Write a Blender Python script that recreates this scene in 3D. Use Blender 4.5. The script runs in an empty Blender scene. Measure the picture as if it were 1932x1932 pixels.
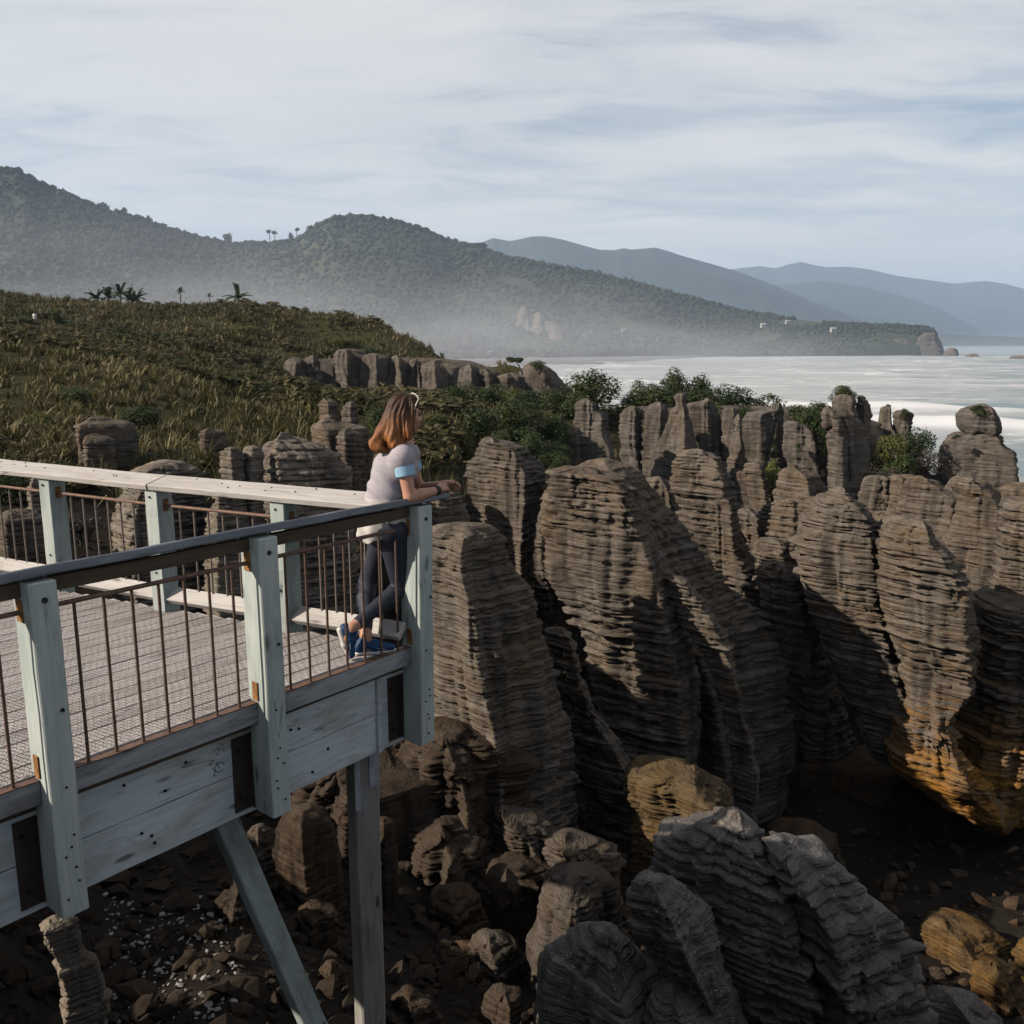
import bpy, bmesh, math, random
import numpy as np
from mathutils import Vector, Matrix

S = bpy.context.scene
COL = S.collection
R = math.radians

# ------------------------------------------------------------------ camera
PITCH = math.atan(324 / 1700.0)
CZ = 2.0
cam = bpy.data.cameras.new("camera")
cam.sensor_width = 36.0
cam.lens = 36.0 * 1700 / 1932
cam.clip_start = 0.05
cam.clip_end = 60000
camo = bpy.data.objects.new("camera", cam)
camo.location = (0, 0, CZ)
camo.rotation_euler = (math.pi / 2 - PITCH, 0, 0)
COL.objects.link(camo)
S.camera = camo

# ------------------------------------------------------------------ light
SUN_EL = R(31)
SUN_DIR = Vector((-0.955, -0.295, 0))
SUN_DIR.normalize()
SUN_DIR = Vector((SUN_DIR.x * math.cos(SUN_EL), SUN_DIR.y * math.cos(SUN_EL), math.sin(SUN_EL)))
sun = bpy.data.lights.new("sun", 'SUN')
sun.energy = 5.0
sun.angle = R(0.55)
sun.color = (1.0, 0.885, 0.745)
suno = bpy.data.objects.new("sun", sun)
suno.rotation_euler = SUN_DIR.to_track_quat('Z', 'Y').to_euler()
suno.location = (-20, -5, 30)
COL.objects.link(suno)

S.view_settings.view_transform = 'Standard'
S.view_settings.look = 'None'
S.view_settings.gamma = 1.0
S.view_settings.use_curve_mapping = False
S.view_settings.exposure = 0.45
S.render.engine = 'CYCLES'
S.cycles.max_bounces = 6
S.cycles.diffuse_bounces = 0
S.cycles.glossy_bounces = 2
S.cycles.transmission_bounces = 2
S.cycles.volume_bounces = 1
S.cycles.transparent_max_bounces = 8
S.cycles.use_denoising = True

world = bpy.data.worlds.new("World")
S.world = world
world.use_nodes = True


class NT:
    """small node-tree writer"""
    def __init__(self, tree):
        self.t = tree
        self.n = tree.nodes
        self.l = tree.links

    def add(self, typ, ins=None, **props):
        nd = self.n.new(typ)
        for k, v in props.items():
            setattr(nd, k, v)
        for k, v in (ins or {}).items():
            sock = nd.inputs[k]
            if isinstance(v, bpy.types.NodeSocket):
                self.l.new(v, sock)
            else:
                sock.default_value = v
        return nd

    def math(self, op, a, b=0.0, c=0.0, clamp=False):
        nd = self.add('ShaderNodeMath', {0: a, 1: b, 2: c}, operation=op, use_clamp=clamp)
        return nd.outputs[0]

    def mix(self, fac, a, b, blend='MIX'):
        nd = self.n.new('ShaderNodeMix')
        nd.data_type = 'RGBA'
        nd.blend_type = blend
        for k, v in ((0, fac), (6, a), (7, b)):
            if isinstance(v, bpy.types.NodeSocket):
                self.l.new(v, nd.inputs[k])
            else:
                nd.inputs[k].default_value = v if k == 0 else (*v[:3], 1.0)
        return nd.outputs[2]

    def ramp(self, fac, stops, interp='LINEAR'):
        nd = self.n.new('ShaderNodeValToRGB')
        cr = nd.color_ramp
        cr.interpolation = interp
        while len(cr.elements) < len(stops):
            cr.elements.new(0.5)
        for e, (p, c) in zip(cr.elements, stops):
            e.position = p
            e.color = (c, c, c, 1) if isinstance(c, (int, float)) else (*c[:3], 1)
        self.l.new(fac, nd.inputs[0])
        return nd.outputs[0]

    def noise(self, vec, scale, detail=4.0, rough=0.55, dist=0.0):
        nd = self.add('ShaderNodeTexNoise', {'Scale': scale, 'Detail': detail, 'Roughness': rough, 'Distortion': dist})
        if vec is not None:
            self.l.new(vec, nd.inputs['Vector'])
        return nd.outputs[0]

    def mapping(self, vec, scale=(1, 1, 1), loc=(0, 0, 0), rot=(0, 0, 0)):
        nd = self.add('ShaderNodeMapping', {'Scale': scale, 'Location': loc, 'Rotation': rot})
        self.l.new(vec, nd.inputs['Vector'])
        return nd.outputs[0]


def build_world():
    t = NT(world.node_tree)
    t.n.clear()
    out = t.add('ShaderNodeOutputWorld')
    sky = t.add('ShaderNodeTexSky')
    sky.sky_type = 'NISHITA'
    sky.sun_disc = False
    sky.sun_elevation = SUN_EL
    sky.sun_rotation = math.atan2(SUN_DIR.x, SUN_DIR.y)
    sky.air_density = 1.0
    sky.dust_density = 0.8
    sky.ozone_density = 1.5
    bg1 = t.add('ShaderNodeBackground', {'Color': sky.outputs[0], 'Strength': 0.068})
    tc = t.add('ShaderNodeTexCoord')
    sep = t.add('ShaderNodeSeparateXYZ', {0: tc.outputs['Generated']})
    zz = t.math('MAXIMUM', sep.outputs[2], 0.0)
    zd = t.math('ADD', zz, 0.10)
    px = t.math('DIVIDE', sep.outputs[0], zd)
    py = t.math('DIVIDE', sep.outputs[1], zd)
    comb = t.add('ShaderNodeCombineXYZ', {0: px, 1: py, 2: 0.0})
    warp = t.add('ShaderNodeTexNoise', {'Scale': 0.5, 'Detail': 3.0})
    t.l.new(comb.outputs[0], warp.inputs['Vector'])
    wv = t.add('ShaderNodeVectorMath', {0: warp.outputs['Color'], 1: (0.5, 0.5, 0.5)}, operation='SUBTRACT')
    wv2 = t.add('ShaderNodeVectorMath', {0: wv.outputs[0], 'Scale': 1.3}, operation='SCALE')
    vec = t.add('ShaderNodeVectorMath', {0: comb.outputs[0], 1: wv2.outputs[0]}, operation='ADD').outputs[0]
    m1 = t.mapping(vec, (0.26, 0.50, 1), (1.1, 2.35, 0), (0, 0, R(-22)))
    big = t.noise(m1, 1.0, 7, 0.60, 0.25)
    m2 = t.mapping(vec, (0.55, 1.7, 1), (0.3, 2.7, 4), (0, 0, R(-30)))
    fib = t.noise(m2, 1.3, 9, 0.68, 0.25)
    s = t.math('ADD', t.math('MULTIPLY', big, 0.60), t.math('MULTIPLY', fib, 0.40))
    # thin cirrus sheet: its depth along the view grows towards the horizon
    tau = t.ramp(s, [(0.41, 0.07), (0.49, 0.30), (0.59, 1.0)])
    path = t.math('DIVIDE', tau, t.math('ADD', zz, 0.10))
    cover = t.math('SUBTRACT', 1.0, t.math('POWER', 2.718, t.math('MULTIPLY', path, -1.0)))
    shade = t.noise(t.mapping(vec, (0.5, 0.9, 1), (7, 1, 2)), 0.9, 5, 0.55)
    col = t.ramp(shade, [(0.3, (0.515, 0.515, 0.522)), (0.7, (0.63, 0.617, 0.595))])
    bg2 = t.add('ShaderNodeBackground', {'Color': col, 'Strength': 1.0})
    mixs = t.add('ShaderNodeMixShader', {0: cover, 1: bg1.outputs[0], 2: bg2.outputs[0]})
    t.l.new(mixs.outputs[0], out.inputs['Surface'])


build_world()

# ------------------------------------------------------------------ helpers
CP, SP = math.cos(PITCH), math.sin(PITCH)


def ray(px, py):
    """slope of the view ray through a point of the photograph: x per metre ahead, drop per metre ahead"""
    v = (966.0 - py) / 1700.0
    fw = CP + v * SP
    return ((px - 966.0) / 1700.0) / fw, (-SP + v * CP) / fw


def P(px, py, D):
    a, b = ray(px, py)
    return Vector((a * D, D, CZ + b * D))


def tag(o, label=None, cat=None, group=None, kind=None):
    if label:
        o['label'] = label
    if cat:
        o['category'] = cat
    if group:
        o['group'] = group
    if kind:
        o['kind'] = kind
    return o


def empty(name, loc=(0, 0, 0), rz=0.0):
    o = bpy.data.objects.new(name, None)
    o.location = loc
    o.rotation_euler = (0, 0, rz)
    o.empty_display_size = 0.2
    COL.objects.link(o)
    return o


def link(o, parent=None):
    COL.objects.link(o)
    if parent is not None:
        o.parent = parent
    return o


def np_mesh(name, V, faces, mat=None, smooth=True, parent=None):
    """faces: array (n,3) or (n,4), or a list of such arrays"""
    if not isinstance(faces, list):
        faces = [faces]
    faces = [np.asarray(f, dtype=np.int32) for f in faces if len(f)]
    me = bpy.data.meshes.new(name)
    V = np.asarray(V, dtype=np.float32)
    me.vertices.add(len(V))
    me.vertices.foreach_set('co', V.ravel())
    loops = np.concatenate([f.ravel() for f in faces])
    sizes = np.concatenate([np.full(len(f), f.shape[1], dtype=np.int32) for f in faces])
    starts = np.concatenate([[0], np.cumsum(sizes)[:-1]]).astype(np.int32)
    me.loops.add(len(loops))
    me.loops.foreach_set('vertex_index', loops)
    me.polygons.add(len(sizes))
    me.polygons.foreach_set('loop_start', starts)
    me.polygons.foreach_set('loop_total', sizes)
    me.polygons.foreach_set('use_smooth', np.full(len(sizes), smooth, dtype=bool))
    me.update(calc_edges=True)
    if mat:
        me.materials.append(mat)
    o = bpy.data.objects.new(name, me)
    return link(o, parent)


def bm_obj(name, bm, mat, parent=None, smooth=False):
    me = bpy.data.meshes.new(name)
    bm.normal_update()
    bm.to_mesh(me)
    bm.free()
    if mat:
        me.materials.append(mat)
    if smooth:
        for p in me.polygons:
            p.use_smooth = True
    o = bpy.data.objects.new(name, me)
    return link(o, parent)


# value noise, vectorised
def _hash(ix, iy, iz, seed):
    h = (ix.astype(np.uint32) * np.uint32(374761393) + iy.astype(np.uint32) * np.uint32(668265263)
         + iz.astype(np.uint32) * np.uint32(2246822519) + np.uint32((seed * 974711 + 1013) % 4294967291))
    h = (h ^ (h >> np.uint32(13))) * np.uint32(1274126177)
    h = (h ^ (h >> np.uint32(15))) * np.uint32(2246822519)
    h = h ^ (h >> np.uint32(16))
    return h.astype(np.float64) / 4294967295.0


def vnoise(x, y, z, seed=0):
    x, y, z = np.broadcast_arrays(np.asarray(x, float), np.asarray(y, float), np.asarray(z, float))
    ix, iy, iz = np.floor(x).astype(np.int64), np.floor(y).astype(np.int64), np.floor(z).astype(np.int64)
    fx, fy, fz = x - ix, y - iy, z - iz
    fx, fy, fz = fx * fx * (3 - 2 * fx), fy * fy * (3 - 2 * fy), fz * fz * (3 - 2 * fz)
    r = 0
    for dx in (0, 1):
        wx = fx if dx else 1 - fx
        for dy in (0, 1):
            wy = fy if dy else 1 - fy
            for dz in (0, 1):
                wz = fz if dz else 1 - fz
                r = r + wx * wy * wz * _hash(ix + dx, iy + dy, iz + dz, seed)
    return r * 2 - 1


def fbm(x, y, z, seed=0, oct=3, gain=0.5):
    r, a, f, tot = 0, 1.0, 1.0, 0
    for i in range(oct):
        r = r + a * vnoise(x * f, y * f, z * f, seed + i * 17)
        tot += a
        a *= gain
        f *= 2.03
    return r / tot


def hash1(k, seed):
    k = np.asarray(k).astype(np.int64)
    return _hash(k, k * 0 + 7, k * 0 + 13, seed)


def sstep(a, b, x):
    t = np.clip((x - a) / (b - a), 0, 1)
    return t * t * (3 - 2 * t)


# ------------------------------------------------------------------ materials
def new_mat(name):
    m = bpy.data.materials.new(name)
    m.use_nodes = True
    t = NT(m.node_tree)
    t.n.clear()
    out = t.add('ShaderNodeOutputMaterial')
    b = t.add('ShaderNodeBsdfPrincipled', {'Roughness': 0.85})
    b.inputs['Specular IOR Level'].default_value = 0.3
    t.l.new(b.outputs[0], out.inputs['Surface'])
    return m, t, b


def bump(t, b, h, strength=0.5, dist=0.02):
    nd = t.add('ShaderNodeBump', {'Height': h, 'Strength': strength, 'Distance': dist})
    t.l.new(nd.outputs[0], b.inputs['Normal'])


def mat_rock(name, base=(0.1142, 0.0968, 0.0813), pale=(0.1936, 0.1723, 0.1491), dark=(0.0532, 0.0455, 0.0387), warm=(0.1210, 0.0851, 0.0532),
             orange=None, scale=1.0, gloss=0.9, glints=False):
    m, t, b = new_mat(name)
    g = t.add('ShaderNodeNewGeometry')
    pos = g.outputs['Position']
    n1 = t.noise(pos, 0.55 * scale, 5, 0.6)
    n2 = t.noise(t.mapping(pos, (1.2, 1.2, 9)), 0.9 * scale, 5, 0.65)
    n3 = t.noise(t.mapping(pos, (3.0, 3.0, 0.35)), 0.9 * scale, 4, 0.6)
    n4 = t.noise(pos, 7 * scale, 5, 0.7)
    c = t.mix(t.ramp(n1, [(0.35, 0.0), (0.65, 1.0)]), base, warm)
    c = t.mix(t.ramp(n2, [(0.40, 0.0), (0.72, 0.75)]), c, pale)
    c = t.mix(t.ramp(n3, [(0.47, 0.0), (0.68, 0.8)]), c, dark)
    c = t.mix(t.ramp(n4, [(0.55, 0.0), (0.75, 0.55)]), c, pale)
    c = t.mix(t.ramp(n4, [(0.22, 0.6), (0.42, 0.0)]), c, dark)
    if orange:
        zsep = t.add('ShaderNodeSeparateXYZ', {0: pos})
        lo, hi, oc = orange
        f = t.add('ShaderNodeMapRange', {0: zsep.outputs[2], 1: hi, 2: lo, 3: 0.0, 4: 1.0}).outputs[0]
        f = t.math('ADD', f, t.math('MULTIPLY', t.math('SUBTRACT', t.noise(t.mapping(pos, (1.6, 1.6, 0.5)), 1.0, 5, 0.65), 0.5), 1.5))
        f = t.math('SUBTRACT', f, t.math('MULTIPLY', t.ramp(n2, [(0.42, 0.0), (0.62, 0.55)]), 1.0), clamp=True)
        c = t.mix(f, c, oc)
    t.l.new(c, b.inputs['Base Color'])
    b.inputs['Roughness'].default_value = gloss
    b.inputs['Specular IOR Level'].default_value = 0.3 if glints else 0.04
    h = t.math('ADD', t.math('MULTIPLY', n4, 0.6), t.math('MULTIPLY', t.noise(pos, 28 * scale, 4, 0.6), 0.4))
    bed = t.noise(t.mapping(pos, (2.2 * scale, 2.2 * scale, 26 * scale)), 1.0, 3, 0.6, 0.15)
    h = t.math('ADD', h, t.math('MULTIPLY', t.ramp(bed, [(0.42, 0.0), (0.52, 1.0)]), 0.75))
    bump(t, b, h, 0.7, 0.05 / scale)
    if glints:
        v = t.add('ShaderNodeTexVoronoi', {'Scale': 26.0})
        t.l.new(pos, v.inputs['Vector'])
        sp = t.math('MULTIPLY', t.ramp(v.outputs['Distance'], [(0.10, 1.0), (0.22, 0.0)]), t.ramp(t.noise(pos, 3.0, 3), [(0.45, 0.0), (0.6, 1.0)]))
        t.l.new(t.mix(sp, c, (0.42, 0.40, 0.37)), b.inputs['Base Color'])
        t.l.new(t.math('SUBTRACT', gloss, t.math('MULTIPLY', sp, 0.45)), b.inputs['Roughness'])
    return m


def mat_wood(name, a, c2, dark=(0.03, 0.028, 0.025), grain=1.0, stain=0.5, knots=True, rough=0.8, stainc=None, darkstain=0.35, wet=0.0):
    """timber whose grain runs along the object's own x axis"""
    m, t, b = new_mat(name)
    tc = t.add('ShaderNodeTexCoord')
    oi = t.add('ShaderNodeObjectInfo')
    off = t.add('ShaderNodeVectorMath', {0: (17.0, 9.0, 5.0), 'Scale': oi.outputs['Random']}, operation='SCALE')
    vec = t.add('ShaderNodeVectorMath', {0: tc.outputs['Object'], 1: off.outputs[0]}, operation='ADD').outputs[0]
    wv = t.noise(vec, 1.6, 2, 0.5)
    wvv = t.add('ShaderNodeCombineXYZ', {0: 0.0, 1: t.math('MULTIPLY', wv, 0.09), 2: t.math('MULTIPLY', wv, 0.07)})
    vec2 = t.add('ShaderNodeVectorMath', {0: vec, 1: wvv.outputs[0]}, operation='ADD').outputs[0]
    g1 = t.noise(t.mapping(vec2, (1.6, 60 * grain, 60 * grain)), 1.0, 4, 0.65)
    g2 = t.noise(t.mapping(vec2, (5, 200 * grain, 200 * grain)), 1.0, 3, 0.6)
    big = t.noise(t.mapping(vec, (1.2, 4, 4)), 1.3, 4, 0.6)
    c = t.mix(t.ramp(g1, [(0.32, 0.0), (0.68, 1.0)]), a, c2)
    if stainc:
        c = t.mix(t.math('MULTIPLY', t.ramp(t.noise(t.mapping(vec, (1.6, 5, 5), (3, 3, 3)), 1.0, 4, 0.6), [(0.48, 0.0), (0.66, 1.0)]), stain), c, stainc)
    c = t.mix(t.math('MULTIPLY', t.ramp(big, [(0.52, 0.0), (0.75, 1.0)]), darkstain), c, dark)
    c = t.mix(t.math('MULTIPLY', t.ramp(g2, [(0.28, 1.0), (0.42, 0.0)]), 0.45), c, dark)
    crk = t.noise(t.mapping(vec2, (0.55, 16 * grain, 16 * grain), (5, 1, 2)), 1.0, 2, 0.5)
    ck = t.ramp(t.math('ABSOLUTE', t.math('SUBTRACT', crk, 0.5)), [(0.0, 1.0), (0.010, 0.0)])
    ck = t.math('MULTIPLY', ck, t.ramp(t.noise(t.mapping(vec, (2.2, 3, 3), (8, 2, 1)), 1.0, 2), [(0.5, 0.0), (0.6, 0.8)]))
    c = t.mix(ck, c, dark)
    if knots:
        v = t.add('ShaderNodeTexVoronoi', {'Scale': 1.0})
        t.l.new(t.mapping(vec2, (2.1, 7.0, 7.0)), v.inputs['Vector'])
        k = t.ramp(v.outputs['Distance'], [(0.07, 1.0), (0.15, 0.0)])
        c = t.mix(t.math('MULTIPLY', k, 0.8), c, dark)
    t.l.new(c, b.inputs['Base Color'])
    b.inputs['Roughness'].default_value = rough
    if wet:
        b.inputs['Specular IOR Level'].default_value = wet
    bump(t, b, t.math('ADD', g1, t.math('MULTIPLY', g2, 0.5)), 0.35, 0.004)
    return m


def mat_flat(name, c, rough=0.6, metal=0.0, c2=None, scale=20.0, bumpy=0.0, spec=0.3, detail=4):
    m, t, b = new_mat(name)
    b.inputs['Metallic'].default_value = metal
    b.inputs['Roughness'].default_value = rough
    b.inputs['Specular IOR Level'].default_value = spec
    tc = t.add('ShaderNodeTexCoord')
    n = t.noise(tc.outputs['Object'], scale, detail, 0.6)
    if c2 is None:
        c2 = tuple(x * 0.75 for x in c)
    t.l.new(t.mix(t.ramp(n, [(0.35, 0.0), (0.65, 1.0)]), c, c2), b.inputs['Base Color'])
    if bumpy:
        bump(t, b, n, 0.6, bumpy)
    return m


def mat_leaf(name, cols, rough=0.55, trans=0.25, patch=0.25):
    """leaf colour varies from leaf to leaf and in patches from plant to plant"""
    m, t, b = new_mat(name)
    g = t.add('ShaderNodeNewGeometry')
    oi = t.add('ShaderNodeObjectInfo')
    n = t.noise(g.outputs['Position'], patch, 3, 0.6)
    f = t.math('ADD', t.math('MULTIPLY', g.outputs['Random Per Island'], 0.55), t.math('MULTIPLY', t.math('SUBTRACT', n, 0.28), 1.35))
    f = t.math('ADD', f, t.math('MULTIPLY', t.math('SUBTRACT', oi.outputs['Random'], 0.5), 0.25), clamp=True)
    k = len(cols)
    c = t.ramp(f, [(i / (k - 1), col) for i, col in enumerate(cols)])
    t.l.new(c, b.inputs['Base Color'])
    b.inputs['Roughness'].default_value = rough
    b.inputs['Specular IOR Level'].default_value = 0.15
    tr = t.add('ShaderNodeBsdfTranslucent', {'Color': c})
    mx = t.add('ShaderNodeMixShader', {0: trans, 1: b.outputs[0], 2: tr.outputs[0]})
    out = [x for x in t.n if x.type == 'OUTPUT_MATERIAL'][0]
    t.l.new(mx.outputs[0], out.inputs['Surface'])
    return m


M = {}
M['rock'] = mat_rock("pancake_limestone")
M['rock_pale'] = mat_rock("pale_limestone", base=(0.1646, 0.1472, 0.1258), pale=(0.2614, 0.2352, 0.2033), dark=(0.0774, 0.0678, 0.0601), warm=(0.1742, 0.1355, 0.0968))
M['rock_far'] = mat_rock("weathered_limestone", base=(0.1113, 0.0968, 0.0871), pale=(0.1839, 0.1665, 0.1500), warm=(0.1162, 0.0910, 0.0658), scale=0.7)
M['rock_orange'] = mat_rock("iron_stained_limestone", orange=(-7.2, -4.6, (0.26, 0.125, 0.026)))
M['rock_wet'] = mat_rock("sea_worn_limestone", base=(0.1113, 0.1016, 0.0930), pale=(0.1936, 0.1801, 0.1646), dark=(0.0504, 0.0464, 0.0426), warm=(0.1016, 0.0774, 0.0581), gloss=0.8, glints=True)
M['rock_brown'] = mat_rock("brown_boulder_stone", base=(0.0546, 0.0414, 0.0317), pale=(0.0880, 0.0722, 0.0563), dark=(0.0229, 0.0185, 0.0158), warm=(0.0616, 0.0396, 0.0238), scale=1.6)  # brown stone, darkened to carry the gully's shade in its colour
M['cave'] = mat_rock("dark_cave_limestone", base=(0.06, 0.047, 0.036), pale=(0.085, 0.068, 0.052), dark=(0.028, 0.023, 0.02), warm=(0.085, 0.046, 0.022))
# ------------------------------------------------------------------ terrain
_ctl = []


def _c(px, py, D):
    p = P(px, py, D)
    _ctl.append((p.x, p.y, p.z))


for row in [
    # gully under the platform and in front of the pillars
    (0, 1900, 6.0), (250, 1750, 8), (100, 1925, 6.2), (400, 1900, 6.3), (500, 1700, 9.5), (600, 1932, 6.6), (750, 1940, 7), (750, 1640, 11),
    (900, 1930, 8), (900, 1700, 11.5), (1000, 1760, 11), (1200, 1990, 7.6), (1100, 1560, 15), (1500, 1990, 7.8), (1400, 1760, 11.5), (1600, 1800, 12),
    (1700, 1700, 15), (1900, 1700, 15), (1800, 1850, 12.5), (1932, 1960, 10.5), (1500, 1530, 20), (1800, 1530, 21), (1300, 1400, 22), (1000, 1400, 20),
    (2200, 1700, 15), (2200, 1300, 22),
    # behind the far rail
    (700, 1040, 16), (300, 930, 18.5), (100, 872, 20), (300, 880, 21), (450, 880, 24), (600, 885, 24),
    (800, 920, 24), (820, 800, 34), (700, 800, 32),
    # flax spur
    (-300, 760, 27), (-300, 650, 34), (0, 765, 27), (0, 705, 31), (0, 668, 34), (120, 690, 34), (240, 707, 33.5), (360, 748, 33), (435, 803, 31),
    (50, 672, 48), (200, 690, 48), (120, 668, 62), (200, 672, 58), (350, 692, 52), (300, 680, 50), (405, 704, 50), (525, 760, 46), (570, 792, 42),
    (100, 640, 80), (250, 640, 84), (400, 660, 76), (-300, 620, 80), (-300, 560, 140),
    (0, 590, 120), (0, 562, 150), (250, 590, 145), (450, 584, 140), (520, 590, 135), (600, 610, 130), (700, 632, 125), (760, 647, 118), (850, 694, 105), (950, 712, 95), (1050, 745, 80),
    (300, 620, 110), (500, 620, 105), (600, 650, 104), (640, 674, 92), (700, 670, 92), (760, 676, 92), (800, 688, 92), (850, 700, 95), (900, 708, 92), (950, 716, 91), (1000, 730, 90),
    (600, 768, 64), (700, 767, 66), (800, 772, 64), (900, 764, 64), (1000, 755, 66), (560, 756, 70), (600, 770, 74), (660, 770, 79), (700, 768, 79), (800, 774, 78), (900, 764, 78), (960, 752, 80),
    # rear wall: foot, then the plateau behind it
    (1120, 905, 45.5), (1250, 910, 46), (1380, 900, 47), (1500, 930, 45), (1600, 950, 44), (1700, 930, 46), (1850, 930, 47),
    (1130, 772, 49.5), (1250, 766, 49.5), (1380, 772, 49.5), (1500, 785, 49), (1600, 800, 48),
    # shrub bank and ridge
    (870, 770, 50), (960, 800, 42), (1050, 835, 38), (900, 890, 32), (1040, 910, 30),
    (1200, 768, 52), (1400, 788, 52), (1560, 795, 50), (1700, 862, 50), (1850, 900, 55), (1950, 970, 50), (2200, 1000, 50),
    (1150, 920, 38), (1300, 930, 38), (1450, 940, 36), (1600, 960, 38), (1750, 960, 36), (2000, 1000, 36),
    (1450, 1030, 28), (1650, 1040, 27), (1850, 1050, 26), (1300, 1130, 26), (1100, 1060, 25), (950, 1060, 26),
]:
    _c(*row)
_ctl += [(-3, 8.5, -3.6), (-4.5, 9.5, -3.8), (-3.5, 11.3, -4.6), (-1.8, 10.5, -5.2), (-6, 11, -3.2), (-7.5, 9.5, -2.2), (-2, 13, -5), (-5, 13, -3.6), (-10, 3, .2), (-9, 6, .0), (-14, 8, 2.0), (-20, 15, 4), (-30, 30, 8), (-60, 60, 12), (-120, 120, 14), (-20, -5, 1.0), (-6, -5, .5), (6, -5, .5), (20, -5, 0),
         (12, 6, -6), (15, 12, -6), (30, 25, -7), (60, 40, -22), (40, 85, -30), (90, 20, -28),
         (0, .2, .35), (-1.5, 0, .3), (1.5, 0, .3), (0, -2, .4), (0, 1.2, -1.6), (-1.2, 1.3, -1.6), (1.2, 1.3, -1.6), (0, 2.5, -4.2), (-2, 1.6, -2.6), (2, 1.7, -3), (3, 4, -6), (0, 4, -5.2),
         (-4, 1, -.7), (-6, 2.5, -.7), (-8, 5, -.6), (-2.5, 3, -3.2), (-3.6, 4, -3.0), (-5, 5, -2.0), (-6.5, 7.5, -1.2),
         (15, 75, -29), (5, 78, -27), (0, 100, -26), (-2, 130, -28), (30, 70, -30), (-6, 170, -28), (-25, 210, -28), (-60, 240, -28), (-120, 260, -28), (40, 140, -30), (100, 100, -30),
         (0, 300, -30), (-200, 320, -30), (100, 300, -30), (-260, 200, -5), (-200, 120, 8)]
_ctl = np.array(_ctl)


def _q(X, Y):
    r = np.sqrt(X * X + Y * Y) + 0.6
    th = np.arctan2(X, Y + 0.3)
    lr = np.log(r)
    return np.stack([2.4 * th, 1.5 * lr], -1)


_K = _q(_ctl[:, 0], _ctl[:, 1])
_d = np.linalg.norm(_K[:, None] - _K[None], axis=-1)
_rc = np.sqrt(_ctl[:, 0] ** 2 + _ctl[:, 1] ** 2) + 3.0
_W = np.linalg.solve(_d + np.eye(len(_K)) * 0.004, _ctl[:, 2] / 1.0)


def ground_z(X, Y, rough=True):
    X = np.asarray(X, float)
    Y = np.asarray(Y, float)
    sh = X.shape
    Q = _q(X.ravel(), Y.ravel())
    out = np.empty(len(Q))
    for i in range(0, len(Q), 20000):
        out[i:i + 20000] = np.linalg.norm(Q[i:i + 20000, None] - _K[None], axis=-1) @ _W
    out = out.reshape(sh)
    if rough:
        r = np.sqrt(X * X + Y * Y)
        k = np.clip(r / 60, 0.12, 1.2)
        out = out + k * 0.75 * fbm(X / (7 * k + 1), Y / (7 * k + 1), 0 * X, 5, 4)
    return out


def gz(x, y):
    return float(ground_z(np.array([x]), np.array([y]))[0])


def build_ground():
    na, nr = 290, 290
    a = np.linspace(-1, 1, na)
    a = R(34) * a + R(66) * a ** 5
    r = np.exp(np.linspace(math.log(0.35), math.log(330), nr))
    A, RR = np.meshgrid(a, r)
    X, Y = RR * np.sin(A), RR * np.cos(A)
    Z = ground_z(X, Y)
    Z = np.where(RR > 300, -34.0, Z)
    V = np.stack([X, Y, Z], -1).reshape(-1, 3)
    idx = np.arange(na * nr).reshape(nr, na)
    F = np.stack([idx[:-1, :-1], idx[:-1, 1:], idx[1:, 1:], idx[1:, :-1]], -1).reshape(-1, 4)
    m, t, b = new_mat("ground_soil_and_rock")
    g = t.add('ShaderNodeNewGeometry')
    pos = g.outputs['Position']
    n = t.noise(pos, 0.8, 6, 0.65)
    n2 = t.noise(pos, 5.0, 5, 0.7)
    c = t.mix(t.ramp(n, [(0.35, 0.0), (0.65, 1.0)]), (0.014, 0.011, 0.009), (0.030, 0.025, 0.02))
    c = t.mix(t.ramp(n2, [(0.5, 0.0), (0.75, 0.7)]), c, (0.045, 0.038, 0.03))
    sep = t.add('ShaderNodeSeparateXYZ', {0: pos})
    edge = t.math('SUBTRACT', sep.outputs[1], t.add('ShaderNodeMapRange', {0: sep.outputs[0], 1: -4.0, 2: 2.0, 3: 20.0, 4: 46.0}).outputs[0])
    far = t.add('ShaderNodeMapRange', {0: edge, 1: 0.0, 2: 6.0}).outputs[0]
    c = t.mix(far, c, t.mix(n2, (0.026, 0.030, 0.012), (0.060, 0.054, 0.024)))  # slope ground kept dark olive, so gaps in the flax read as shadow
    t.l.new(c, b.inputs['Base Color'])
    b.inputs['Specular IOR Level'].default_value = 0.04
    bump(t, b, t.math('ADD', n2, t.noise(pos, 22, 4, 0.6)), 0.6, 0.06)
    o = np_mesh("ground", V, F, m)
    tag(o, kind='structure')


build_ground()
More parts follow.
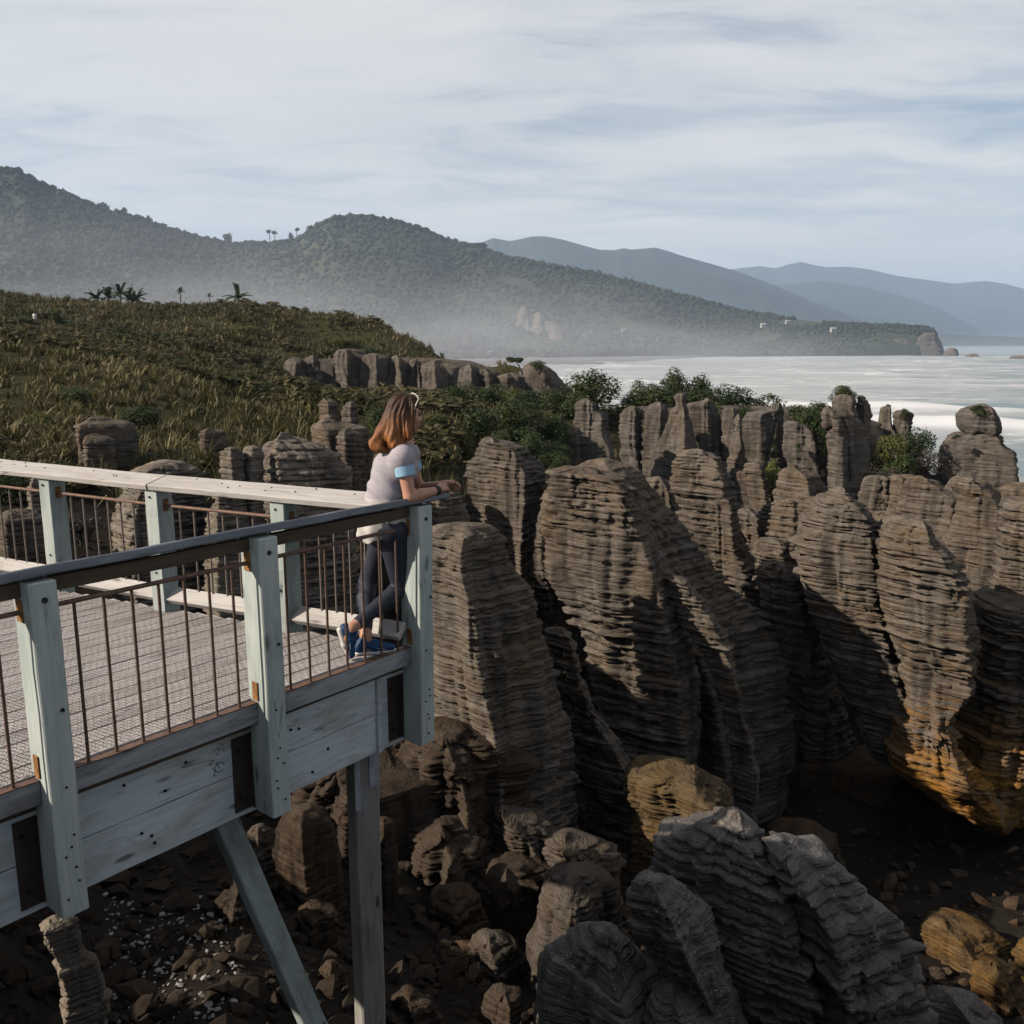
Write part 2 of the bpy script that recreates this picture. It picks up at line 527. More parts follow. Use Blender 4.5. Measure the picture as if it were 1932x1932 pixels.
# ------------------------------------------------------------------ pancake rocks
def rock(label, D, prof, u=0.25, df=0.8, db=0.9, layer=0.17, amp=0.055, base=None, seed=None, flute=0.10, rough=0.12, dip=(0.05, 0.03),
         mat='rock', tip=False, name='rock_stack', cat='rock stack', group='layered limestone pillars', lean=0.0, groove=0.8, drop=0.5, flare=1.12, round_=0.25, kind=None):
    """a layered limestone pillar: its outline is given as (y, left, right) rows of the photograph at D metres ahead"""
    if seed is None:
        seed = abs(hash_label(label)) % 9973
    prof = sorted(prof)
    a = np.array([[P(xl, y, D).z, P(xl, y, D).x, P(xr, y, D).x] for y, xl, xr in prof])
    layer, amp = layer * 0.60, amp * 1.0
    df, flute = df * 1.12, flute * 1.5
    round_ *= 0.55
    zt = a[0, 0]
    if not tip:
        cx = (a[-1, 1] + a[-1, 2]) / 2
        bz = (gz(cx, D) - drop) if base is None else base
        if bz < a[-1, 0] - 0.1:
            c0, w0 = cx, (a[-1, 2] - a[-1, 1]) / 2
            k = 1 + (flare - 1) * min(1.0, (a[-1, 0] - bz) / (2 * w0 + .01))
            a = np.vstack([a, [[bz, c0 - w0 * k, c0 + w0 * k]]])
    a = a[::-1]
    zb = a[0, 0]
    pxm = 900.0 / D
    nz = int(np.clip((zt - zb) * pxm * 0.95, 14, 300))
    wpx = np.max(a[:, 2] - a[:, 1]) * pxm
    nt = int(np.clip(wpx * 1.02, 26, 112))
    if name == 'boulder':
        nz, nt = min(nz, 170), min(nt, 92)
    elif kind:
        nz, nt = int(nz * .6), int(nt * .7)
    zs = np.linspace(zb, zt, nz)
    XL = np.interp(zs, a[:, 0], a[:, 1])
    XR = np.interp(zs, a[:, 0], a[:, 2])
    ksz = max(3, int(nz * 0.018) * 2 + 1)
    ker = np.hanning(ksz + 2)[1:-1]
    ker /= ker.sum()
    pad = ksz // 2
    sm = lambda q: np.convolve(np.pad(q, pad, mode='edge'), ker, mode='valid')
    XL, XR = sm(XL), sm(XR)
    w = np.maximum((XR - XL) / 2, 0.02)
    c = (XR + XL) / 2
    wm = np.max(w)
    # rounded shoulder
    rr = round_ * min(wm, 1.2)
    tt = np.clip((zt - zs) / rr, 0, 1)
    w = w * (0.80 + 0.20 * np.sqrt(1 - (1 - tt) ** 2))
    hsh = (w / wm) ** 0.6
    # plan shape with a ridge towards the viewer
    rs = random.Random(seed)
    j = lambda s: rs.uniform(-s, s)
    pts = np.array([(-1, 0.10 + j(.12)), ((u - 1) / 2 - 0.03 + j(.06), -0.47 + j(.07)), (u, -1.0), ((u + 1) / 2 + 0.02 + j(.05), -0.50 + j(.08)), (1, 0.05 + j(.12)), (0.72 + j(.1), 0.8), (0.0, 1.0), (-0.7 + j(.1), 0.85)])
    seg = np.roll(pts, -1, 0) - pts
    L = np.linalg.norm(seg, axis=1)
    wt = L * np.where(np.arange(8) < 4, 2.0, 0.36)
    cum = np.concatenate([[0], np.cumsum(wt)])
    s = np.linspace(0, cum[-1], nt, endpoint=False)
    k = np.searchsorted(cum, s, side='right') - 1
    f = (s - cum[k]) / wt[k]
    cs = pts[k] + seg[k] * f[:, None]
    ks = np.hanning(max(3, nt // 26) + 2)[1:-1]
    ks /= ks.sum()
    cs = np.stack([np.real(np.fft.ifft(np.fft.fft(np.concatenate([ks, np.zeros(nt - len(ks))])) * np.fft.fft(cs[:, q]))) for q in (0, 1)], 1)
    mn, mx = cs[:, 0].min(), cs[:, 0].max()
    cs[:, 0] = (cs[:, 0] - mn) / (mx - mn) * 2 - 1
    cs[:, 1] /= max(-cs[:, 1].min(), 0.5)
    cu, cv = cs[None, :, 0], cs[None, :, 1]
    hf, hb = df * wm, db * wm
    Wc = w[:, None]
    dep = np.where(cv < 0, hf, hb) * hsh[:, None]
    X = c[:, None] + Wc * cu
    Y = D + dep * cv + lean * (zs[:, None] - zb)
    Z = np.broadcast_to(zs[:, None], X.shape).copy()
    rad = np.sqrt((Wc * cu) ** 2 + (dep * cv) ** 2) + 1e-6
    nx, ny = Wc * cu / rad, dep * cv / rad
    g = 1.1 * max(wm, 0.3)
    disp = rough * wm * fbm(X / g, Y / g, Z / g, seed, 4)
    disp = disp + 0.9 * rough * wm * vnoise(X / (0.42 * g), Y / (0.42 * g), Z / (2.6 * g), seed + 41)
    fl = vnoise(X / (0.20 * g) + 0.4 * vnoise(Z / g, Z * 0, Z * 0, seed + 43), Y / (0.20 * g), Z / (3.0 * g), seed + 44)
    disp = disp + 0.42 * rough * min(wm, 1.3) * (np.abs(fl) * 2 - 0.8)
    # joints: vertical clefts
    if flute:
        q = vnoise(X / (0.55 * g) + 0.3 * vnoise(Z / 2, Z * 0, Z * 0, seed + 3), Y / (0.55 * g), Z * 0.12 / g, seed + 5)
        cleft = np.clip(1 - np.abs(q) / 0.10, 0, 1)
        msk = sstep(-0.1, 0.35, vnoise(X / g, Y / g, Z / (1.6 * g), seed + 9))
        disp = disp - flute * np.minimum(wm, 1.0) * cleft ** 1.5 * msk
    # strata
    tw = Z + dip[0] * X + dip[1] * Y + 0.5 * layer * fbm(X * 0.5, Y * 0.5, Z * 0.6, 3, 2)
    tl = tw / layer
    tl = tl + 0.5 * vnoise(tl * 0.55, tl * 0, tl * 0, 11) + 1.3 * vnoise(tl * 0.17, tl * 0, tl * 0, 12) + 0.09 * vnoise(X / (layer * 6), Y / (layer * 6), tl * 0.8, seed + 1)
    kk = np.floor(tl)
    fr = tl - kk
    h1, h2 = hash1(kk, 21), hash1(kk, 57)
    prof_ = sstep(0.0, 0.22, fr) * sstep(1.0, 0.84, fr)
    zone = 0.40 + 0.85 * sstep(-0.5, 0.2, vnoise(X / (1.5 * g), Y / (1.5 * g), Z / (0.9 * g), seed + 31))
    loc = sstep(-0.75, 0.15, vnoise(X / (layer * 7), Y / (layer * 7), kk * 3.1, seed + 2))
    chip = vnoise(X / (layer * 1.5), Y / (layer * 1.5), kk * 5.3, seed + 4) + 0.5 * vnoise(X / (layer * 5), Y / (layer * 5), kk * 2.3, seed + 6)
    # broken plate edges: each bed is snapped into short blocks
    arc = np.cumsum(np.hypot(np.diff(X[nz // 2], append=X[nz // 2, 0]), np.diff(Y[nz // 2], append=Y[nz // 2, 0])))[None, :]
    blk = np.floor(arc / (layer * 2.6) + 9 * hash1(kk, 33))
    brk = _hash((blk + 4000).astype(np.int64), (kk + 4000).astype(np.int64), (kk * 0 + seed).astype(np.int64), 8) - 0.5
    disp = disp + amp * zone * (-groove * (0.45 + 1.2 * h1) * (1 - prof_) * loc * 1.7 + (h2 - 0.5) * 1.5 + (0.5 * chip + 1.15 * brk) * prof_)
    big = np.floor(tw / (layer * 6.3))
    disp = disp + amp * 0.9 * (hash1(big, 91) - 0.5)
    disp = np.clip(disp, -0.42 * rad, 0.30 * rad)
    X = X + nx * disp
    Y = Y + ny * disp
    V = [np.stack([X, Y, Z], -1).reshape(-1, 3)]
    idx = np.arange(nz * nt).reshape(nz, nt)
    nxt = np.roll(idx, -1, 1)
    F4 = [np.stack([idx[:-1], nxt[:-1], nxt[1:], idx[1:]], -1).reshape(-1, 4)]
    F3 = []
    base_i = nz * nt

    def cap(ring_i, up):
        nonlocal base_i
        ring = V[0][ring_i * nt:(ring_i + 1) * nt]
        cen = ring.mean(0)
        prev = idx[ring_i]
        fr_ = np.fft.rfft(ring, axis=0)
        fr_[5:] = 0
        soft = np.fft.irfft(fr_, n=nt, axis=0)
        for f_ in (0.9, 0.75, 0.55, 0.35, 0.17):
            q_ = min(1.0, (1 - f_) * 2.2)
            r2 = cen + ((ring * (1 - q_) + soft * q_) - cen) * f_
            dz = up * (0.10 * min(wm, 1.0) * (1 - f_ ** 2) + 0.06 * min(wm, 1) * fbm(r2[:, 0] / (.4 * g), r2[:, 1] / (.4 * g), r2[:, 0] * 0, seed + 7, 3))
            r2 = r2.copy()
            r2[:, 2] += dz
            V.append(r2)
            cur = base_i + np.arange(nt)
            base_i += nt
            pn, cn = np.roll(prev, -1), np.roll(cur, -1)
            F4.append(np.stack([prev, pn, cn, cur], -1) if up > 0 else np.stack([cur, cn, pn, prev], -1))
            prev = cur
        V.append(np.array([[cen[0], cen[1], V[-1][:, 2].mean()]]))
        pn = np.roll(prev, -1)
        tri = np.stack([prev, pn, np.full(nt, base_i)], -1)
        F3.append(tri if up > 0 else tri[:, ::-1])
        base_i += 1

    cap(nz - 1, 1)
    if tip:
        cap(0, -1)
    o = np_mesh(name, np.vstack(V), [np.vstack(F4), np.vstack(F3)], M[mat])
    if kind:
        tag(o, kind=kind)
    else:
        tag(o, label, cat, group)
    return o


M['rock_gully'] = mat_rock("shade_dark_limestone", base=(0.075, 0.064, 0.054), pale=(0.125, 0.11, 0.095), dark=(0.034, 0.029, 0.025), warm=(0.08, 0.056, 0.036))  # darker copy of the limestone, gully shade put into its colour


def hash_label(s):
    h = 5381
    for ch in s:
        h = (h * 33 + ord(ch)) & 0x7fffffff
    return h


G_BACK = 'weathered pillars of the rear wall'
G_MID = 'pillars of the middle row'
G_FRONT = 'great pillars of the near row'
G_LEFT = 'rock stacks behind the far rail'
G_CLIFF = 'cliff buttresses below the flax slope'


def build_rocks():
    F = dict(group=G_FRONT)
    # --- near row
    rock("dark-sided pillar rising just beyond the corner post, pale lit edge on it", 13.5,
         [(1000, 812, 942), (1012, 800, 948), (1051, 790, 953), (1090, 788, 975), (1120, 786, 1000), (1186, 786, 1004), (1256, 790, 1030), (1330, 800, 1058), (1400, 806, 1078)],
         u=0.02, df=0.85, layer=0.13, amp=0.06, flute=.12, **F)
    rock("small dark rounded shoulder of rock under the leaning woman's hands", 15.5,
         [(929, 815, 858), (934, 806, 868), (946, 796, 876), (990, 790, 886), (1060, 790, 892)], u=-0.15, df=0.7, layer=0.13, amp=.05, **F)
    rock("stepped square-topped pillar standing right of the woman's hands", 21,
         [(832, 898, 935), (837, 896, 985), (848, 895, 996), (862, 893, 1000), (867, 876, 1016), (880, 871, 1031), (931, 872, 1028), (976, 880, 1019), (1030, 888, 1012), (1110, 896, 1010)],
         u=0.5, df=0.9, layer=0.15, amp=.05, flare=1.0, round_=.1, **F)
    rock("broad bulging pillar in the middle of the rocks, widest of the near row", 17.8,
         [(889, 1040, 1120), (894, 1033, 1165), (905, 1031, 1195), (931, 1028, 1212), (988, 1022, 1240), (1051, 1030, 1262), (1126, 1052, 1292), (1200, 1088, 1306), (1300, 1118, 1318), (1420, 1135, 1325)],
         u=0.55, df=0.75, layer=0.15, amp=.075, flute=.12, **F)
    rock("slanting fin of rock leaning against the broad middle pillar", 17.0,
         [(1085, 1240, 1285), (1126, 1262, 1330), (1170, 1285, 1355), (1216, 1312, 1376), (1255, 1332, 1386), (1340, 1362, 1402), (1450, 1384, 1430)],
         u=0.55, df=0.9, layer=0.15, amp=.06, **F)
    rock("shadowed buttress sloping down below the broad middle pillar", 15.2,
         [(1190, 1030, 1075), (1240, 1034, 1088), (1291, 1040, 1098), (1350, 1060, 1136), (1452, 1090, 1196), (1560, 1110, 1235)],
         u=0.8, df=0.8, layer=0.13, amp=.06, mat='rock', **F)
    rock("flat ledges of rock stacked behind the broad middle pillar", 20.0,
         [(872, 1112, 1160), (877, 1090, 1190), (886, 1076, 1212), (904, 1074, 1228), (931, 1078, 1245), (1000, 1088, 1295), (1066, 1100, 1345), (1150, 1120, 1425), (1250, 1150, 1475), (1380, 1180, 1500)],
         u=0.0, df=0.8, layer=0.17, amp=.10, round_=.5, **F)
    rock("round-shouldered pillar with a square recess halfway down its face", 24.5,
         [(853, 1292, 1330), (858, 1280, 1362), (866, 1270, 1374), (880, 1266, 1378), (920, 1266, 1388), (950, 1282, 1400), (1000, 1288, 1404), (1030, 1290, 1410), (1080, 1300, 1432), (1150, 1330, 1455), (1250, 1360, 1475)],
         u=0.42, df=0.85, layer=0.17, amp=.07, **F)
    rock("tall knob-topped pillar with strong ledges left of a winding crack", 19.2,
         [(925, 1578, 1598), (930, 1573, 1602), (938, 1572, 1606), (943, 1562, 1618), (952, 1556, 1626), (976, 1545, 1655), (1000, 1530, 1664), (1036, 1515, 1668), (1081, 1522, 1672), (1156, 1540, 1687), (1231, 1568, 1702), (1290, 1593, 1722), (1340, 1612, 1724), (1392, 1636, 1708), (1440, 1655, 1697)],
         u=0.35, df=0.7, db=2.2, layer=0.15, amp=.085, tip=True, **F)
    rock("big dark-sided pillar right of the winding crack, orange towards its foot", 18.0,
         [(988, 1712, 1748), (994, 1698, 1757), (1012, 1684, 1760), (1036, 1673, 1790), (1066, 1671, 1814), (1126, 1677, 1836), (1216, 1693, 1846), (1273, 1722, 1842), (1330, 1732, 1808), (1370, 1716, 1792), (1400, 1704, 1808), (1440, 1698, 1828), (1480, 1708, 1870), (1520, 1760, 1900), (1545, 1820, 1900), (1558, 1850, 1890)],
         u=0.30, df=0.75, db=2.6, layer=0.15, amp=.08, tip=True, mat='rock_orange', **F)
    rock("orange-stained overhang hanging at the right side above the dark cave", 18.6,
         [(1150, 1895, 2030), (1250, 1868, 2040), (1330, 1840, 2040), (1400, 1820, 2030), (1470, 1806, 2010), (1520, 1830, 1990), (1550, 1850, 1960)],
         u=-0.5, df=0.5, db=2.2, layer=0.16, amp=.09, tip=True, mat='rock_orange', rough=.2, **F)
    rock("tall pillar with a dark right flank between two rear slabs", 24.0,
         [(903, 1806, 1834), (909, 1798, 1844), (918, 1793, 1860), (930, 1803, 1878), (945, 1809, 1886), (970, 1806, 1891), (1006, 1797, 1897), (1040, 1792, 1894), (1080, 1796, 1882), (1111, 1800, 1870), (1200, 1805, 1860), (1300, 1800, 1870)],
         u=0.28, df=0.9, layer=0.17, amp=.06, **F)
    rock("rounded pillar cut by the right border of the picture", 20.0,
         [(945, 1910, 1985), (955, 1902, 2000), (1000, 1895, 2012), (1080, 1886, 2018), (1130, 1881, 2012), (1165, 1900, 2000), (1220, 1930, 1990)],
         u=-0.2, df=0.8, db=1.6, layer=0.16, amp=.07, tip=True, **F)
    # --- fillers deep between the great pillars
    d = dict(group='sunken pillars between the great ones')
    for lab, D, pr, u_ in (
            ("sunken sliver between the stepped pillar and the broad middle one", 24, [(897, 1012, 1036), (904, 1004, 1048), (1000, 985, 1062), (1150, 960, 1085), (1400, 940, 1105)], .1),
            ("low dark pillar in the gap left of the stepped pillar", 25, [(930, 842, 868), (938, 834, 880), (1000, 828, 890), (1150, 820, 905), (1400, 800, 930)], .2),
            ("shaded pillar showing between the flat ledges and the round-shouldered pillar", 27, [(905, 1222, 1262), (915, 1214, 1275), (1000, 1212, 1300), (1150, 1220, 1330), (1300, 1230, 1350)], .3),
            ("dark pillar in the gap right of the round-shouldered one", 27.5, [(962, 1386, 1424), (972, 1380, 1438), (1050, 1380, 1460), (1200, 1390, 1490), (1400, 1400, 1510)], .3),
            ("shadowed flank below the low rock shelves", 21.5, [(1068, 1436, 1500), (1085, 1428, 1525), (1200, 1440, 1560), (1350, 1470, 1600), (1500, 1490, 1620)], .1),
            ("low ridge behind the knob-topped pillar", 26, [(968, 1640, 1700), (978, 1630, 1712), (1050, 1626, 1716), (1200, 1640, 1700)], .2),
            ("dark cleft pillar between the slanting slab and the tall dark-flanked one", 25.5, [(1010, 1770, 1800), (1020, 1764, 1812), (1100, 1760, 1820), (1300, 1770, 1815)], .2),
            ("dark wall behind the tall dark-flanked pillar", 26, [(985, 1880, 1912), (996, 1872, 1922), (1100, 1866, 1930), (1300, 1860, 1940)], .1),
            ("rough hump in front of the tall grey tower", 33, [(884, 1080, 1150), (892, 1066, 1185), (930, 1050, 1210), (1000, 1040, 1230)], .1),
            ("rough hump below the chimney-topped cone", 35, [(912, 1230, 1300), (922, 1215, 1340), (970, 1205, 1400), (1040, 1200, 1420)], .2),
            ("broken rock below the wide smooth wall", 35, [(900, 1430, 1450), (908, 1420, 1470), (950, 1410, 1490), (1020, 1400, 1500)], .1),
            ("broken rock at the foot of the huge dark block", 34, [(940, 1575, 1610), (950, 1565, 1625), (1000, 1560, 1640), (1060, 1560, 1650)], .1),
            ("rubble ridge below the overgrown double stump", 36, [(900, 1690, 1730), (908, 1672, 1770), (940, 1650, 1800), (1000, 1640, 1820)], .1)):
        rock(lab, D, pr, u=u_, layer=.18, amp=.06, rough=.2, **d)
    # --- middle row
    m = dict(group=G_MID)
    rock("pair of low flat rock shelves left of the knob-topped pillar", 22.5,
         [(1020, 1428, 1482), (1026, 1422, 1489), (1045, 1421, 1492), (1070, 1425, 1504), (1150, 1450, 1540), (1250, 1480, 1580)], u=.3, layer=.16, amp=.08, **m)
    rock("grey stub pillar at the head of the low rock shelves", 25.0,
         [(953, 1442, 1466), (960, 1436, 1474), (980, 1431, 1481), (1020, 1430, 1482), (1060, 1432, 1490)], u=.1, layer=.17, amp=.05, **m)
    rock("rounded pillar close left of the knob-topped pillar", 23.5,
         [(946, 1468, 1506), (954, 1458, 1511), (975, 1453, 1513), (1020, 1450, 1516), (1060, 1466, 1522), (1130, 1480, 1540)], u=.35, layer=.16, amp=.06, **m)
    rock("short stub squeezed behind the knob-topped pillar", 22.0,
         [(939, 1508, 1548), (945, 1505, 1551), (1000, 1508, 1548), (1080, 1512, 1550)], u=.4, layer=.16, amp=.06, **m)
    rock("narrow leaning slab beside a small green bush", 30,
         [(873, 1410, 1436), (877, 1406, 1441), (910, 1409, 1447), (955, 1416, 1456), (1000, 1420, 1462)], u=.3, df=1.0, layer=.2, amp=.045, **m)
    rock("lower thin slab touching the narrow leaning slab", 30.6,
         [(889, 1392, 1408), (895, 1390, 1413), (950, 1402, 1425), (1000, 1406, 1430)], u=.3, df=1.0, layer=.2, amp=.04, **m)
    rock("wedge-shaped slab with a flat sloping top, widest of the middle row", 29,
         [(882, 1488, 1505), (888, 1480, 1530), (898, 1473, 1553), (915, 1468, 1560), (932, 1464, 1568), (955, 1460, 1572), (1010, 1450, 1580)], u=-.1, df=.7, layer=.19, amp=.05, **m)
    rock("flat-topped block just left of a thin upright flake", 29,
         [(899, 1638, 1676), (904, 1631, 1680), (940, 1622, 1679), (985, 1620, 1672), (1040, 1618, 1670)], u=.5, df=.8, layer=.18, amp=.045, **m)
    rock("thin upright flake standing against the flat-topped block", 28.5,
         [(896, 1685, 1698), (901, 1682, 1706), (940, 1678, 1704), (985, 1673, 1692), (1030, 1668, 1690)], u=.2, df=1.4, db=1.4, layer=.18, amp=.04, **m)
    rock("broad slanting slab with a black shaded end", 27,
         [(902, 1718, 1750), (907, 1712, 1758), (920, 1706, 1782), (932, 1703, 1804), (945, 1699, 1809), (975, 1687, 1803), (1005, 1682, 1796), (1040, 1684, 1790), (1080, 1690, 1790)], u=.35, df=.8, layer=.18, amp=.05, **m)
    rock("low rounded top peeping out below the balancing rock", 31,
         [(901, 1800, 1840), (908, 1792, 1862), (925, 1784, 1872), (960, 1780, 1880)], u=.3, layer=.2, amp=.04, **m)
    rock("slab at the right border below the balancing rock", 30,
         [(914, 1898, 1960), (920, 1891, 1966), (975, 1886, 1968), (1040, 1880, 1970)], u=.1, layer=.19, amp=.05, **m)
    # --- rear wall
    b = dict(group=G_BACK, layer=0.30, amp=0.05, mat='rock_far', rough=.16, flute=.16, groove=.5)
    rock("tall grey tower at the left end of the rear wall with a dark hollow", 40,
         [(756, 1094, 1118), (760, 1090, 1122), (774, 1089, 1128), (780, 1089, 1146), (790, 1088, 1147), (812, 1082, 1149), (840, 1077, 1158), (874, 1073, 1168), (910, 1070, 1175)], u=.55, **b)
    rock("narrow side slab leaning on the tall grey tower", 39.5,
         [(814, 1078, 1092), (820, 1075, 1096), (874, 1072, 1097), (910, 1070, 1098)], u=.2, **b)
    rock("grey rounded pillar next to the deep gap by the tall tower", 46,
         [(768, 1182, 1205), (776, 1172, 1215), (830, 1166, 1216), (900, 1176, 1226)], u=.1, **b)
    rock("dark smooth pillar left of the chimney-topped cone", 45.5,
         [(761, 1232, 1254), (770, 1223, 1262), (830, 1211, 1259), (900, 1205, 1252)], u=.2, **b)
    rock("cone of rock topped by a narrow chimney", 42,
         [(744, 1277, 1292), (750, 1274, 1295), (757, 1277, 1292), (767, 1278, 1294), (773, 1271, 1298), (800, 1257, 1308), (832, 1241, 1313), (870, 1231, 1317), (905, 1223, 1310), (945, 1222, 1290)], u=.15, df=1.0, **b)
    rock("twin-headed wall section right of the chimney-topped cone", 47,
         [(755, 1326, 1344), (761, 1302, 1352), (800, 1299, 1362), (870, 1300, 1372)], u=.0, df=.5, **b)
    rock("plain wall section between the twin-headed one and a white-capped spike", 46.5,
         [(771, 1366, 1394), (778, 1362, 1398), (840, 1362, 1402), (905, 1372, 1410)], u=.2, df=.5, **b)
    rock("slim spike capped white by bird droppings", 44,
         [(783, 1389, 1395), (790, 1386, 1397), (840, 1378, 1405), (895, 1370, 1410)], u=.2, df=1.0, **b)
    rock("wide smooth wall face under the ridge shrubs", 46,
         [(762, 1459, 1480), (774, 1456, 1482), (778, 1404, 1484), (790, 1399, 1484), (840, 1398, 1486), (885, 1400, 1492)], u=-.3, df=.45, **b)
    rock("ridged buttress stepping down to the dark block", 43,
         [(797, 1482, 1502), (804, 1479, 1525), (813, 1476, 1536), (850, 1475, 1539), (888, 1488, 1542), (930, 1498, 1548)], u=.65, df=.9, **b)
    rock("huge dark block below the split cap rock", 42,
         [(769, 1552, 1570), (774, 1548, 1600), (790, 1547, 1628), (806, 1549, 1636), (816, 1558, 1637), (862, 1562, 1637), (950, 1563, 1633)], u=-.55, df=.7, **b)
    rock("left half of the split cap rock with a bush on it", 42.5,
         [(746, 1578, 1608), (754, 1571, 1612), (780, 1568, 1617), (800, 1566, 1620)], u=.3, **b)
    rock("right half of the split cap rock overlooking the surf", 43,
         [(747, 1619, 1630), (752, 1616, 1637), (775, 1614, 1644), (800, 1612, 1644)], u=-.2, **b)
    rock("overgrown double stump left of the balancing rock, tufted left head", 50,
         [(768, 1666, 1685), (780, 1664, 1686), (804, 1660, 1690), (815, 1650, 1712), (845, 1640, 1722), (900, 1628, 1742)], u=-.2, **b)
    rock("tufted right head of the overgrown double stump", 49.5,
         [(775, 1694, 1718), (784, 1688, 1724), (800, 1691, 1721), (830, 1686, 1724)], u=.3, **b)
    rock("balancing head of rock with a grass tuft on its crown", 48,
         [(765, 1836, 1866), (770, 1820, 1877), (782, 1806, 1884), (800, 1808, 1888), (812, 1815, 1888), (820, 1824, 1882)], u=.25, tip=True, group=G_BACK, layer=.35, amp=.05, mat='rock_far', rough=.14, flute=.1, df=.9)
    rock("massive cracked body of rock carrying the balancing head", 48,
         [(819, 1802, 1884), (826, 1792, 1891), (838, 1783, 1893), (846, 1779, 1905), (852, 1776, 1914), (862, 1773, 1917), (900, 1770, 1919), (930, 1767, 1915), (980, 1764, 1912)], u=.55, df=.55, **b)
    # --- behind the far rail
    l = dict(group=G_LEFT, flute=.05, rough=.09)
    rock("shaded stepped stack half buried in flax above the far rail", 20,
         [(792, 166, 208), (797, 152, 236), (806, 146, 250), (822, 148, 256), (850, 150, 258), (880, 150, 258)], u=-.6, layer=.15, amp=0.031, **l)
    rock("low step in front of the shaded stepped stack", 19.4,
         [(821, 164, 190), (828, 160, 212), (850, 158, 218), (890, 158, 218)], u=-.4, layer=.15, amp=0.028, **l)
    rock("small shaded rock peeping from flax between two stacks", 22.5,
         [(808, 388, 410), (815, 377, 424), (835, 372, 432), (880, 370, 432)], u=-.3, layer=.16, amp=0.031, **l)
    rock("sunlit square block at the left end of the domed rock", 13.6,
         [(846, 421, 450), (851, 418, 456), (880, 416, 461), (960, 416, 465), (1050, 420, 470)], u=.3, layer=.12, amp=0.031, mat='rock_pale', **l)
    rock("sunlit second block touching the domed rock", 13.8,
         [(843, 462, 492), (850, 456, 496), (900, 455, 498), (1000, 455, 500)], u=.3, layer=.12, amp=0.031, mat='rock_pale', **l)
    rock("domed pancake rock rising behind the far rail, shaded right slope", 14.4,
         [(826, 515, 556), (829, 506, 575), (836, 497, 598), (848, 489, 622), (865, 485, 645), (885, 483, 662), (905, 482, 670), (960, 478, 672), (1050, 470, 672)], u=-.25, layer=.12, amp=0.046, mat='rock_pale', **l)
    rock("sunlit ledged pillar behind the far rail between two posts", 14.2,
         [(880, 252, 362), (886, 238, 374), (905, 226, 380), (930, 220, 384), (960, 209, 386), (1000, 203, 388), (1050, 208, 390), (1130, 212, 392)], u=-.1, layer=.10, amp=0.043, mat='rock_pale', **l)
    rock("shadowed ledges seen through the far balusters left of a post", 13.6,
         [(925, 405, 440), (932, 398, 455), (970, 392, 470), (1040, 388, 480), (1130, 388, 480)], u=-.2, layer=.11, amp=0.043, mat='rock_pale', **l)
    rock("pale stub seen through the leftmost far balusters", 15,
         [(903, 58, 76), (910, 52, 80), (960, 48, 84), (1030, 46, 88)], u=.1, layer=.12, amp=0.037, mat='rock_pale', **l)
    rock("flat dark slab seen low through the leftmost far balusters", 13.5,
         [(968, 0, 60), (975, -10, 80), (1000, -20, 90), (1050, -20, 100)], u=.1, layer=.13, amp=0.031, **l)
    rock("dark angular block left of the woman's head, largest of its group", 20.5,
         [(796, 592, 640), (800, 586, 664), (808, 584, 692), (840, 588, 700), (880, 600, 702), (930, 600, 702)], u=-.2, layer=.16, amp=0.031, **l)
    rock("short stump in front of the dark angular block", 19.5,
         [(811, 642, 668), (818, 636, 684), (860, 634, 692), (920, 634, 696)], u=-.2, layer=.15, amp=0.031, **l)
    rock("pointed pale pinnacle left of the woman's head", 24,
         [(758, 657, 668), (765, 650, 674), (785, 645, 677), (820, 640, 680)], u=.2, layer=.2, amp=0.031, **l)
    rock("pair of small shaded stubs beside the pointed pinnacle", 25,
         [(753, 606, 620), (760, 602, 638), (790, 602, 642), (820, 602, 644)], u=.2, layer=.2, amp=0.031, **l)
    # --- cliff band under the flax slope
    c = dict(group=G_CLIFF, name='cliff_buttress', cat='cliff', layer=0.45, amp=0.07, mat='rock_far', rough=.32, flute=.3, groove=.6, drop=1.2)
    rock("leftmost shaded buttress of the cliff under the flax slope", 79.7, [(676, 540.5, 572.5), (684, 524.5, 589.5), (720, 516.3, 605.7), (760, 508.5, 617.5)], u=.3, **c)
    rock("thin lit rib right of the leftmost cliff buttress", 79.6, [(672, 579.6, 599.4), (682, 573.4, 606.6), (720, 572.7, 613.3), (762, 570, 618)], u=.3, **c)
    rock("dark recessed buttress left of the tallest lit one", 80.0, [(660, 630.5, 673.5), (672, 620.3, 687.7), (710, 617.6, 692.4), (762, 613, 695)], u=.2, **c)
    rock("tallest lit buttress above and left of the woman's head", 79.4, [(668, 687.4, 720.6), (674, 680.9, 730.1), (710, 677.4, 732.6), (766, 672.3, 739.7)], u=.35, **c)
    rock("lit buttress directly above the woman's head", 79.4, [(672, 736.2, 759.8), (680, 726, 774), (720, 723.4, 778.6), (770, 720.5, 785.5)], u=.2, **c)
    rock("dark fissured buttress right above the woman's face", 79.2, [(680, 772.7, 791.3), (690, 764.7, 805.3), (720, 762.3, 807.7), (772, 757.4, 812.6)], u=.4, **c)
    rock("rugged ivy-hung buttress right of the woman's head", 79.0, [(682, 800.5, 843.5), (692, 788.3, 866.7), (720, 781.6, 878.4), (774, 776.3, 887.7)], u=-.1, **c)
    rock("pale column of the cliff near its seaward end", 76, [(690, 876.9, 893.1), (697, 870.5, 902.5), (722, 868.7, 909.3), (760, 863.6, 916.4)], u=.2, **c)
    rock("pale block following the pale column towards the sea", 76, [(698, 904.5, 925.5), (704, 897.8, 937.2), (726, 896, 944), (760, 890.9, 951.1)], u=.2, **c)
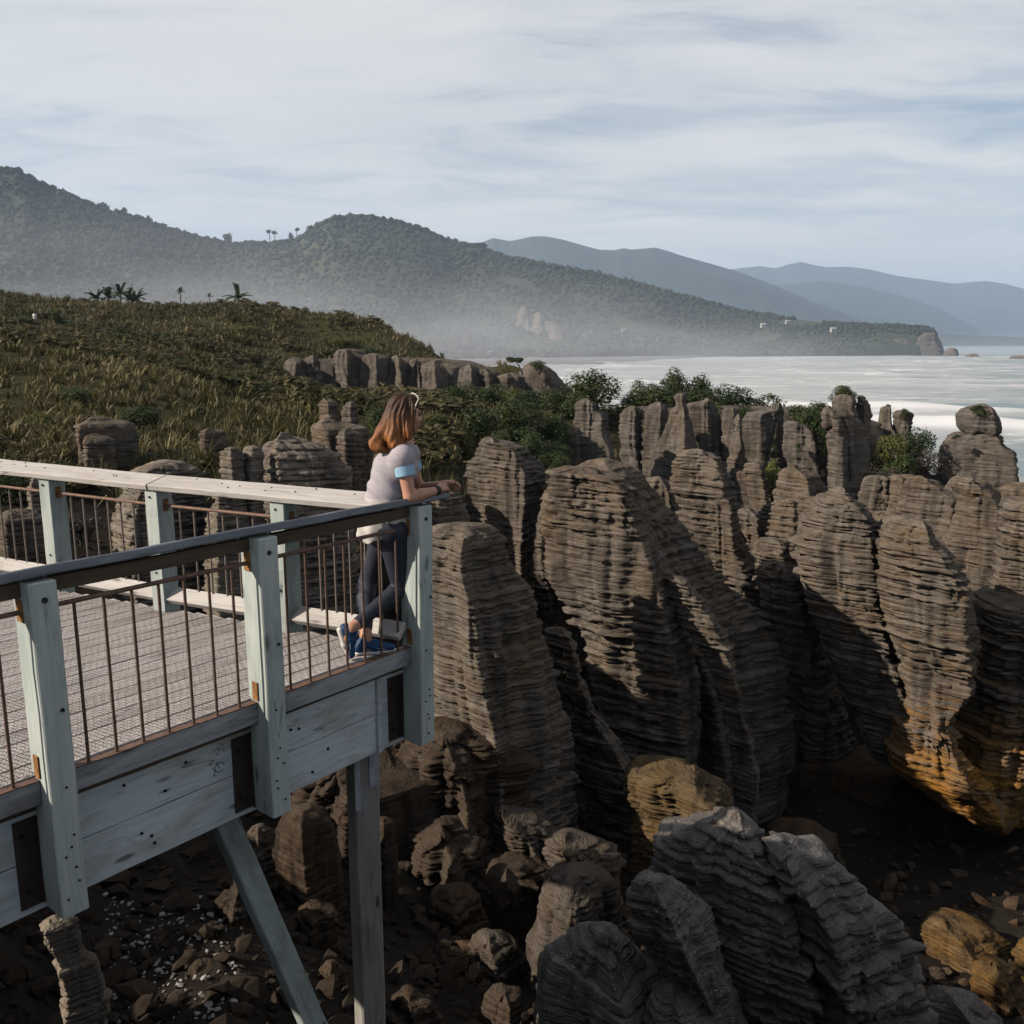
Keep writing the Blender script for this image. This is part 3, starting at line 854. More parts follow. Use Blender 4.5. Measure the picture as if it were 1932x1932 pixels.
    rock("last low wall of the cliff before the bonsai-like tree", 76, [(706, 935.8, 986.2), (712, 927, 1009), (735, 923.6, 1020.4), (760, 918.6, 1026.3)], u=-.2, **c)
    rock("rounded hump of rock behind the bonsai-like tree", 76, [(685, 1000, 1016), (691, 992, 1028), (704, 986, 1042), (720, 984, 1056), (750, 980, 1090)], u=.2, **c)
    # --- dark masses deep in the chasm
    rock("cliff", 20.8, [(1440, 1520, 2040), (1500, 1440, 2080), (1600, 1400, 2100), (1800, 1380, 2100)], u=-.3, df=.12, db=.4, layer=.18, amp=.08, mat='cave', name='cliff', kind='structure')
    rock("cliff", 81.5, [(677, 580, 850), (684, 556, 900), (702, 540, 960), (785, 520, 1010)], u=.1, df=.05, db=.06, layer=.5, amp=.10, rough=.16, flute=.3, mat='rock_far', name='cliff', kind='structure')
    rock("cliff", 49.0, [(768, 1150, 1480), (776, 1130, 1570), (800, 1110, 1640), (950, 1090, 1680)], u=.1, df=.10, db=.3, layer=.3, amp=.07, mat='rock_far', name='cliff', kind='structure')
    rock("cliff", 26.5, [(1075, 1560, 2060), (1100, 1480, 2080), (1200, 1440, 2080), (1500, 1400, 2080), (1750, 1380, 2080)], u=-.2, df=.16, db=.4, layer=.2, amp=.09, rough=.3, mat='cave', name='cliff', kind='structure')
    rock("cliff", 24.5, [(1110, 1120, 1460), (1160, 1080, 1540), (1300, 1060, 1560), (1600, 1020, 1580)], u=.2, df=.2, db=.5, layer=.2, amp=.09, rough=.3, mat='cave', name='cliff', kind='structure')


build_rocks()


# ------------------------------------------------------------------ boulders in the gully
def boulder(label, D, prof, mat='rock_brown', **k):
    k.setdefault('layer', 0.12)
    k.setdefault('amp', 0.03)
    k.setdefault('rough', 0.16)
    k.setdefault('flute', 0.05)
    k.setdefault('round_', 0.5)
    k.setdefault('group', 'boulders in the gully')
    k.setdefault('drop', 0.3)
    return rock(label, D, prof, mat=mat, name='boulder', cat='boulder', **k)


def build_boulders():
    for lab, D, pr, kw in (
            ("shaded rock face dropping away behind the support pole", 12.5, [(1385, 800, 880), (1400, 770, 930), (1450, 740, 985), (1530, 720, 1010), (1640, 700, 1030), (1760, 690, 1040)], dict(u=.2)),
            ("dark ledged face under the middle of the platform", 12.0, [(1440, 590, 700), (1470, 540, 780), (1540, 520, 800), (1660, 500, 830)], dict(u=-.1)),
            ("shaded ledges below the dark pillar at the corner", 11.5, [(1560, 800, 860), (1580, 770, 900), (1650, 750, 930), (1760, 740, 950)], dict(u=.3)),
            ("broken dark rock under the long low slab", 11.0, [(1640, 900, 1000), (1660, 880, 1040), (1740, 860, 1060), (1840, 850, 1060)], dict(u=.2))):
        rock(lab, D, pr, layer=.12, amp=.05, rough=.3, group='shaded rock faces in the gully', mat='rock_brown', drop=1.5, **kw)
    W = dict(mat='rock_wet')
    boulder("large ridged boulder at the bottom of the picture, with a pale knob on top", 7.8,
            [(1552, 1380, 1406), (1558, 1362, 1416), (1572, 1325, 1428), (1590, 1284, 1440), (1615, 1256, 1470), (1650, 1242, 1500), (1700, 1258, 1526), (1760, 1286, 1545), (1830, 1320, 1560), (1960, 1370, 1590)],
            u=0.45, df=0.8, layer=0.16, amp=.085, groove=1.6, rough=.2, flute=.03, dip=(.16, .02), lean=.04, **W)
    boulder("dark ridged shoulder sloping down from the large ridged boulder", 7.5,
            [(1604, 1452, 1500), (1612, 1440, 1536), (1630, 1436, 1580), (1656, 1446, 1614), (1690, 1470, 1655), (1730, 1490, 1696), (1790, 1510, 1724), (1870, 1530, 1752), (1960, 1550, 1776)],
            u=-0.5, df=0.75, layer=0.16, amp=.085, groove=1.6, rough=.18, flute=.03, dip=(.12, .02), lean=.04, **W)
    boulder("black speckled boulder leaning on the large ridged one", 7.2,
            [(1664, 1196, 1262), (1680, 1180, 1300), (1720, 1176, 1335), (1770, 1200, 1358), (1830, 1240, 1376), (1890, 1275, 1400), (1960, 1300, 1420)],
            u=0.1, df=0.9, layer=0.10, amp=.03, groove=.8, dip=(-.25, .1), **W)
    boulder("angular block with a thin spike, alone in the dark gap", 13,
            [(1449, 1306, 1314), (1460, 1200, 1330), (1468, 1186, 1344), (1500, 1188, 1372), (1550, 1198, 1392), (1590, 1206, 1398), (1640, 1200, 1400)],
            u=0.45, df=0.8, layer=0.11, amp=.05, mat='rock_golden', rough=.2)
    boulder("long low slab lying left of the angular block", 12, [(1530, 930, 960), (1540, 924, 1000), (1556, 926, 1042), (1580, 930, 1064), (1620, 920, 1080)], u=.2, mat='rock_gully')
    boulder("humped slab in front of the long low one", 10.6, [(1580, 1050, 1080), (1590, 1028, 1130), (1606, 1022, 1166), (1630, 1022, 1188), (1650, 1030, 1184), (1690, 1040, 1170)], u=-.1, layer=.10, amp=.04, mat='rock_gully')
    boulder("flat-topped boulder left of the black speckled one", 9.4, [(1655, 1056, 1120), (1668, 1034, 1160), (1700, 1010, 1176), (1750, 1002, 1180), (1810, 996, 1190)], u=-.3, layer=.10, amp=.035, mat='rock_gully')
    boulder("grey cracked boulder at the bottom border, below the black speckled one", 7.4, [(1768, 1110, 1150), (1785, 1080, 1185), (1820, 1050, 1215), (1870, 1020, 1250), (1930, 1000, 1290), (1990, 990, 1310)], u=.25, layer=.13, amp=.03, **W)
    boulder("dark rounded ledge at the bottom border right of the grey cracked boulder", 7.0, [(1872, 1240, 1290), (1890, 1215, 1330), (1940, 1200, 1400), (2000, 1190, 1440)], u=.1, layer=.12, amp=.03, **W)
    boulder("brown round boulder beside the support pole, under the platform", 9.8, [(1528, 545, 600), (1540, 530, 622), (1570, 522, 634), (1610, 521, 640), (1660, 530, 645)], u=.1, layer=.2, amp=.02)
    boulder("small round cobble right of the support pole top", 10.5, [(1545, 712, 735), (1553, 704, 744), (1568, 702, 748), (1585, 705, 748)], u=.1, layer=.3, amp=.01, rough=.1)
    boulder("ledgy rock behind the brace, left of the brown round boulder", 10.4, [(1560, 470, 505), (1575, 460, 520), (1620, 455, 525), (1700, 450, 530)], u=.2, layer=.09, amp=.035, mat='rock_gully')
    boulder("flat slab between brace and support pole", 8.4, [(1712, 570, 610), (1722, 556, 634), (1745, 550, 640), (1775, 550, 645)], u=.1)
    boulder("low stone left of the support pole near the bottom", 7.4, [(1816, 612, 640), (1828, 600, 650), (1850, 594, 655), (1880, 590, 660)], u=.1)
    boulder("tilted brown slab lying left of the brace", 8.0, [(1660, 440, 466), (1690, 415, 474), (1740, 380, 482), (1790, 366, 486), (1840, 362, 488)], u=.3, layer=.10, amp=.03, dip=(.3, .1))
    boulder("elongated smooth stone on dark soil", 6.9, [(1820, 362, 386), (1832, 352, 418), (1850, 350, 438), (1868, 366, 442), (1890, 380, 444)], u=.2, layer=.3, amp=.012, rough=.1)
    boulder("pair of rough stones at the bottom border on dark soil", 6.6, [(1868, 232, 272), (1880, 212, 290), (1910, 206, 296), (1950, 200, 300)], u=.1)
    boulder("small reddish stone at the bottom border", 6.5, [(1879, 316, 345), (1890, 308, 356), (1910, 305, 360), (1930, 305, 362)], u=.1)
    boulder("brown stone low beside the brace foot", 6.7, [(1888, 476, 508), (1900, 468, 520), (1930, 465, 524), (1960, 465, 525)], u=.1)
    boulder("pinkish stone at the bottom, right of the support pole", 7.6, [(1872, 928, 975), (1880, 912, 992), (1900, 906, 994), (1922, 910, 985), (1945, 910, 985)], u=.3)
    boulder("tall stone below the middle of the platform corner", 7.4, [(1878, 755, 790), (1890, 740, 815), (1920, 735, 835), (1960, 735, 840)], u=.1)
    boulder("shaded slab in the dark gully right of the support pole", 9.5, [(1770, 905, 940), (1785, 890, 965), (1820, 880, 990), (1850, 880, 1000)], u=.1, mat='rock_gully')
    boulder("pale ledged rock at the lower left below the fascia", 6.0, [(1738, 78, 130), (1748, 74, 142), (1790, 92, 150), (1830, 108, 178), (1870, 112, 195), (1905, 120, 196), (1950, 150, 192)], u=-.2, layer=.075, amp=.028, mat='rock_pale', rough=.1)
    boulder("orange boulder at the right border in the cave", 12.4, [(1775, 1930, 1960), (1790, 1918, 1980), (1830, 1912, 1990), (1870, 1915, 1990)], u=-.3, mat='rock_orange_low')
    boulder("orange ledge on the cave floor behind the ridged boulder", 13.2, [(1738, 1752, 1800), (1748, 1744, 1860), (1775, 1742, 1900), (1830, 1745, 1910)], u=-.2, layer=.15, mat='rock_orange_low')
    boulder("lower orange lump near the right border on the cave floor", 11.6, [(1815, 1855, 1890), (1830, 1838, 1915), (1870, 1830, 1940), (1910, 1830, 1950)], u=-.2, mat='rock_orange_low')
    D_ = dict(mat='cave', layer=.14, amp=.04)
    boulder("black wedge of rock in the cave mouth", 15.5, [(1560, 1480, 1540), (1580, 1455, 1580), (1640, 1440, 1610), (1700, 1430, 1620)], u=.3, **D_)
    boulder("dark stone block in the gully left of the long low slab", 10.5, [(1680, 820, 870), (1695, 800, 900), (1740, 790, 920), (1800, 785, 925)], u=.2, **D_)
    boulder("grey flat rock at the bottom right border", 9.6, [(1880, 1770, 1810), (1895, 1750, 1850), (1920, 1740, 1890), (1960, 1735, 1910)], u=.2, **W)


M['rock_golden'] = mat_rock("golden_brown_limestone", base=(0.085, 0.062, 0.038), pale=(0.13, 0.10, 0.065), dark=(0.036, 0.027, 0.018), warm=(0.12, 0.075, 0.03), scale=1.4)
M['rock_orange_low'] = mat_rock("rusty_orange_stone", base=(0.10, 0.062, 0.03), pale=(0.14, 0.105, 0.065), dark=(0.045, 0.03, 0.018), warm=(0.16, 0.085, 0.022), scale=1.6)
build_boulders()


# ------------------------------------------------------------------ rubble, gravel and shells on the gully floor
def build_rubble():
    rng = np.random.default_rng(21)
    bm = bmesh.new()
    bmesh.ops.create_icosphere(bm, subdivisions=1, radius=1)
    iv = np.array([v.co[:] for v in bm.verts])
    it = np.array([[v.index for v in f.verts] for f in bm.faces])
    bm.free()

    def scatter(name, label, n, size, mat, region, flat=.5, sink=.3, power=2.0):
        d0, d1, p0, p1 = region
        D = np.exp(rng.uniform(math.log(d0), math.log(d1), n))
        px = rng.uniform(p0, p1, n)
        X = (px - 966) / 1700 * D / 0.93
        Z = ground_z(X, D)
        s_ = size[0] * (size[1] / size[0]) ** (rng.random(n) ** power)
        jit = 1 + .28 * rng.normal(size=(n, len(iv), 1)).clip(-1.5, 1.5)
        sc = np.stack([rng.uniform(.7, 1.5, n), rng.uniform(.6, 1.1, n), rng.uniform(.6, 1.2, n) * flat], 1) * s_[:, None]
        v = iv[None] * jit * sc[:, None]
        a, b_ = rng.uniform(0, 6.28, n), rng.normal(size=n) * .35
        ca, sa, cb, sb = np.cos(a), np.sin(a), np.cos(b_), np.sin(b_)
        x, y, z = v[..., 0], v[..., 1], v[..., 2]
        x, z = x * cb[:, None] - z * sb[:, None], x * sb[:, None] + z * cb[:, None]
        x, y = x * ca[:, None] - y * sa[:, None], x * sa[:, None] + y * ca[:, None]
        V = np.stack([x + X[:, None], y + D[:, None], z + (Z + s_ * flat * (1 - sink))[:, None]], -1)
        F = it[None] + (np.arange(n) * len(iv))[:, None, None]
        o = np_mesh(name, V.reshape(-1, 3), F.reshape(-1, 3), M[mat], smooth=False)
        tag(o, label, name, kind='stuff')
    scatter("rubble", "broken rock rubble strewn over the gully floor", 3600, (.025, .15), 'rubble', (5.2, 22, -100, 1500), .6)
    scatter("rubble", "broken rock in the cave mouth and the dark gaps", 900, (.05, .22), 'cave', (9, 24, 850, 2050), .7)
    scatter("gravel", "pale shells and stone chips on the dark soil under the platform", 420, (.010, .034), 'shell', (5.6, 8.5, 170, 420), .5, .1, 1.5)


M['rubble'] = mat_flat("shade_dark_rubble", (0.026, 0.019, 0.014), 0.85, 0, (0.046, 0.035, 0.026), 3, spec=0.06)  # dark stone, deepened further to stand in for shade on the gully floor
M['shell'] = mat_flat("pale_shell_chip", (0.34, 0.33, 0.31), 0.7, 0, (0.2, 0.19, 0.175), 30)
build_rubble()
# ------------------------------------------------------------------ viewing platform
M['green_wood'] = mat_wood("pale_green_treated_pine", (0.47, 0.505, 0.475), (0.36, 0.405, 0.385), grain=0.8, stainc=(0.26, 0.315, 0.295), stain=0.6, darkstain=0.32, dark=(0.09, 0.11, 0.10))
M['fascia_wood'] = mat_wood("blue_grey_fascia_pine", (0.62, 0.68, 0.70), (0.50, 0.57, 0.59), grain=0.5, stainc=(0.38, 0.33, 0.28), stain=0.75, darkstain=0.15, dark=(0.08, 0.075, 0.07), rough=0.7)
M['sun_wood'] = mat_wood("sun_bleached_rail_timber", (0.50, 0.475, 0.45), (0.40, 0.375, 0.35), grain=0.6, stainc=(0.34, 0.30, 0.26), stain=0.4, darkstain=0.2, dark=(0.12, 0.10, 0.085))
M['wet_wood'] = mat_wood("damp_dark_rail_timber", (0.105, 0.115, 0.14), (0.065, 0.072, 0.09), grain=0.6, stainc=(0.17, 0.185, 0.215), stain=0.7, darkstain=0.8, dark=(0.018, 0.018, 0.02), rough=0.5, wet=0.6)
M['brown_wood'] = mat_wood("stained_brown_timber", (0.10, 0.075, 0.05), (0.065, 0.05, 0.035), grain=0.6, darkstain=0.5)
M['kick_wood'] = mat_wood("mouldy_grey_kickboard", (0.36, 0.37, 0.385), (0.25, 0.26, 0.27), grain=0.5, stainc=(0.07, 0.06, 0.055), stain=0.6, darkstain=0.9, dark=(0.022, 0.02, 0.02))
M['deck_wood'] = mat_wood("weathered_grey_deck_timber", (0.50, 0.46, 0.445), (0.38, 0.345, 0.33), grain=0.5, stainc=(0.25, 0.20, 0.145), stain=0.4, darkstain=0.35, knots=False)
M['pole_wood'] = mat_wood("grey_support_timber", (0.30, 0.285, 0.26), (0.20, 0.19, 0.17), grain=0.6, stainc=(0.27, 0.255, 0.235), stain=0.8, darkstain=0.5)
M['brace_wood'] = mat_wood("greenish_brace_timber", (0.34, 0.38, 0.365), (0.25, 0.29, 0.275), grain=0.6, stainc=(0.12, 0.12, 0.105), stain=0.6, darkstain=0.4)
M['rust_rod'] = mat_flat("rusty_steel_rod", (0.10, 0.062, 0.045), 0.7, 0.35, (0.15, 0.095, 0.07), 30)
M['rust_rail'] = mat_flat("rust_brown_flat_bar", (0.19, 0.115, 0.085), 0.65, 0.2, (0.12, 0.075, 0.055), 25)
M['galv_rod'] = mat_flat("dull_galvanised_rod", (0.16, 0.14, 0.12), 0.6, 0.3, (0.22, 0.17, 0.14), 30)
M['rust'] = mat_flat("orange_rust", (0.33, 0.16, 0.045), 0.85, 0.0, (0.12, 0.055, 0.025), 40)
M['plate'] = mat_flat("dark_brown_steel_plate", (0.075, 0.055, 0.043), 0.65, 0.2, (0.05, 0.04, 0.034), 12)
M['bolt'] = mat_flat("black_bolt_steel", (0.03, 0.028, 0.026), 0.5, 0.5)
M['netting'] = mat_flat("rusted_wire_netting", (0.045, 0.038, 0.035), 0.6, 0.3, (0.07, 0.055, 0.05), 20)
M['tag'] = mat_flat("torn_white_plastic", (0.45, 0.45, 0.50), 0.6, 0.0, (0.30, 0.30, 0.35), 14)

NEAR = Vector((0.632, 0.775, 0)).normalized()       # along the near rail, away from the viewer
MOUT = Vector((NEAR.y, -NEAR.x, 0))                  # outwards from the near rail
FARD = Vector((0.905, -0.425, 0)).normalized()      # along the far rail, towards the corner
FOUT = Vector((-FARD.y, FARD.x, 0))                  # outwards from the far rail (away from the viewer)
N_POST = [Vector((-2.107, 3.893, 0)), Vector((-1.349, 4.81, 0)), Vector((-0.583, 5.76, 0))]
N_POST.insert(0, N_POST[0] - (N_POST[1] - N_POST[0]) * 1.02)
F_POST = [Vector((-3.72, 7.07, 0)), Vector((-2.65, 6.51, 0)), Vector((-1.60, 6.02, 0))]
F_POST.insert(0, F_POST[0] - (F_POST[1] - F_POST[0]))
F_POST.insert(0, F_POST[0] - (F_POST[2] - F_POST[1]))


def board(name, a, b, w, h, side, mat, parent, up=None, bev=0.004, jit=0.0, rnd=None):
    """a timber from a to b; w across `side`, h along the third axis; the object's x axis runs along the grain"""
    a, b = Vector(a), Vector(b)
    x = (b - a)
    L = x.length
    x.normalize()
    s = Vector(side)
    s = (s - x * s.dot(x)).normalized()
    z = x.cross(s)
    bm = bmesh.new()
    bmesh.ops.create_cube(bm, size=1.0)
    bmesh.ops.scale(bm, vec=(L, w, h), verts=bm.verts)
    if L > 0.5:
        ed = [e for e in bm.edges if abs((e.verts[0].co - e.verts[1].co).x) > L * 0.9]
        bmesh.ops.subdivide_edges(bm, edges=ed, cuts=max(1, int(L / 0.22)))
        rr = rnd or random
        j = 0.0022 if jit == 0 else jit
        done = {}
        for v in bm.verts:
            key = round(v.co.x, 3)
            if key not in done:
                done[key] = (rr.uniform(-j, j), rr.uniform(-j, j))
            v.co.y += done[key][0] + rr.uniform(-j, j) * 0.4
            v.co.z += done[key][1] + rr.uniform(-j, j) * 0.4
    if bev:
        bmesh.ops.bevel(bm, geom=[e for e in bm.edges if e.calc_face_angle(0) > 0.5], offset=bev, segments=1, affect='EDGES')
    o = bm_obj(name, bm, mat, parent)
    o.matrix_world = Matrix((
        (x.x, s.x, z.x, (a.x + b.x) / 2), (x.y, s.y, z.y, (a.y + b.y) / 2), (x.z, s.z, z.z, (a.z + b.z) / 2), (0, 0, 0, 1)))
    return o


def rod(name, a, b, r, mat, parent, n=8, bow=0.0):
    a, b = Vector(a), Vector(b)
    d = b - a
    bm = bmesh.new()
    bmesh.ops.create_cone(bm, cap_ends=True, segments=n, radius1=r, radius2=r, depth=d.length)
    o = bm_obj(name, bm, mat, parent, smooth=False)
    o.rotation_mode = 'QUATERNION'
    o.rotation_quaternion = d.to_track_quat('Z', 'Y')
    o.location = (a + b) / 2
    return o


_bolt_me = {}


def bolt(p, n, parent, r=0.011, mat='bolt'):
    key = (r, mat)
    if key not in _bolt_me:
        bm = bmesh.new()
        bmesh.ops.create_cone(bm, cap_ends=True, segments=8, radius1=r, radius2=r * 0.7, depth=0.012)
        me = bpy.data.meshes.new('bolt')
        bm.to_mesh(me)
        bm.free()
        me.materials.append(M[mat])
        _bolt_me[key] = me
    o = bpy.data.objects.new('bolt', _bolt_me[key])
    o.rotation_mode = 'QUATERNION'
    q = Vector(n).to_track_quat('Z', 'Y')
    mw = Matrix.Translation(Vector(p)) @ q.to_matrix().to_4x4()
    COL.objects.link(o)
    if parent is not None:
        o.parent = parent
        bpy.context.view_layer.update()
        o.matrix_parent_inverse = parent.matrix_world.inverted()
    o.matrix_world = mw
    return o


def build_platform():
    rnd = random.Random(4)
    root = empty("viewing_platform", (-2.2, 5.0, 0))
    tag(root, "timber viewing platform with pale green posts and rusty baluster rails, jutting over the rocks", "viewing platform")
    bpy.context.view_layer.update()

    def adopt(o):
        mw = o.matrix_world.copy() if o.rotation_mode != 'QUATERNION' else Matrix.Translation(o.location) @ o.rotation_quaternion.to_matrix().to_4x4()
        o.parent = root
        o.matrix_parent_inverse = Matrix.Translation(root.location).inverted()
        if o.rotation_mode != 'QUATERNION':
            o.matrix_basis = mw
        return o

    def B(*a, **k):
        return adopt(board(*a, **k))

    def RD(*a, **k):
        return adopt(rod(*a, **k))

    zv = Vector((0, 0, 1))
    PT, PB = 0.944, -0.70
    # near posts: outer face through N_POST
    for i, p in enumerate(N_POST):
        c = p - MOUT * 0.060
        lean = zv * 0 + NEAR * (0.0 if i < 3 else 0.010)
        po = B('post', c + zv * PB + lean * -1.2, c + zv * PT, 0.125, 0.178, NEAR, M['green_wood'], None, bev=0.006)
        f = c + MOUT * 0.092
        bolt(f + zv * 0.86, MOUT, po, 0.016)
        for z in (-0.52, -0.47, -0.40, -0.34, -0.30, -0.62, -0.05):
            bolt(f + zv * (z + rnd.uniform(-.02, .02)) + NEAR * rnd.uniform(-.035, .035), MOUT, po, 0.0065)
        bolt(f + zv * 0.33 + NEAR * .03, MOUT, po, 0.011)
        bolt(c - NEAR * 0.064 + zv * 0.06 - MOUT * .0, -NEAR, po, 0.009)
        # rusty lug where the bar meets the post, and the one at the foot
        for sgn in (-1, 1):
            q = c + NEAR * sgn * 0.068 + zv * 0.80 - MOUT * 0.02
            B('lug', q - zv * 0.045, q + zv * 0.06, 0.008, 0.055, NEAR, M['rust'], None, bev=0.002)
        q = c - NEAR * 0.067 - zv * -0.06 - MOUT * 0.015
        B('lug', q - zv * 0.06, q + zv * 0.05, 0.007, 0.05, NEAR, M['rust'], None, bev=0.002)
        # steel plate and web that hold the post off the fascia
        pc = c - MOUT * 0.155
        B('steel_plate', pc - zv * 0.24 - zv * 0.47, pc + zv * 0.22 - zv * 0.47, 0.30, 0.008, NEAR, M['plate'], None, bev=0.001)
        for s_ in (-0.045, 0.045):
            w = c - MOUT * 0.121 + NEAR * s_
            B('steel_web', w - zv * 0.70, w - zv * 0.26, 0.062, 0.008, MOUT, M['plate'], None, bev=0.001)
        for s_ in (-0.115, 0.115):
            for z in (-0.33, -0.62):
                bolt(pc + NEAR * s_ + zv * z + MOUT * 0.008, MOUT, root, 0.014)
    # near cap, tilted inwards, and the rail below it
    tip = Vector((-0.455, 6.02, 0))
    start = N_POST[0] - NEAR * 0.25
    ccen = -MOUT * 0.085
    tl = math.tan(R(13))
    side = (MOUT + zv * tl).normalized()
    a = start + ccen + zv * 0.966
    b = N_POST[3] + NEAR * 0.26 + ccen + zv * 0.966
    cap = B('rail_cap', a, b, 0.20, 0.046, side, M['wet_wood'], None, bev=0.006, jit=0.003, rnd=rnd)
    cap['label'] = "damp dark grey rail cap, worn and blackened"
    for i in range(3):
        p0, p1 = N_POST[i], N_POST[i + 1]
        B('under_rail', p0 + NEAR * 0.062 - MOUT * 0.075 + zv * 0.905, p1 - NEAR * 0.062 - MOUT * 0.075 + zv * 0.905, 0.045, 0.07, MOUT, M['brown_wood'], None)
        bar = RD('rail_bar', p0 + NEAR * 0.062 - MOUT * 0.075 + zv * 0.80, p1 - NEAR * 0.062 - MOUT * 0.075 + zv * 0.80, 0.0125, M['rust_rail'], None)
        k0, k1 = p0 + NEAR * (0.062 if i else -0.1), p1 - NEAR * 0.0
        B('kickboard', p0 + NEAR * 0.062 - MOUT * 0.085 - zv * 0.075, p1 - NEAR * 0.062 - MOUT * 0.085 - zv * 0.075, 0.045, 0.115, MOUT, M['kick_wood'], None)
        B('rust_strip', p0 + NEAR * 0.064 - MOUT * 0.085 - zv * 0.0125, p1 - NEAR * 0.064 - MOUT * 0.085 - zv * 0.0125, 0.05, 0.006, MOUT, M['rust_rail'], None, bev=0)
        B('ledger', p0 + NEAR * -0.6 - MOUT * 0.175 - zv * 0.165, p1 + NEAR * (.0 if i < 2 else -.06) - NEAR * 0.6 * (i < 2) - MOUT * 0.175 - zv * 0.165, 0.05, 0.06, MOUT, M['brown_wood'], None)
        n = 7
        for k in range(1, n + 1):
            q = p0.lerp(p1, 0.085 + (k - 0.5) / n * 0.83) - MOUT * 0.075
            RD('baluster', q + zv * -0.011, q + zv * 0.79, 0.0082, M['rust_rod'], None, n=7)
    # fascia: two wide boards per bay
    for i in range(3):
        p0, p1 = N_POST[i], N_POST[i + 1]
        e0 = 0.0 if i else -0.3
        q0 = p0 + NEAR * e0 - MOUT * 0.245
        q1 = p1 + NEAR * (0.0 if i < 2 else 0.10) - MOUT * 0.245
        g = 0.002
        for z0, z1 in ((-0.475, -0.205), (-0.748, -0.479)):
            fb = B('fascia_board', q0 + zv * (z0 + z1) / 2 + NEAR * g, q1 + zv * (z0 + z1) / 2 - NEAR * g, 0.05, z1 - z0, MOUT, M['fascia_wood'], None, bev=0.004, rnd=rnd)
            for k in range(3):
                q = q0.lerp(q1, rnd.uniform(0.2, 0.85)) + zv * rnd.uniform(z0 + .06, z1 - .06) + MOUT * 0.0285
                bolt(q, MOUT, fb, 0.010)
    # carpenter's scribble left on the fascia, and the torn wrap's mark
    q0 = N_POST[1].lerp(N_POST[2], 0.79) - MOUT * 0.2185
    strokes = [[(.02 + .030 * math.cos(k * .55), -.39 + .028 * math.sin(k * .55)) for k in range(11)], [(-.03, -.37), (-.012, -.40), (-.02, -.43)], [(.0, -.36), (.02, -.40)],
               [(.01, -.27), (.03, -.285)], [(.03, -.25), (.05, -.262)], [(.045, -.29), (.06, -.305)], [(.0, -.30), (.015, -.31)]]
    mv, mf = [], []
    for st in strokes:
        for (x0, z0), (x1, z1) in zip(st[:-1], st[1:]):
            a_, b_ = q0 + NEAR * x0 + zv * z0, q0 + NEAR * x1 + zv * z1
            dn = (b_ - a_).cross(MOUT).normalized() * 0.0022
            o_ = len(mv)
            mv += [list(a_ - dn), list(a_ + dn), list(b_ + dn), list(b_ - dn)]
            mf.append((o_, o_ + 1, o_ + 2, o_ + 3))
    mk = np_mesh('pencil_mark', np.array(mv), np.array(mf), M['bolt'], smooth=False)
    mk.parent = root
    mk.matrix_parent_inverse = Matrix.Translation(root.location).inverted()
    # far side: inner face through F_POST
    for i, p in enumerate(F_POST):
        c = p + FOUT * 0.075
        po = B('post', c - zv * 0.7, c + zv * PT, 0.125, 0.15, FARD, M['green_wood'], None, bev=0.006)
        bolt(c - FOUT * 0.078 + zv * 0.87 - FARD * .01, -FOUT, po, 0.011)
        bolt(c - FOUT * 0.078 + zv * 0.30, -FOUT, po, 0.009)
        for sgn in (-1, 1):
            q = c + FARD * sgn * 0.066 + zv * 0.80
            B('lug', q - zv * 0.04, q + zv * 0.05, 0.008, 0.05, FARD, M['rust'], None, bev=0.002)
    fend = F_POST[4] + (F_POST[4] - F_POST[3]) * 0.76
    fpts = F_POST + [fend + FARD * 0.02]
    sidef = (FOUT + zv * tl).normalized()
    cuts = [F_POST[0] - FARD * 0.4, F_POST[1] + FARD * 0.02, F_POST[3] + FARD * 0.0, fend - FARD * 0.03]
    for k in range(3):
        a = cuts[k] + FOUT * 0.075 + zv * 0.967 + FARD * 0.002
        b = cuts[k + 1] + FOUT * 0.075 + zv * 0.967 - FARD * 0.002
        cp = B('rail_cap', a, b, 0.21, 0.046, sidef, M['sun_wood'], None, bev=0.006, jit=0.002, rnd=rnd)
        for q in range(9):
            t_ = rnd.random()
            pp = Vector(a).lerp(Vector(b), t_) + sidef * rnd.uniform(-.08, .08) + Vector((0, 0, 1)) * 0.0235
            bolt(pp, sidef.cross(FARD) * (1 if sidef.cross(FARD).z > 0 else -1), cp, 0.007)
    for i in range(5):
        p0, p1 = fpts[i], fpts[i + 1]
        c_ = FOUT * 0.075
        e1 = 0.062 if i < 4 else 0.0
        RD('rail_bar', p0 + FARD * 0.062 + c_ + zv * 0.80, p1 - FARD * e1 + c_ + zv * 0.80, 0.0125, M['rust_rail'], None)
        kb = B('kickboard', p0 + FARD * 0.062 + c_ + zv * 0.115, p1 + FARD * (-e1 if i < 4 else 0.035) + c_ + zv * 0.115, 0.125, 0.046, (FOUT + zv * 0.75).normalized(), M['sun_wood'], None, rnd=rnd)
        n = 7 if i < 4 else 6
        for k in range(1, n + 1):
            q = p0.lerp(p1, 0.085 + (k - 0.5) / n * 0.83) + c_ + FOUT * 0.03
            RD('baluster', q + zv * 0.13, q + zv * 0.79, 0.0078, M['galv_rod'], None, n=7)
        for z0, z1 in ((-0.475, -0.205), (-0.748, -0.479)):
            B('fascia_board', p0 + FOUT * 0.02 + zv * (z0 + z1) / 2 + FARD * .002, p1 + FOUT * 0.02 + zv * (z0 + z1) / 2 - FARD * (.002 if i < 4 else .12), 0.05, z1 - z0, FOUT, M['fascia_wood'], None)
    # deck boards, laid along the near rail, clipped by the far rail
    pitch = 0.143
    far0, fd = F_POST[2] + FOUT * 0.06, FARD
    base0 = N_POST[1] - MOUT * 0.185
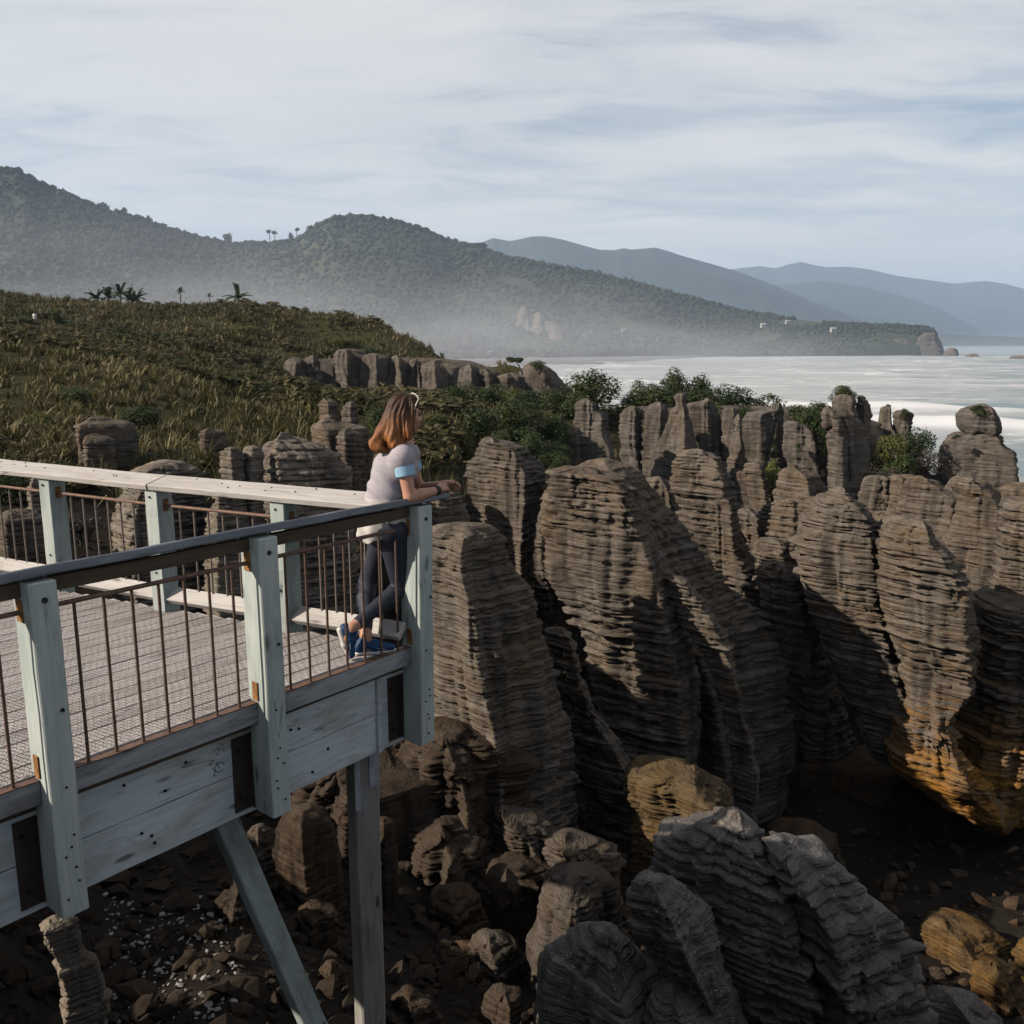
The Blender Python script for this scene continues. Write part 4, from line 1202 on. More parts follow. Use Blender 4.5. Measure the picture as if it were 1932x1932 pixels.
    for k in range(0, 30):
        o0 = base0 - MOUT * (pitch * k)
        # crossing of o0 + t*NEAR with the far rail line
        d = (far0 - o0)
        den = NEAR.x * (-fd.y) - NEAR.y * (-fd.x)
        t = (d.x * (-fd.y) - d.y * (-fd.x)) / den
        a = o0 - NEAR * 1.75
        b = o0 + NEAR * (t - 0.02 - 0.06 * (k == 0))
        if t < -1.5:
            break
        B('deck_board', a - zv * 0.022, b - zv * 0.022, pitch - 0.007, 0.04, MOUT, M['deck_wood'], None, bev=0.003, rnd=rnd)
    # joists
    for k in range(4):
        a = N_POST[0] - MOUT * 0.30 + NEAR * (0.25 + k * 1.05)
        far = a - MOUT * (3.6 - k * 0.75)
        B('joist', a - zv * 0.20, far - zv * 0.20, 0.06, 0.30, NEAR, M['brown_wood'], None)
    # wire netting stapled on the deck, one part
    V, Fq = [], []

    def ribbon(p, q, w=0.0016):
        d = (q - p)
        nrm = Vector((-d.y, d.x, 0)).normalized() * w
        i0 = len(V)
        V.extend([p - nrm, p + nrm, q + nrm, q - nrm])
        Fq.append((i0, i0 + 1, i0 + 2, i0 + 3))
    U, W_ = FARD, Vector((-FARD.y, FARD.x, 0))
    o = Vector((-4.2, 4.3, 0.007))
    pu, pw = 0.056, 0.027
    for iw in range(-90, 130):
        for iu in range(-30, 80):
            c0 = o + U * (pu * (iu + 0.5 * (iw % 2))) + W_ * (pw * iw)
            c0 = c0 + U * (0.010 * math.sin(c0.x * 7 + c0.y * 3) + 0.006 * math.sin(c0.y * 23)) + W_ * (0.009 * math.sin(c0.x * 5.3 - c0.y * 4.1) + 0.004 * math.sin(c0.x * 19))
            dn = (c0 - (N_POST[1] - MOUT * 0.13)).dot(-MOUT)
            df_ = (c0 - (F_POST[2] + FOUT * 0.02)).dot(-FOUT)
            dl = (c0 - base0).dot(NEAR)
            if dn < 0 or df_ < 0.02 or dl < -1.7 or dn > 3.2:
                continue
            z = Vector((0, 0, 0.002 * vn1(iu * .7 + iw * 3.1)))
            a0 = c0 - U * pu * 0.22 + z
            a1 = c0 + U * pu * 0.22 + z
            ribbon(a0, a1, 0.0030)
            ribbon(a1, c0 + U * pu * 0.5 + W_ * pw * 0.5 - U * pu * 0.22 + U * pu * 0.22 + z, 0.0016)
            ribbon(a1, c0 + U * pu * 0.5 - W_ * pw * 0.5 + z, 0.0016)
    net = np_mesh('wire_netting', np.array([list(v) for v in V]), np.array(Fq), M['netting'], smooth=False)
    net.parent = root
    net.matrix_parent_inverse = Matrix.Translation(root.location).inverted()
    tag(net, kind='stuff')
    # support pole with torn tag, and braces
    pp = P(683, 1458, 6.0)
    pb = Vector((pp.x, pp.y, -6.0))
    B('support_pole', pb, Vector((pp.x, pp.y, -0.40)), 0.185, 0.185, Vector((0.86, 0.5, 0)), M['pole_wood'], None, bev=0.012)
    s1 = Vector((0.86, 0.5, 0)).normalized()
    s2 = Vector((s1.y, -s1.x, 0))
    tg = B('plastic_wrap', Vector((pp.x, pp.y, -1.12)) + s2 * 0.097 + s1 * 0.055, Vector((pp.x, pp.y, -0.76)) + s2 * 0.097 + s1 * 0.06, 0.075, 0.004, s1, M['tag'], None, bev=0)
    tg = B('plastic_wrap', Vector((pp.x, pp.y, -1.28)) + s2 * 0.096 - s1 * 0.07, Vector((pp.x, pp.y, -0.80)) + s2 * 0.096 - s1 * 0.07, 0.04, 0.003, s1, M['tag'], None, bev=0)
    ba = P(428, 1560, 5.05)
    bb = P(690, 2160, 5.45)
    B('brace', ba + (ba - bb) * 0.04, bb, 0.15, 0.10, Vector((0.6, 0.75, 0)), M['brace_wood'], None, bev=0.008)
    # landward pier, left of the picture
    pl = N_POST[0] - NEAR * 0.1 - MOUT * 0.5
    B('support_pole', Vector((pl.x, pl.y, -4.2)), Vector((pl.x, pl.y, -0.7)), 0.185, 0.185, Vector((0.86, 0.5, 0)), M['pole_wood'], None, bev=0.012)
    return root


def vn1(x):
    return math.sin(x * 12.9898) * 43758.5453 % 1.0


build_platform()
# ------------------------------------------------------------------ the woman at the rail
def sdf_mesh(prims, res, k=0.02, pad=0.06, post=None):
    """smooth union of rounded cones (a, b, ra, rb) and ellipsoids ('e', centre, radii, rotation) meshed by surface nets"""
    lo = np.full(3, 1e9)
    hi = np.full(3, -1e9)
    boxes = []
    for p in prims:
        if p[0] == 'e':
            c, r = np.array(p[1]), float(max(p[2]))
            l, h = c - r, c + r
        else:
            a, b, ra, rb = np.array(p[0]), np.array(p[1]), p[2], p[3]
            l = np.minimum(a - ra, b - rb)
            h = np.maximum(a + ra, b + rb)
        boxes.append((l, h))
        lo, hi = np.minimum(lo, l), np.maximum(hi, h)
    lo -= pad
    hi += pad
    n = np.ceil((hi - lo) / res).astype(int) + 1
    fld = np.full(n, 0.25, dtype=np.float32)
    ax = [lo[i] + np.arange(n[i]) * res for i in range(3)]
    for p, (l, h) in zip(prims, boxes):
        i0 = np.maximum(np.floor((l - pad - lo) / res).astype(int), 0)
        i1 = np.minimum(np.ceil((h + pad - lo) / res).astype(int) + 1, n)
        sl = tuple(slice(i0[i], i1[i]) for i in range(3))
        gx, gy, gz_ = np.meshgrid(*(ax[i][sl[i]] for i in range(3)), indexing='ij', sparse=True)
        if p[0] == 'e':
            c, r, rot = np.array(p[1]), np.array(p[2]), p[3]
            q = [gx - c[0], gy - c[1], gz_ - c[2]]
            if rot is not None:
                m = np.array(rot)   # columns = axes
                q = [q[0] * m[0, i] + q[1] * m[1, i] + q[2] * m[2, i] for i in range(3)]
            k0 = np.sqrt(sum((q[i] / r[i]) ** 2 for i in range(3)))
            k1 = np.sqrt(sum((q[i] / r[i] ** 2) ** 2 for i in range(3))) + 1e-9
            d = k0 * (k0 - 1) / k1
        else:
            a, b, ra, rb = np.array(p[0]), np.array(p[1]), p[2], p[3]
            ab = b - a
            L2 = float(ab @ ab) + 1e-12
            t = np.clip(((gx - a[0]) * ab[0] + (gy - a[1]) * ab[1] + (gz_ - a[2]) * ab[2]) / L2, 0, 1)
            d = np.sqrt((gx - a[0] - ab[0] * t) ** 2 + (gy - a[1] - ab[1] * t) ** 2 + (gz_ - a[2] - ab[2] * t) ** 2) - (ra + (rb - ra) * t)
        kk = k
        if len(p) > 4 and p[0] != 'e':
            kk = p[4]
        f = fld[sl]
        hh = np.clip(0.5 + 0.5 * (f - d) / kk, 0, 1)
        fld[sl] = f + (d - f) * hh - kk * hh * (1 - hh)
    if post is not None:
        G = np.meshgrid(*ax, indexing='ij', sparse=True)
        fld = post(fld, *G).astype(np.float32)
        for a_ in range(3):
            s0 = [slice(None)] * 3
            s0[a_] = 0
            fld[tuple(s0)] = 0.2
            s0[a_] = -1
            fld[tuple(s0)] = 0.2
    return surface_nets(fld, lo, res)


def surface_nets(f, lo, res):
    ins = f < 0
    nx, ny, nz = f.shape
    c = np.zeros((nx - 1, ny - 1, nz - 1), dtype=np.int8)
    for dx in (0, 1):
        for dy in (0, 1):
            for dz in (0, 1):
                c += ins[dx:nx - 1 + dx, dy:ny - 1 + dy, dz:nz - 1 + dz]
    act = (c > 0) & (c < 8)
    cells = np.argwhere(act)
    vid = -np.ones(act.shape, dtype=np.int64)
    vid[act] = np.arange(len(cells))
    acc = np.zeros((len(cells), 3))
    cnt = np.zeros(len(cells))
    corners = [(dx, dy, dz) for dx in (0, 1) for dy in (0, 1) for dz in (0, 1)]
    for i, a in enumerate(corners):
        for b in corners[i + 1:]:
            if sum(abs(a[k] - b[k]) for k in range(3)) != 1:
                continue
            fa = f[cells[:, 0] + a[0], cells[:, 1] + a[1], cells[:, 2] + a[2]]
            fb = f[cells[:, 0] + b[0], cells[:, 1] + b[1], cells[:, 2] + b[2]]
            m = (fa < 0) != (fb < 0)
            t = np.where(m, fa / np.where(m, fa - fb, 1), 0)
            pt = np.array(a)[None] + (np.array(b) - np.array(a))[None] * t[:, None]
            acc[m] += pt[m]
            cnt[m] += 1
    V = (cells + acc / cnt[:, None]) * res + lo
    F = []
    for axis in range(3):
        o1, o2 = [(1, 2), (2, 0), (0, 1)][axis]
        sl0 = [slice(1, -1)] * 3
        sl0[axis] = slice(0, -1)
        sl1 = [slice(1, -1)] * 3
        sl1[axis] = slice(1, None)
        a, b = ins[tuple(sl0)], ins[tuple(sl1)]
        e = np.argwhere(a != b)
        flip = a[a != b]
        off = np.ones(3, dtype=int)
        off[axis] = 0
        e = e + off
        u, w = np.zeros(3, dtype=int), np.zeros(3, dtype=int)
        u[o1] = 1
        w[o2] = 1
        q = [e - u - w, e - w, e, e - u]
        idx = np.stack([vid[x[:, 0], x[:, 1], x[:, 2]] for x in q], 1)
        idx[~flip] = idx[~flip][:, ::-1]
        F.append(idx)
    F = np.vstack(F)
    F = F[(F >= 0).all(1)]
    # one light smoothing pass
    for _ in range(2):
        s = np.zeros_like(V)
        n_ = np.zeros(len(V))
        for i in range(4):
            np.add.at(s, F[:, i], V[F[:, (i + 1) % 4]])
            np.add.at(n_, F[:, i], 1)
        V = V * 0.5 + 0.5 * s / np.maximum(n_, 1)[:, None]
    return V, F


def build_person():
    Y0 = 5.83
    f = Vector((0.86, 0.51, 0)).normalized()
    r = Vector((f.y, -f.x, 0))
    up = Vector((0, 0, 1))

    def J(px, py, side=0.0, fw=0.0):
        """joint seen at a point of the photograph, `side` metres towards her right hand, `fw` ahead of her middle"""
        D = Y0 + (r * side + f * fw).y
        return P(px, py, D)

    hip_r, hip_l = J(738, 1000, .085), J(722, 1000, -.085)
    kn_r, kn_l = J(757, 1108, .07, .14), J(694, 1100, -.08, -.02)
    an_r, an_l = P(663, 1186, 5.49), P(690, 1200, 5.58)
    pel = J(731, 985)
    wai = J(737, 935, 0, .0)
    che = J(746, 882, 0, .02)
    nek = J(762, 842, 0, .05)
    sh_r = J(759, 863, .165, .03)
    sh_l = J(770, 856, -.165, .05)
    el_r = J(773, 938, .18, .03)
    wr_r = J(826, 925, .10, .22)
    el_l = J(790, 922, -.20, .14)
    wr_l = J(828, 915, -.02, .27)
    head = J(766, 783, 0, .06)
    hf = Vector((0.90, 0.43, -0.06)).normalized()
    hs = hf.cross(up).normalized()
    hu = hs.cross(hf).normalized()
    if hu.z < 0:
        hu = -hu
    Rm = [[hf[i], hs[i], hu[i]] for i in range(3)]
    H = lambda a, b, c: head + hf * a + hs * b + hu * c
    T = tuple

    skin = [
        ('e', T(H(-.012, 0, .022)), (.092, .074, .100), Rm),
        ('e', T(H(.030, 0, -.040)), (.062, .056, .082), Rm),
        (T(H(.062, 0, -.092)), T(H(.066, 0, -.100)), .020, .018),                  # chin
        (T(H(.083, 0, .012)), T(H(.104, 0, -.030)), .010, .013, .012),             # nose
        (T(H(.082, .018, -.060)), T(H(.082, -.018, -.060)), .011, .011, .008),     # lips
        ('e', T(H(.068, .034, -.028)), (.024, .024, .022), Rm),
        ('e', T(H(.068, -.034, -.028)), (.024, .024, .022), Rm),
        (T(H(.080, .040, .026)), T(H(.082, .012, .024)), .010, .010, .01),         # brows
        (T(H(.080, -.040, .026)), T(H(.082, -.012, .024)), .010, .010, .01),
        ('e', T(H(-.004, .074, -.012)), (.020, .009, .030), Rm),                   # ears
        ('e', T(H(-.004, -.074, -.012)), (.020, .009, .030), Rm),
        (T(H(-.02, 0, -.06)), T(nek), .050, .054),
        (T(nek), T(che), .07, .11), (T(sh_r), T(sh_l), .055, .055), (T(che), T(wai), .125, .112), (T(wai), T(pel), .112, .14),
        (T(pel), T(hip_r), .12, .10), (T(pel), T(hip_l), .12, .10),
        (T(hip_r), T(kn_r), .092, .058), (T(kn_r), T(an_r), .057, .036), (T(hip_l), T(kn_l), .092, .058), (T(kn_l), T(an_l), .057, .036),
        (T(kn_l.lerp(an_l, .3) - f * .018), T(kn_l.lerp(an_l, .38) - f * .012), .05, .046), (T(kn_r.lerp(an_r, .3) - up * .016), T(kn_r.lerp(an_r, .4) - up * .01), .05, .044),
        (T(sh_r), T(el_r), .050, .040), (T(sh_l), T(el_l), .050, .040),
        (T(el_r), T(el_r.lerp(wr_r, .35)), .038, .039), (T(el_r.lerp(wr_r, .35)), T(wr_r), .039, .026), (T(el_l), T(wr_l), .040, .026),
    ]

    def hand(w, d, n, th, curl, prims):
        """palm and five fingers from wrist w along d; n = back of the hand, th = thumb side"""
        d, n, th = d.normalized(), n.normalized(), th.normalized()
        k0 = w + d * .045
        prims.append((T(w), T(k0 + th * .010), .024, .023, .012))
        prims.append((T(k0 + th * .022), T(w + d * .085 + th * .024), .0155, .0135, .010))
        prims.append((T(k0 - th * .016), T(w + d * .082 - th * .022), .0155, .0125, .010))
        for q, (o, L) in enumerate(((.028, .068), (.010, .076), (-.008, .070), (-.025, .056))):
            p0 = w + d * .082 + th * o
            a1 = curl * (0.9 + .12 * q)
            p1 = p0 + (d * math.cos(a1) - n * math.sin(a1)) * L * .42
            a2 = a1 + curl * 1.0
            p2 = p1 + (d * math.cos(a2) - n * math.sin(a2)) * L * .33
            a3 = a2 + curl * .7
            p3 = p2 + (d * math.cos(a3) - n * math.sin(a3)) * L * .27
            for A_, B_, ra, rb in ((p0, p1, .0098, .0090), (p1, p2, .0090, .0084), (p2, p3, .0084, .0072)):
                prims.append((T(A_), T(B_), ra, rb, .004))
        t0 = w + d * .022 + th * .026
        t1 = t0 + (d * .7 + th * .6 - n * .35).normalized() * .042
        t2 = t1 + (d * .95 + th * .05 - n * .4).normalized() * .030
        prims.append((T(t0), T(t1), .0135, .0110, .008))
        prims.append((T(t1), T(t2), .0110, .0085, .004))

    dr = (J(850, 914, .06, .36) - wr_r)
    dl = (J(848, 912, .02, .38) - wr_l)
    hand(wr_r, dr, up * .8 + r * .6, (up * .6 - r * .8), 0.55, skin)
    hand(wr_l, dl, up * .8 - r * .5, (up * .6 + r * .8), 0.5, skin)

    # feet inside the shoes
    def foot_axes(an, toe):
        d = (toe - an)
        return d
    toe_l = P(742, 1226, 5.62)
    toe_l.z = 0.035
    heel_l = Vector((an_l.x - .045, an_l.y - .02, 0.035))
    toe_r = P(664, 1238, 5.46)
    toe_r.z = max(toe_r.z, 0.03)
    heel_r = an_r + (an_r - toe_r).normalized() * .02 + Vector((-.05, -.02, -.02))
    skin.append((T(an_l), T(heel_l.lerp(toe_l, .25) + up * .02), .036, .034))
    skin.append((T(heel_l.lerp(toe_l, .25) + up * .01), T(toe_l.lerp(heel_l, .15)), .032, .028))
    skin.append((T(an_r), T(heel_r.lerp(toe_r, .35)), .036, .034))
    skin.append((T(heel_r.lerp(toe_r, .35)), T(toe_r.lerp(heel_r, .15)), .032, .028))

    root = empty("person", (hip_l.x, hip_l.y, 0.0))
    tag(root, "woman in grey-lilac top and dark leggings leaning her forearms on the platform rail", "person")

    def part(name, prims, mat, res=.0065, k=.02, parent=None, post=None, color=None):
        V, F = sdf_mesh(prims, res, k, post=post)
        o = np_mesh(name, V, F, mat)
        o.parent = parent or root
        o.matrix_parent_inverse = Matrix.Translation(root.location).inverted()
        return o

    ms, t, b = new_mat("woman_skin")  # the skin's own colour, slightly mottled
    g = t.add('ShaderNodeNewGeometry')
    n = t.noise(g.outputs['Position'], 9, 3)
    t.l.new(t.mix(n, (0.40, 0.205, 0.135), (0.47, 0.255, 0.175)), b.inputs['Base Color'])
    b.inputs['Roughness'].default_value = 0.5
    b.inputs['Subsurface Weight'].default_value = 0.06
    b.inputs['Subsurface Radius'].default_value = (0.012, 0.005, 0.003)
    part('body', skin, ms, res=.0062, k=.018)

    # eyes, brows, lips as small parts
    m_dark = mat_flat("dark_eye", (0.02, 0.015, 0.012), 0.3)
    m_lip = mat_flat("lip_tint", (0.33, 0.12, 0.10), 0.5)
    for s_ in (1, -1):
        part('eye', [('e', T(H(.083, .031 * s_, .004)), (.008, .012, .008), Rm)], m_dark, res=.003, k=.003)
        part('eyebrow', [(T(H(.089, .044 * s_, .026)), T(H(.094, .016 * s_, .027)), .004, .004)], m_dark, res=.003, k=.003)
    part('lips', [(T(H(.089, .016, -.059)), T(H(.095, 0, -.058)), .005, .008), (T(H(.095, 0, -.058)), T(H(.089, -.016, -.059)), .008, .005)], m_lip, res=.003, k=.004)

    # top: cut below the hips, wide flared hem
    hem_b = J(690, 1000, 0, -.10)
    shirt = [(T(nek + up * .01), T(che), .066, .128), (T(che - f * .02), T(wai - f * .025), .128, .135), (T(che + f * .035), T(wai + f * .02), .112, .110),
             (T(che + f * .06 + r * .06), T(che + f * .05 + r * .06 - up * .03), .066, .060), (T(che + f * .06 - r * .06), T(che + f * .05 - r * .06 - up * .03), .066, .060),
             (T(wai - f * .02), T(pel - f * .035 - up * .05), .135, .165), (T(wai + f * .02), T(pel + f * .02 - up * .05), .118, .150),
             (T(sh_r + up * .002), T(nek - up * .03), .068, .070), (T(sh_l), T(nek - up * .03), .068, .070),
             (T(che + r * .08), T(sh_r), .09, .066), (T(che - r * .08), T(sh_l), .09, .066)]
    sl_r = sh_r.lerp(el_r, .10)
    sl_l = sh_l.lerp(el_l, .25)
    shirt += [(T(sh_r), T(sl_r), .068, .064), (T(sh_l), T(sl_l), .068, .064)]
    nd = (nek - che).normalized()
    pz = pel.z

    def cut_shirt(fl, x, y, z):
        fx = (x - pel.x) * f.x + (y - pel.y) * f.y
        sx = (x - pel.x) * r.x + (y - pel.y) * r.y
        hem = pz - 0.055 - 0.055 * np.clip(-fx / .16, -0.6, 1) + 0.012 * np.sin(sx * 34 + fx * 20)
        fl = fl + 0.009 * np.sin(sx * 40 + fx * 26 + z * 6) * np.clip((wai.z + .03 - z) / .2, 0, 1) + 0.006 * np.sin(z * 62 + fx * 45 + sx * 18) * np.clip((che.z - z) / .1, 0, 1)
        fl = np.maximum(fl, hem - z)
        nc = (x - nek.x) * hf.x * 0 + (z - (nek.z + .022 + 0.25 * ((x - nek.x) * -f.x + (y - nek.y) * -f.y)))
        return np.maximum(fl, nc)
    m_sh, t, b = new_mat("grey_lilac_jersey")
    g = t.add('ShaderNodeNewGeometry')
    sep = t.add('ShaderNodeSeparateXYZ', {0: g.outputs['Position']})
    n1 = t.noise(t.mapping(g.outputs['Position'], (1, 1, 3)), 90, 3, 0.7)
    n2 = t.noise(g.outputs['Position'], 420, 2, 0.6)
    base = t.mix(t.ramp(n1, [(0.4, 0.0), (0.62, 1.0)]), (0.38, 0.355, 0.38), (0.29, 0.26, 0.29))
    low = t.add('ShaderNodeMapRange', {0: sep.outputs[2], 1: wai.z - .005, 2: wai.z + .005}).outputs[0]
    cc = t.mix(low, (0.47, 0.44, 0.42), base)
    t.l.new(cc, b.inputs['Base Color'])
    b.inputs['Roughness'].default_value = 0.9
    bump(t, b, n2, 0.3, 0.002)
    part('shirt', shirt, m_sh, res=.0065, k=.035, post=cut_shirt)
    # pale blue cuffs
    m_cuff = mat_flat("pale_blue_cotton_cuff", (0.20, 0.37, 0.52), 0.85, 0, (0.34, 0.48, 0.60), 60)
    for s_, e_, a0, a1 in ((sh_r, el_r, .02, .47), (sh_l, el_l, .1, .47)):
        ax_ = (e_ - s_).normalized()
        c0, c1 = s_.lerp(e_, a0), s_.lerp(e_, a1)

        def cut(fl, x, y, z, c0=c0, c1=c1, ax_=ax_):
            d1 = (x - c1.x) * ax_.x + (y - c1.y) * ax_.y + (z - c1.z) * ax_.z
            d0 = (x - c0.x) * ax_.x + (y - c0.y) * ax_.y + (z - c0.z) * ax_.z
            return np.maximum(np.maximum(fl, d1), -d0)
        part('sleeve_cuff', [(T(c0), T(c1 + ax_ * .03), .069, .063)], m_cuff, res=.005, post=cut)
    # leggings
    leg = [(T(pel + up * .02), T(hip_r), .125, .108), (T(pel + up * .02), T(hip_l), .125, .108), (T(pel - f * .05 + r * .05 - up * .03), T(pel - f * .045 + r * .05 - up * .05), .105, .10), (T(pel - f * .05 - r * .05 - up * .03), T(pel - f * .045 - r * .05 - up * .05), .105, .10),
           (T(hip_r), T(kn_r), .098, .063), (T(kn_r), T(an_r.lerp(kn_r, .13)), .061, .041), (T(hip_l), T(kn_l), .098, .063), (T(kn_l), T(an_l.lerp(kn_l, .13)), .061, .041),
           (T(kn_l.lerp(an_l, .28) - f * .020), T(kn_l.lerp(an_l, .40) - f * .014), .054, .050), (T(kn_r.lerp(an_r, .28) - up * .018), T(kn_r.lerp(an_r, .42) - up * .012), .054, .048)]

    def cut_leg(fl, x, y, z):
        fl = fl + 0.0018 * np.sin(z * 160 + x * 40) * np.exp(-((z - kn_r.z) / .08) ** 2)
        return np.maximum(fl, z - (pel.z + .03))
    m_leg = mat_flat("dark_navy_leggings", (0.020, 0.024, 0.036), 0.6, 0, (0.028, 0.033, 0.048), 40)
    part('leggings', leg, m_leg, res=.0065, k=.02, post=cut_leg)

    # shoes
    m_shoe = mat_flat("blue_knit_trainer", (0.012, 0.058, 0.15), 0.6, 0, (0.01, 0.03, 0.075), 45)
    m_sole = mat_flat("white_foam_sole", (0.62, 0.58, 0.56), 0.6)
    m_lace = mat_flat("pale_lace", (0.55, 0.55, 0.60), 0.7)
    for an, heel, toe, nrm in ((an_l, heel_l, toe_l, up), (an_r, heel_r, toe_r, None)):
        d = (toe - heel).normalized()
        if nrm is None:
            nrm = (an - heel.lerp(toe, .3))
            nrm = (nrm - d * nrm.dot(d)).normalized()
            nrm = (nrm * .6 + Vector((.75, .45, .2)) * .4)
            nrm = (nrm - d * nrm.dot(d)).normalized()
        sd = d.cross(nrm)
        sh = empty('shoe', an)
        sh.parent = root
        sh.matrix_parent_inverse = Matrix.Translation(root.location).inverted()
        bpy.context.view_layer.update()

        def spart(name, prims, mat, k=.015):
            V, F = sdf_mesh(prims, .005, k)
            o = np_mesh(name, V - np.array(T(an)), F, mat)
            o.parent = sh
            return o
        up_ = lambda a_, n_, s_=0: T(heel.lerp(toe, a_) + nrm * n_ + sd * s_)
        spart('upper', [(up_(.0, .012), up_(.45, .018), .036, .036), (up_(.45, .012), up_(.95, -.002), .038, .026), (up_(.05, .03), up_(.15, .052), .034, .038), (up_(.2, .035), up_(.5, .028), .036, .030)], m_shoe)
        spart('sole', [(up_(-.03, -.022, .012), up_(.55, -.026, .018), .017, .014), (up_(-.03, -.022, -.012), up_(.55, -.026, -.018), .017, .014), (up_(.55, -.026, .016), up_(1.02, -.020, .006), .014, .012), (up_(.55, -.026, -.016), up_(1.02, -.020, -.006), .014, .012)], m_sole)
        spart('lace', [(up_(.42 + .1 * q, .051 - .007 * q, -.016), up_(.45 + .1 * q, .051 - .007 * q, .016), .0035, .0035) for q in range(3)] + [(up_(.35, .02, .037), up_(.75, -.005, .036), .004, .004), (up_(.35, .02, -.037), up_(.75, -.005, -.036), .004, .004)], m_lace, k=.003)
    # hair
    hb = [J(716, 842, .03, -.10), J(738, 848, .08, -.06), J(728, 845, -.06, -.08), J(706, 832, .0, -.14)]
    hair = [('e', T(H(-.030, 0, .034)), (.098, .084, .101), Rm), ('e', T(H(.010, 0, .060)), (.073, .076, .066), Rm),
            (T(H(-.06, .03, -.02)), T(hb[1] + up * .02), .066, .038), (T(H(-.075, 0, -.02)), T(hb[0] + up * .01), .064, .034), (T(H(-.07, -.04, -.03)), T(hb[2]), .062, .036), (T(H(-.09, 0, -.04)), T(hb[3]), .055, .030),
            (T(H(.030, -.070, .03)), T(H(-.01, -.085, -.10)), .026, .03), (T(H(.025, .068, .05)), T(H(-.015, .078, -.10)), .028, .040), (T(H(-.015, .078, -.09)), T(H(-.05, .085, -.16)), .040, .032)]
    face_c = H(.060, 0, -.030)

    def cut_hair(fl, x, y, z):
        qx = (x - head.x) * hf.x + (y - head.y) * hf.y + (z - head.z) * hf.z
        qs = (x - head.x) * hs.x + (y - head.y) * hs.y + (z - head.z) * hs.z
        qz = (x - head.x) * hu.x + (y - head.y) * hu.y + (z - head.z) * hu.z
        ang = np.arctan2(qs, -qx + .02)
        wv = 0.35 * np.sin(qz * 26 + ang * 2)
        fl = fl + 0.0045 * np.sin(ang * 30 + wv * 5) + 0.004 * np.sin(ang * 11 + qz * 18) + 0.018 * np.sin(qz * 38 + ang * 7) * np.clip((-qz - .08) / .12, 0, 1)
        open_ = np.maximum(np.maximum(-(qx - (.036 - .10 * np.clip(-qz - .02, 0, .1))), qz - .052), -qz - .135)
        return np.maximum(fl, -open_)
    m_hair, t, b = new_mat("brown_to_ginger_hair")
    g = t.add('ShaderNodeNewGeometry')
    sep = t.add('ShaderNodeSeparateXYZ', {0: g.outputs['Position']})
    tipf = t.add('ShaderNodeMapRange', {0: sep.outputs[2], 1: head.z + .04, 2: head.z - .20}).outputs[0]
    st = t.noise(t.mapping(g.outputs['Position'], (95, 95, 6)), 1.0, 4, 0.65)
    c = t.mix(tipf, (0.055, 0.021, 0.010), (0.58, 0.215, 0.06))
    c = t.mix(t.math('MULTIPLY', t.ramp(st, [(0.36, 1.0), (0.55, 0.0)]), 0.8), c, (0.035, 0.014, 0.007))
    rpi = g.outputs['Random Per Island']
    c = t.mix(t.math('MULTIPLY', t.ramp(rpi, [(0.65, 0.0), (1.0, 1.0)]), 0.5), c, (0.03, 0.012, 0.006))
    c = t.mix(t.math('MULTIPLY', t.math('MULTIPLY', t.ramp(rpi, [(0.0, 1.0), (0.35, 0.0)]), tipf), 0.6), c, (0.62, 0.30, 0.12))
    t.l.new(c, b.inputs['Base Color'])
    b.inputs['Roughness'].default_value = 0.5
    b.inputs['Specular IOR Level'].default_value = 0.25
    bump(t, b, st, 0.8, 0.006)
    ho = part('hair', hair, m_hair, res=.0055, k=.03, post=cut_hair)
    # loose locks, real tapered strands over the mass
    rnd = random.Random(11)
    V, F = [], []
    for q in range(420):
        an_ = rnd.uniform(-2.6, 2.3)
        el = rnd.uniform(.15, 1.25)
        st_ = H(-.03 - .098 * math.cos(an_) * math.cos(el), .092 * math.sin(an_) * math.cos(el), .034 + .108 * math.sin(el))
        tgt = hb[rnd.randrange(4)] + Vector((rnd.uniform(-.05, .05), rnd.uniform(-.06, .06), rnd.uniform(-.085, .05)))
        if (st_ - H(.05, 0, 0)).length < .075:
            continue
        mid = st_.lerp(tgt, .5) + (st_.lerp(tgt, .5) - H(-.02, 0, -.05)).normalized() * .05
        wob = rnd.uniform(-1, 1)
        w0 = rnd.uniform(.003, .008)
        prev = None
        N = 11
        for i in range(N):
            tt = i / (N - 1)
            p = st_ * (1 - tt) ** 2 + mid * 2 * tt * (1 - tt) + tgt * tt ** 2
            p = p + Vector((math.sin(tt * 11 + q), math.cos(tt * 11 + q * 2), 0)) * .024 * tt * tt * 1.9
            out = (p - H(-.02, 0, -.06))
            out.z *= .2
            out.normalize()
            p = p + out * (.005 + .007 * ((q * 7919) % 13) / 13)
            wd = out.cross(up).normalized() * (w0 * (1 - .75 * tt))
            V += [list(p - wd), list(p + out * .004 * (1 - tt)), list(p + wd)]
            if i:
                o = len(V) - 6
                F += [(o, o + 1, o + 4, o + 3), (o + 1, o + 2, o + 5, o + 4)]
    lk = np_mesh('locks', np.array(V), np.array(F), m_hair)
    lk.parent = ho
    lk.matrix_parent_inverse = Matrix.Translation(root.location).inverted()
    # hair tie band at the wrist, bracelet
    dw = (wr_r - el_r).normalized()
    m_band = mat_flat("dark_wristband", (0.03, 0.02, 0.02), 0.6)
    part('wristband', [(T(wr_r - dw * .012), T(wr_r - dw * .004), .0315, .0315)], m_band, res=.004, k=.004)
    # sunglasses pushed up on the hair: lies on her head, a thing of its own
    sg = empty('sunglasses', T(H(.03, 0, .11)))
    tag(sg, "pale-framed sunglasses pushed up on the woman's hair", "sunglasses")
    m_fr = mat_flat("cream_plastic_frame", (0.62, 0.55, 0.42), 0.35)
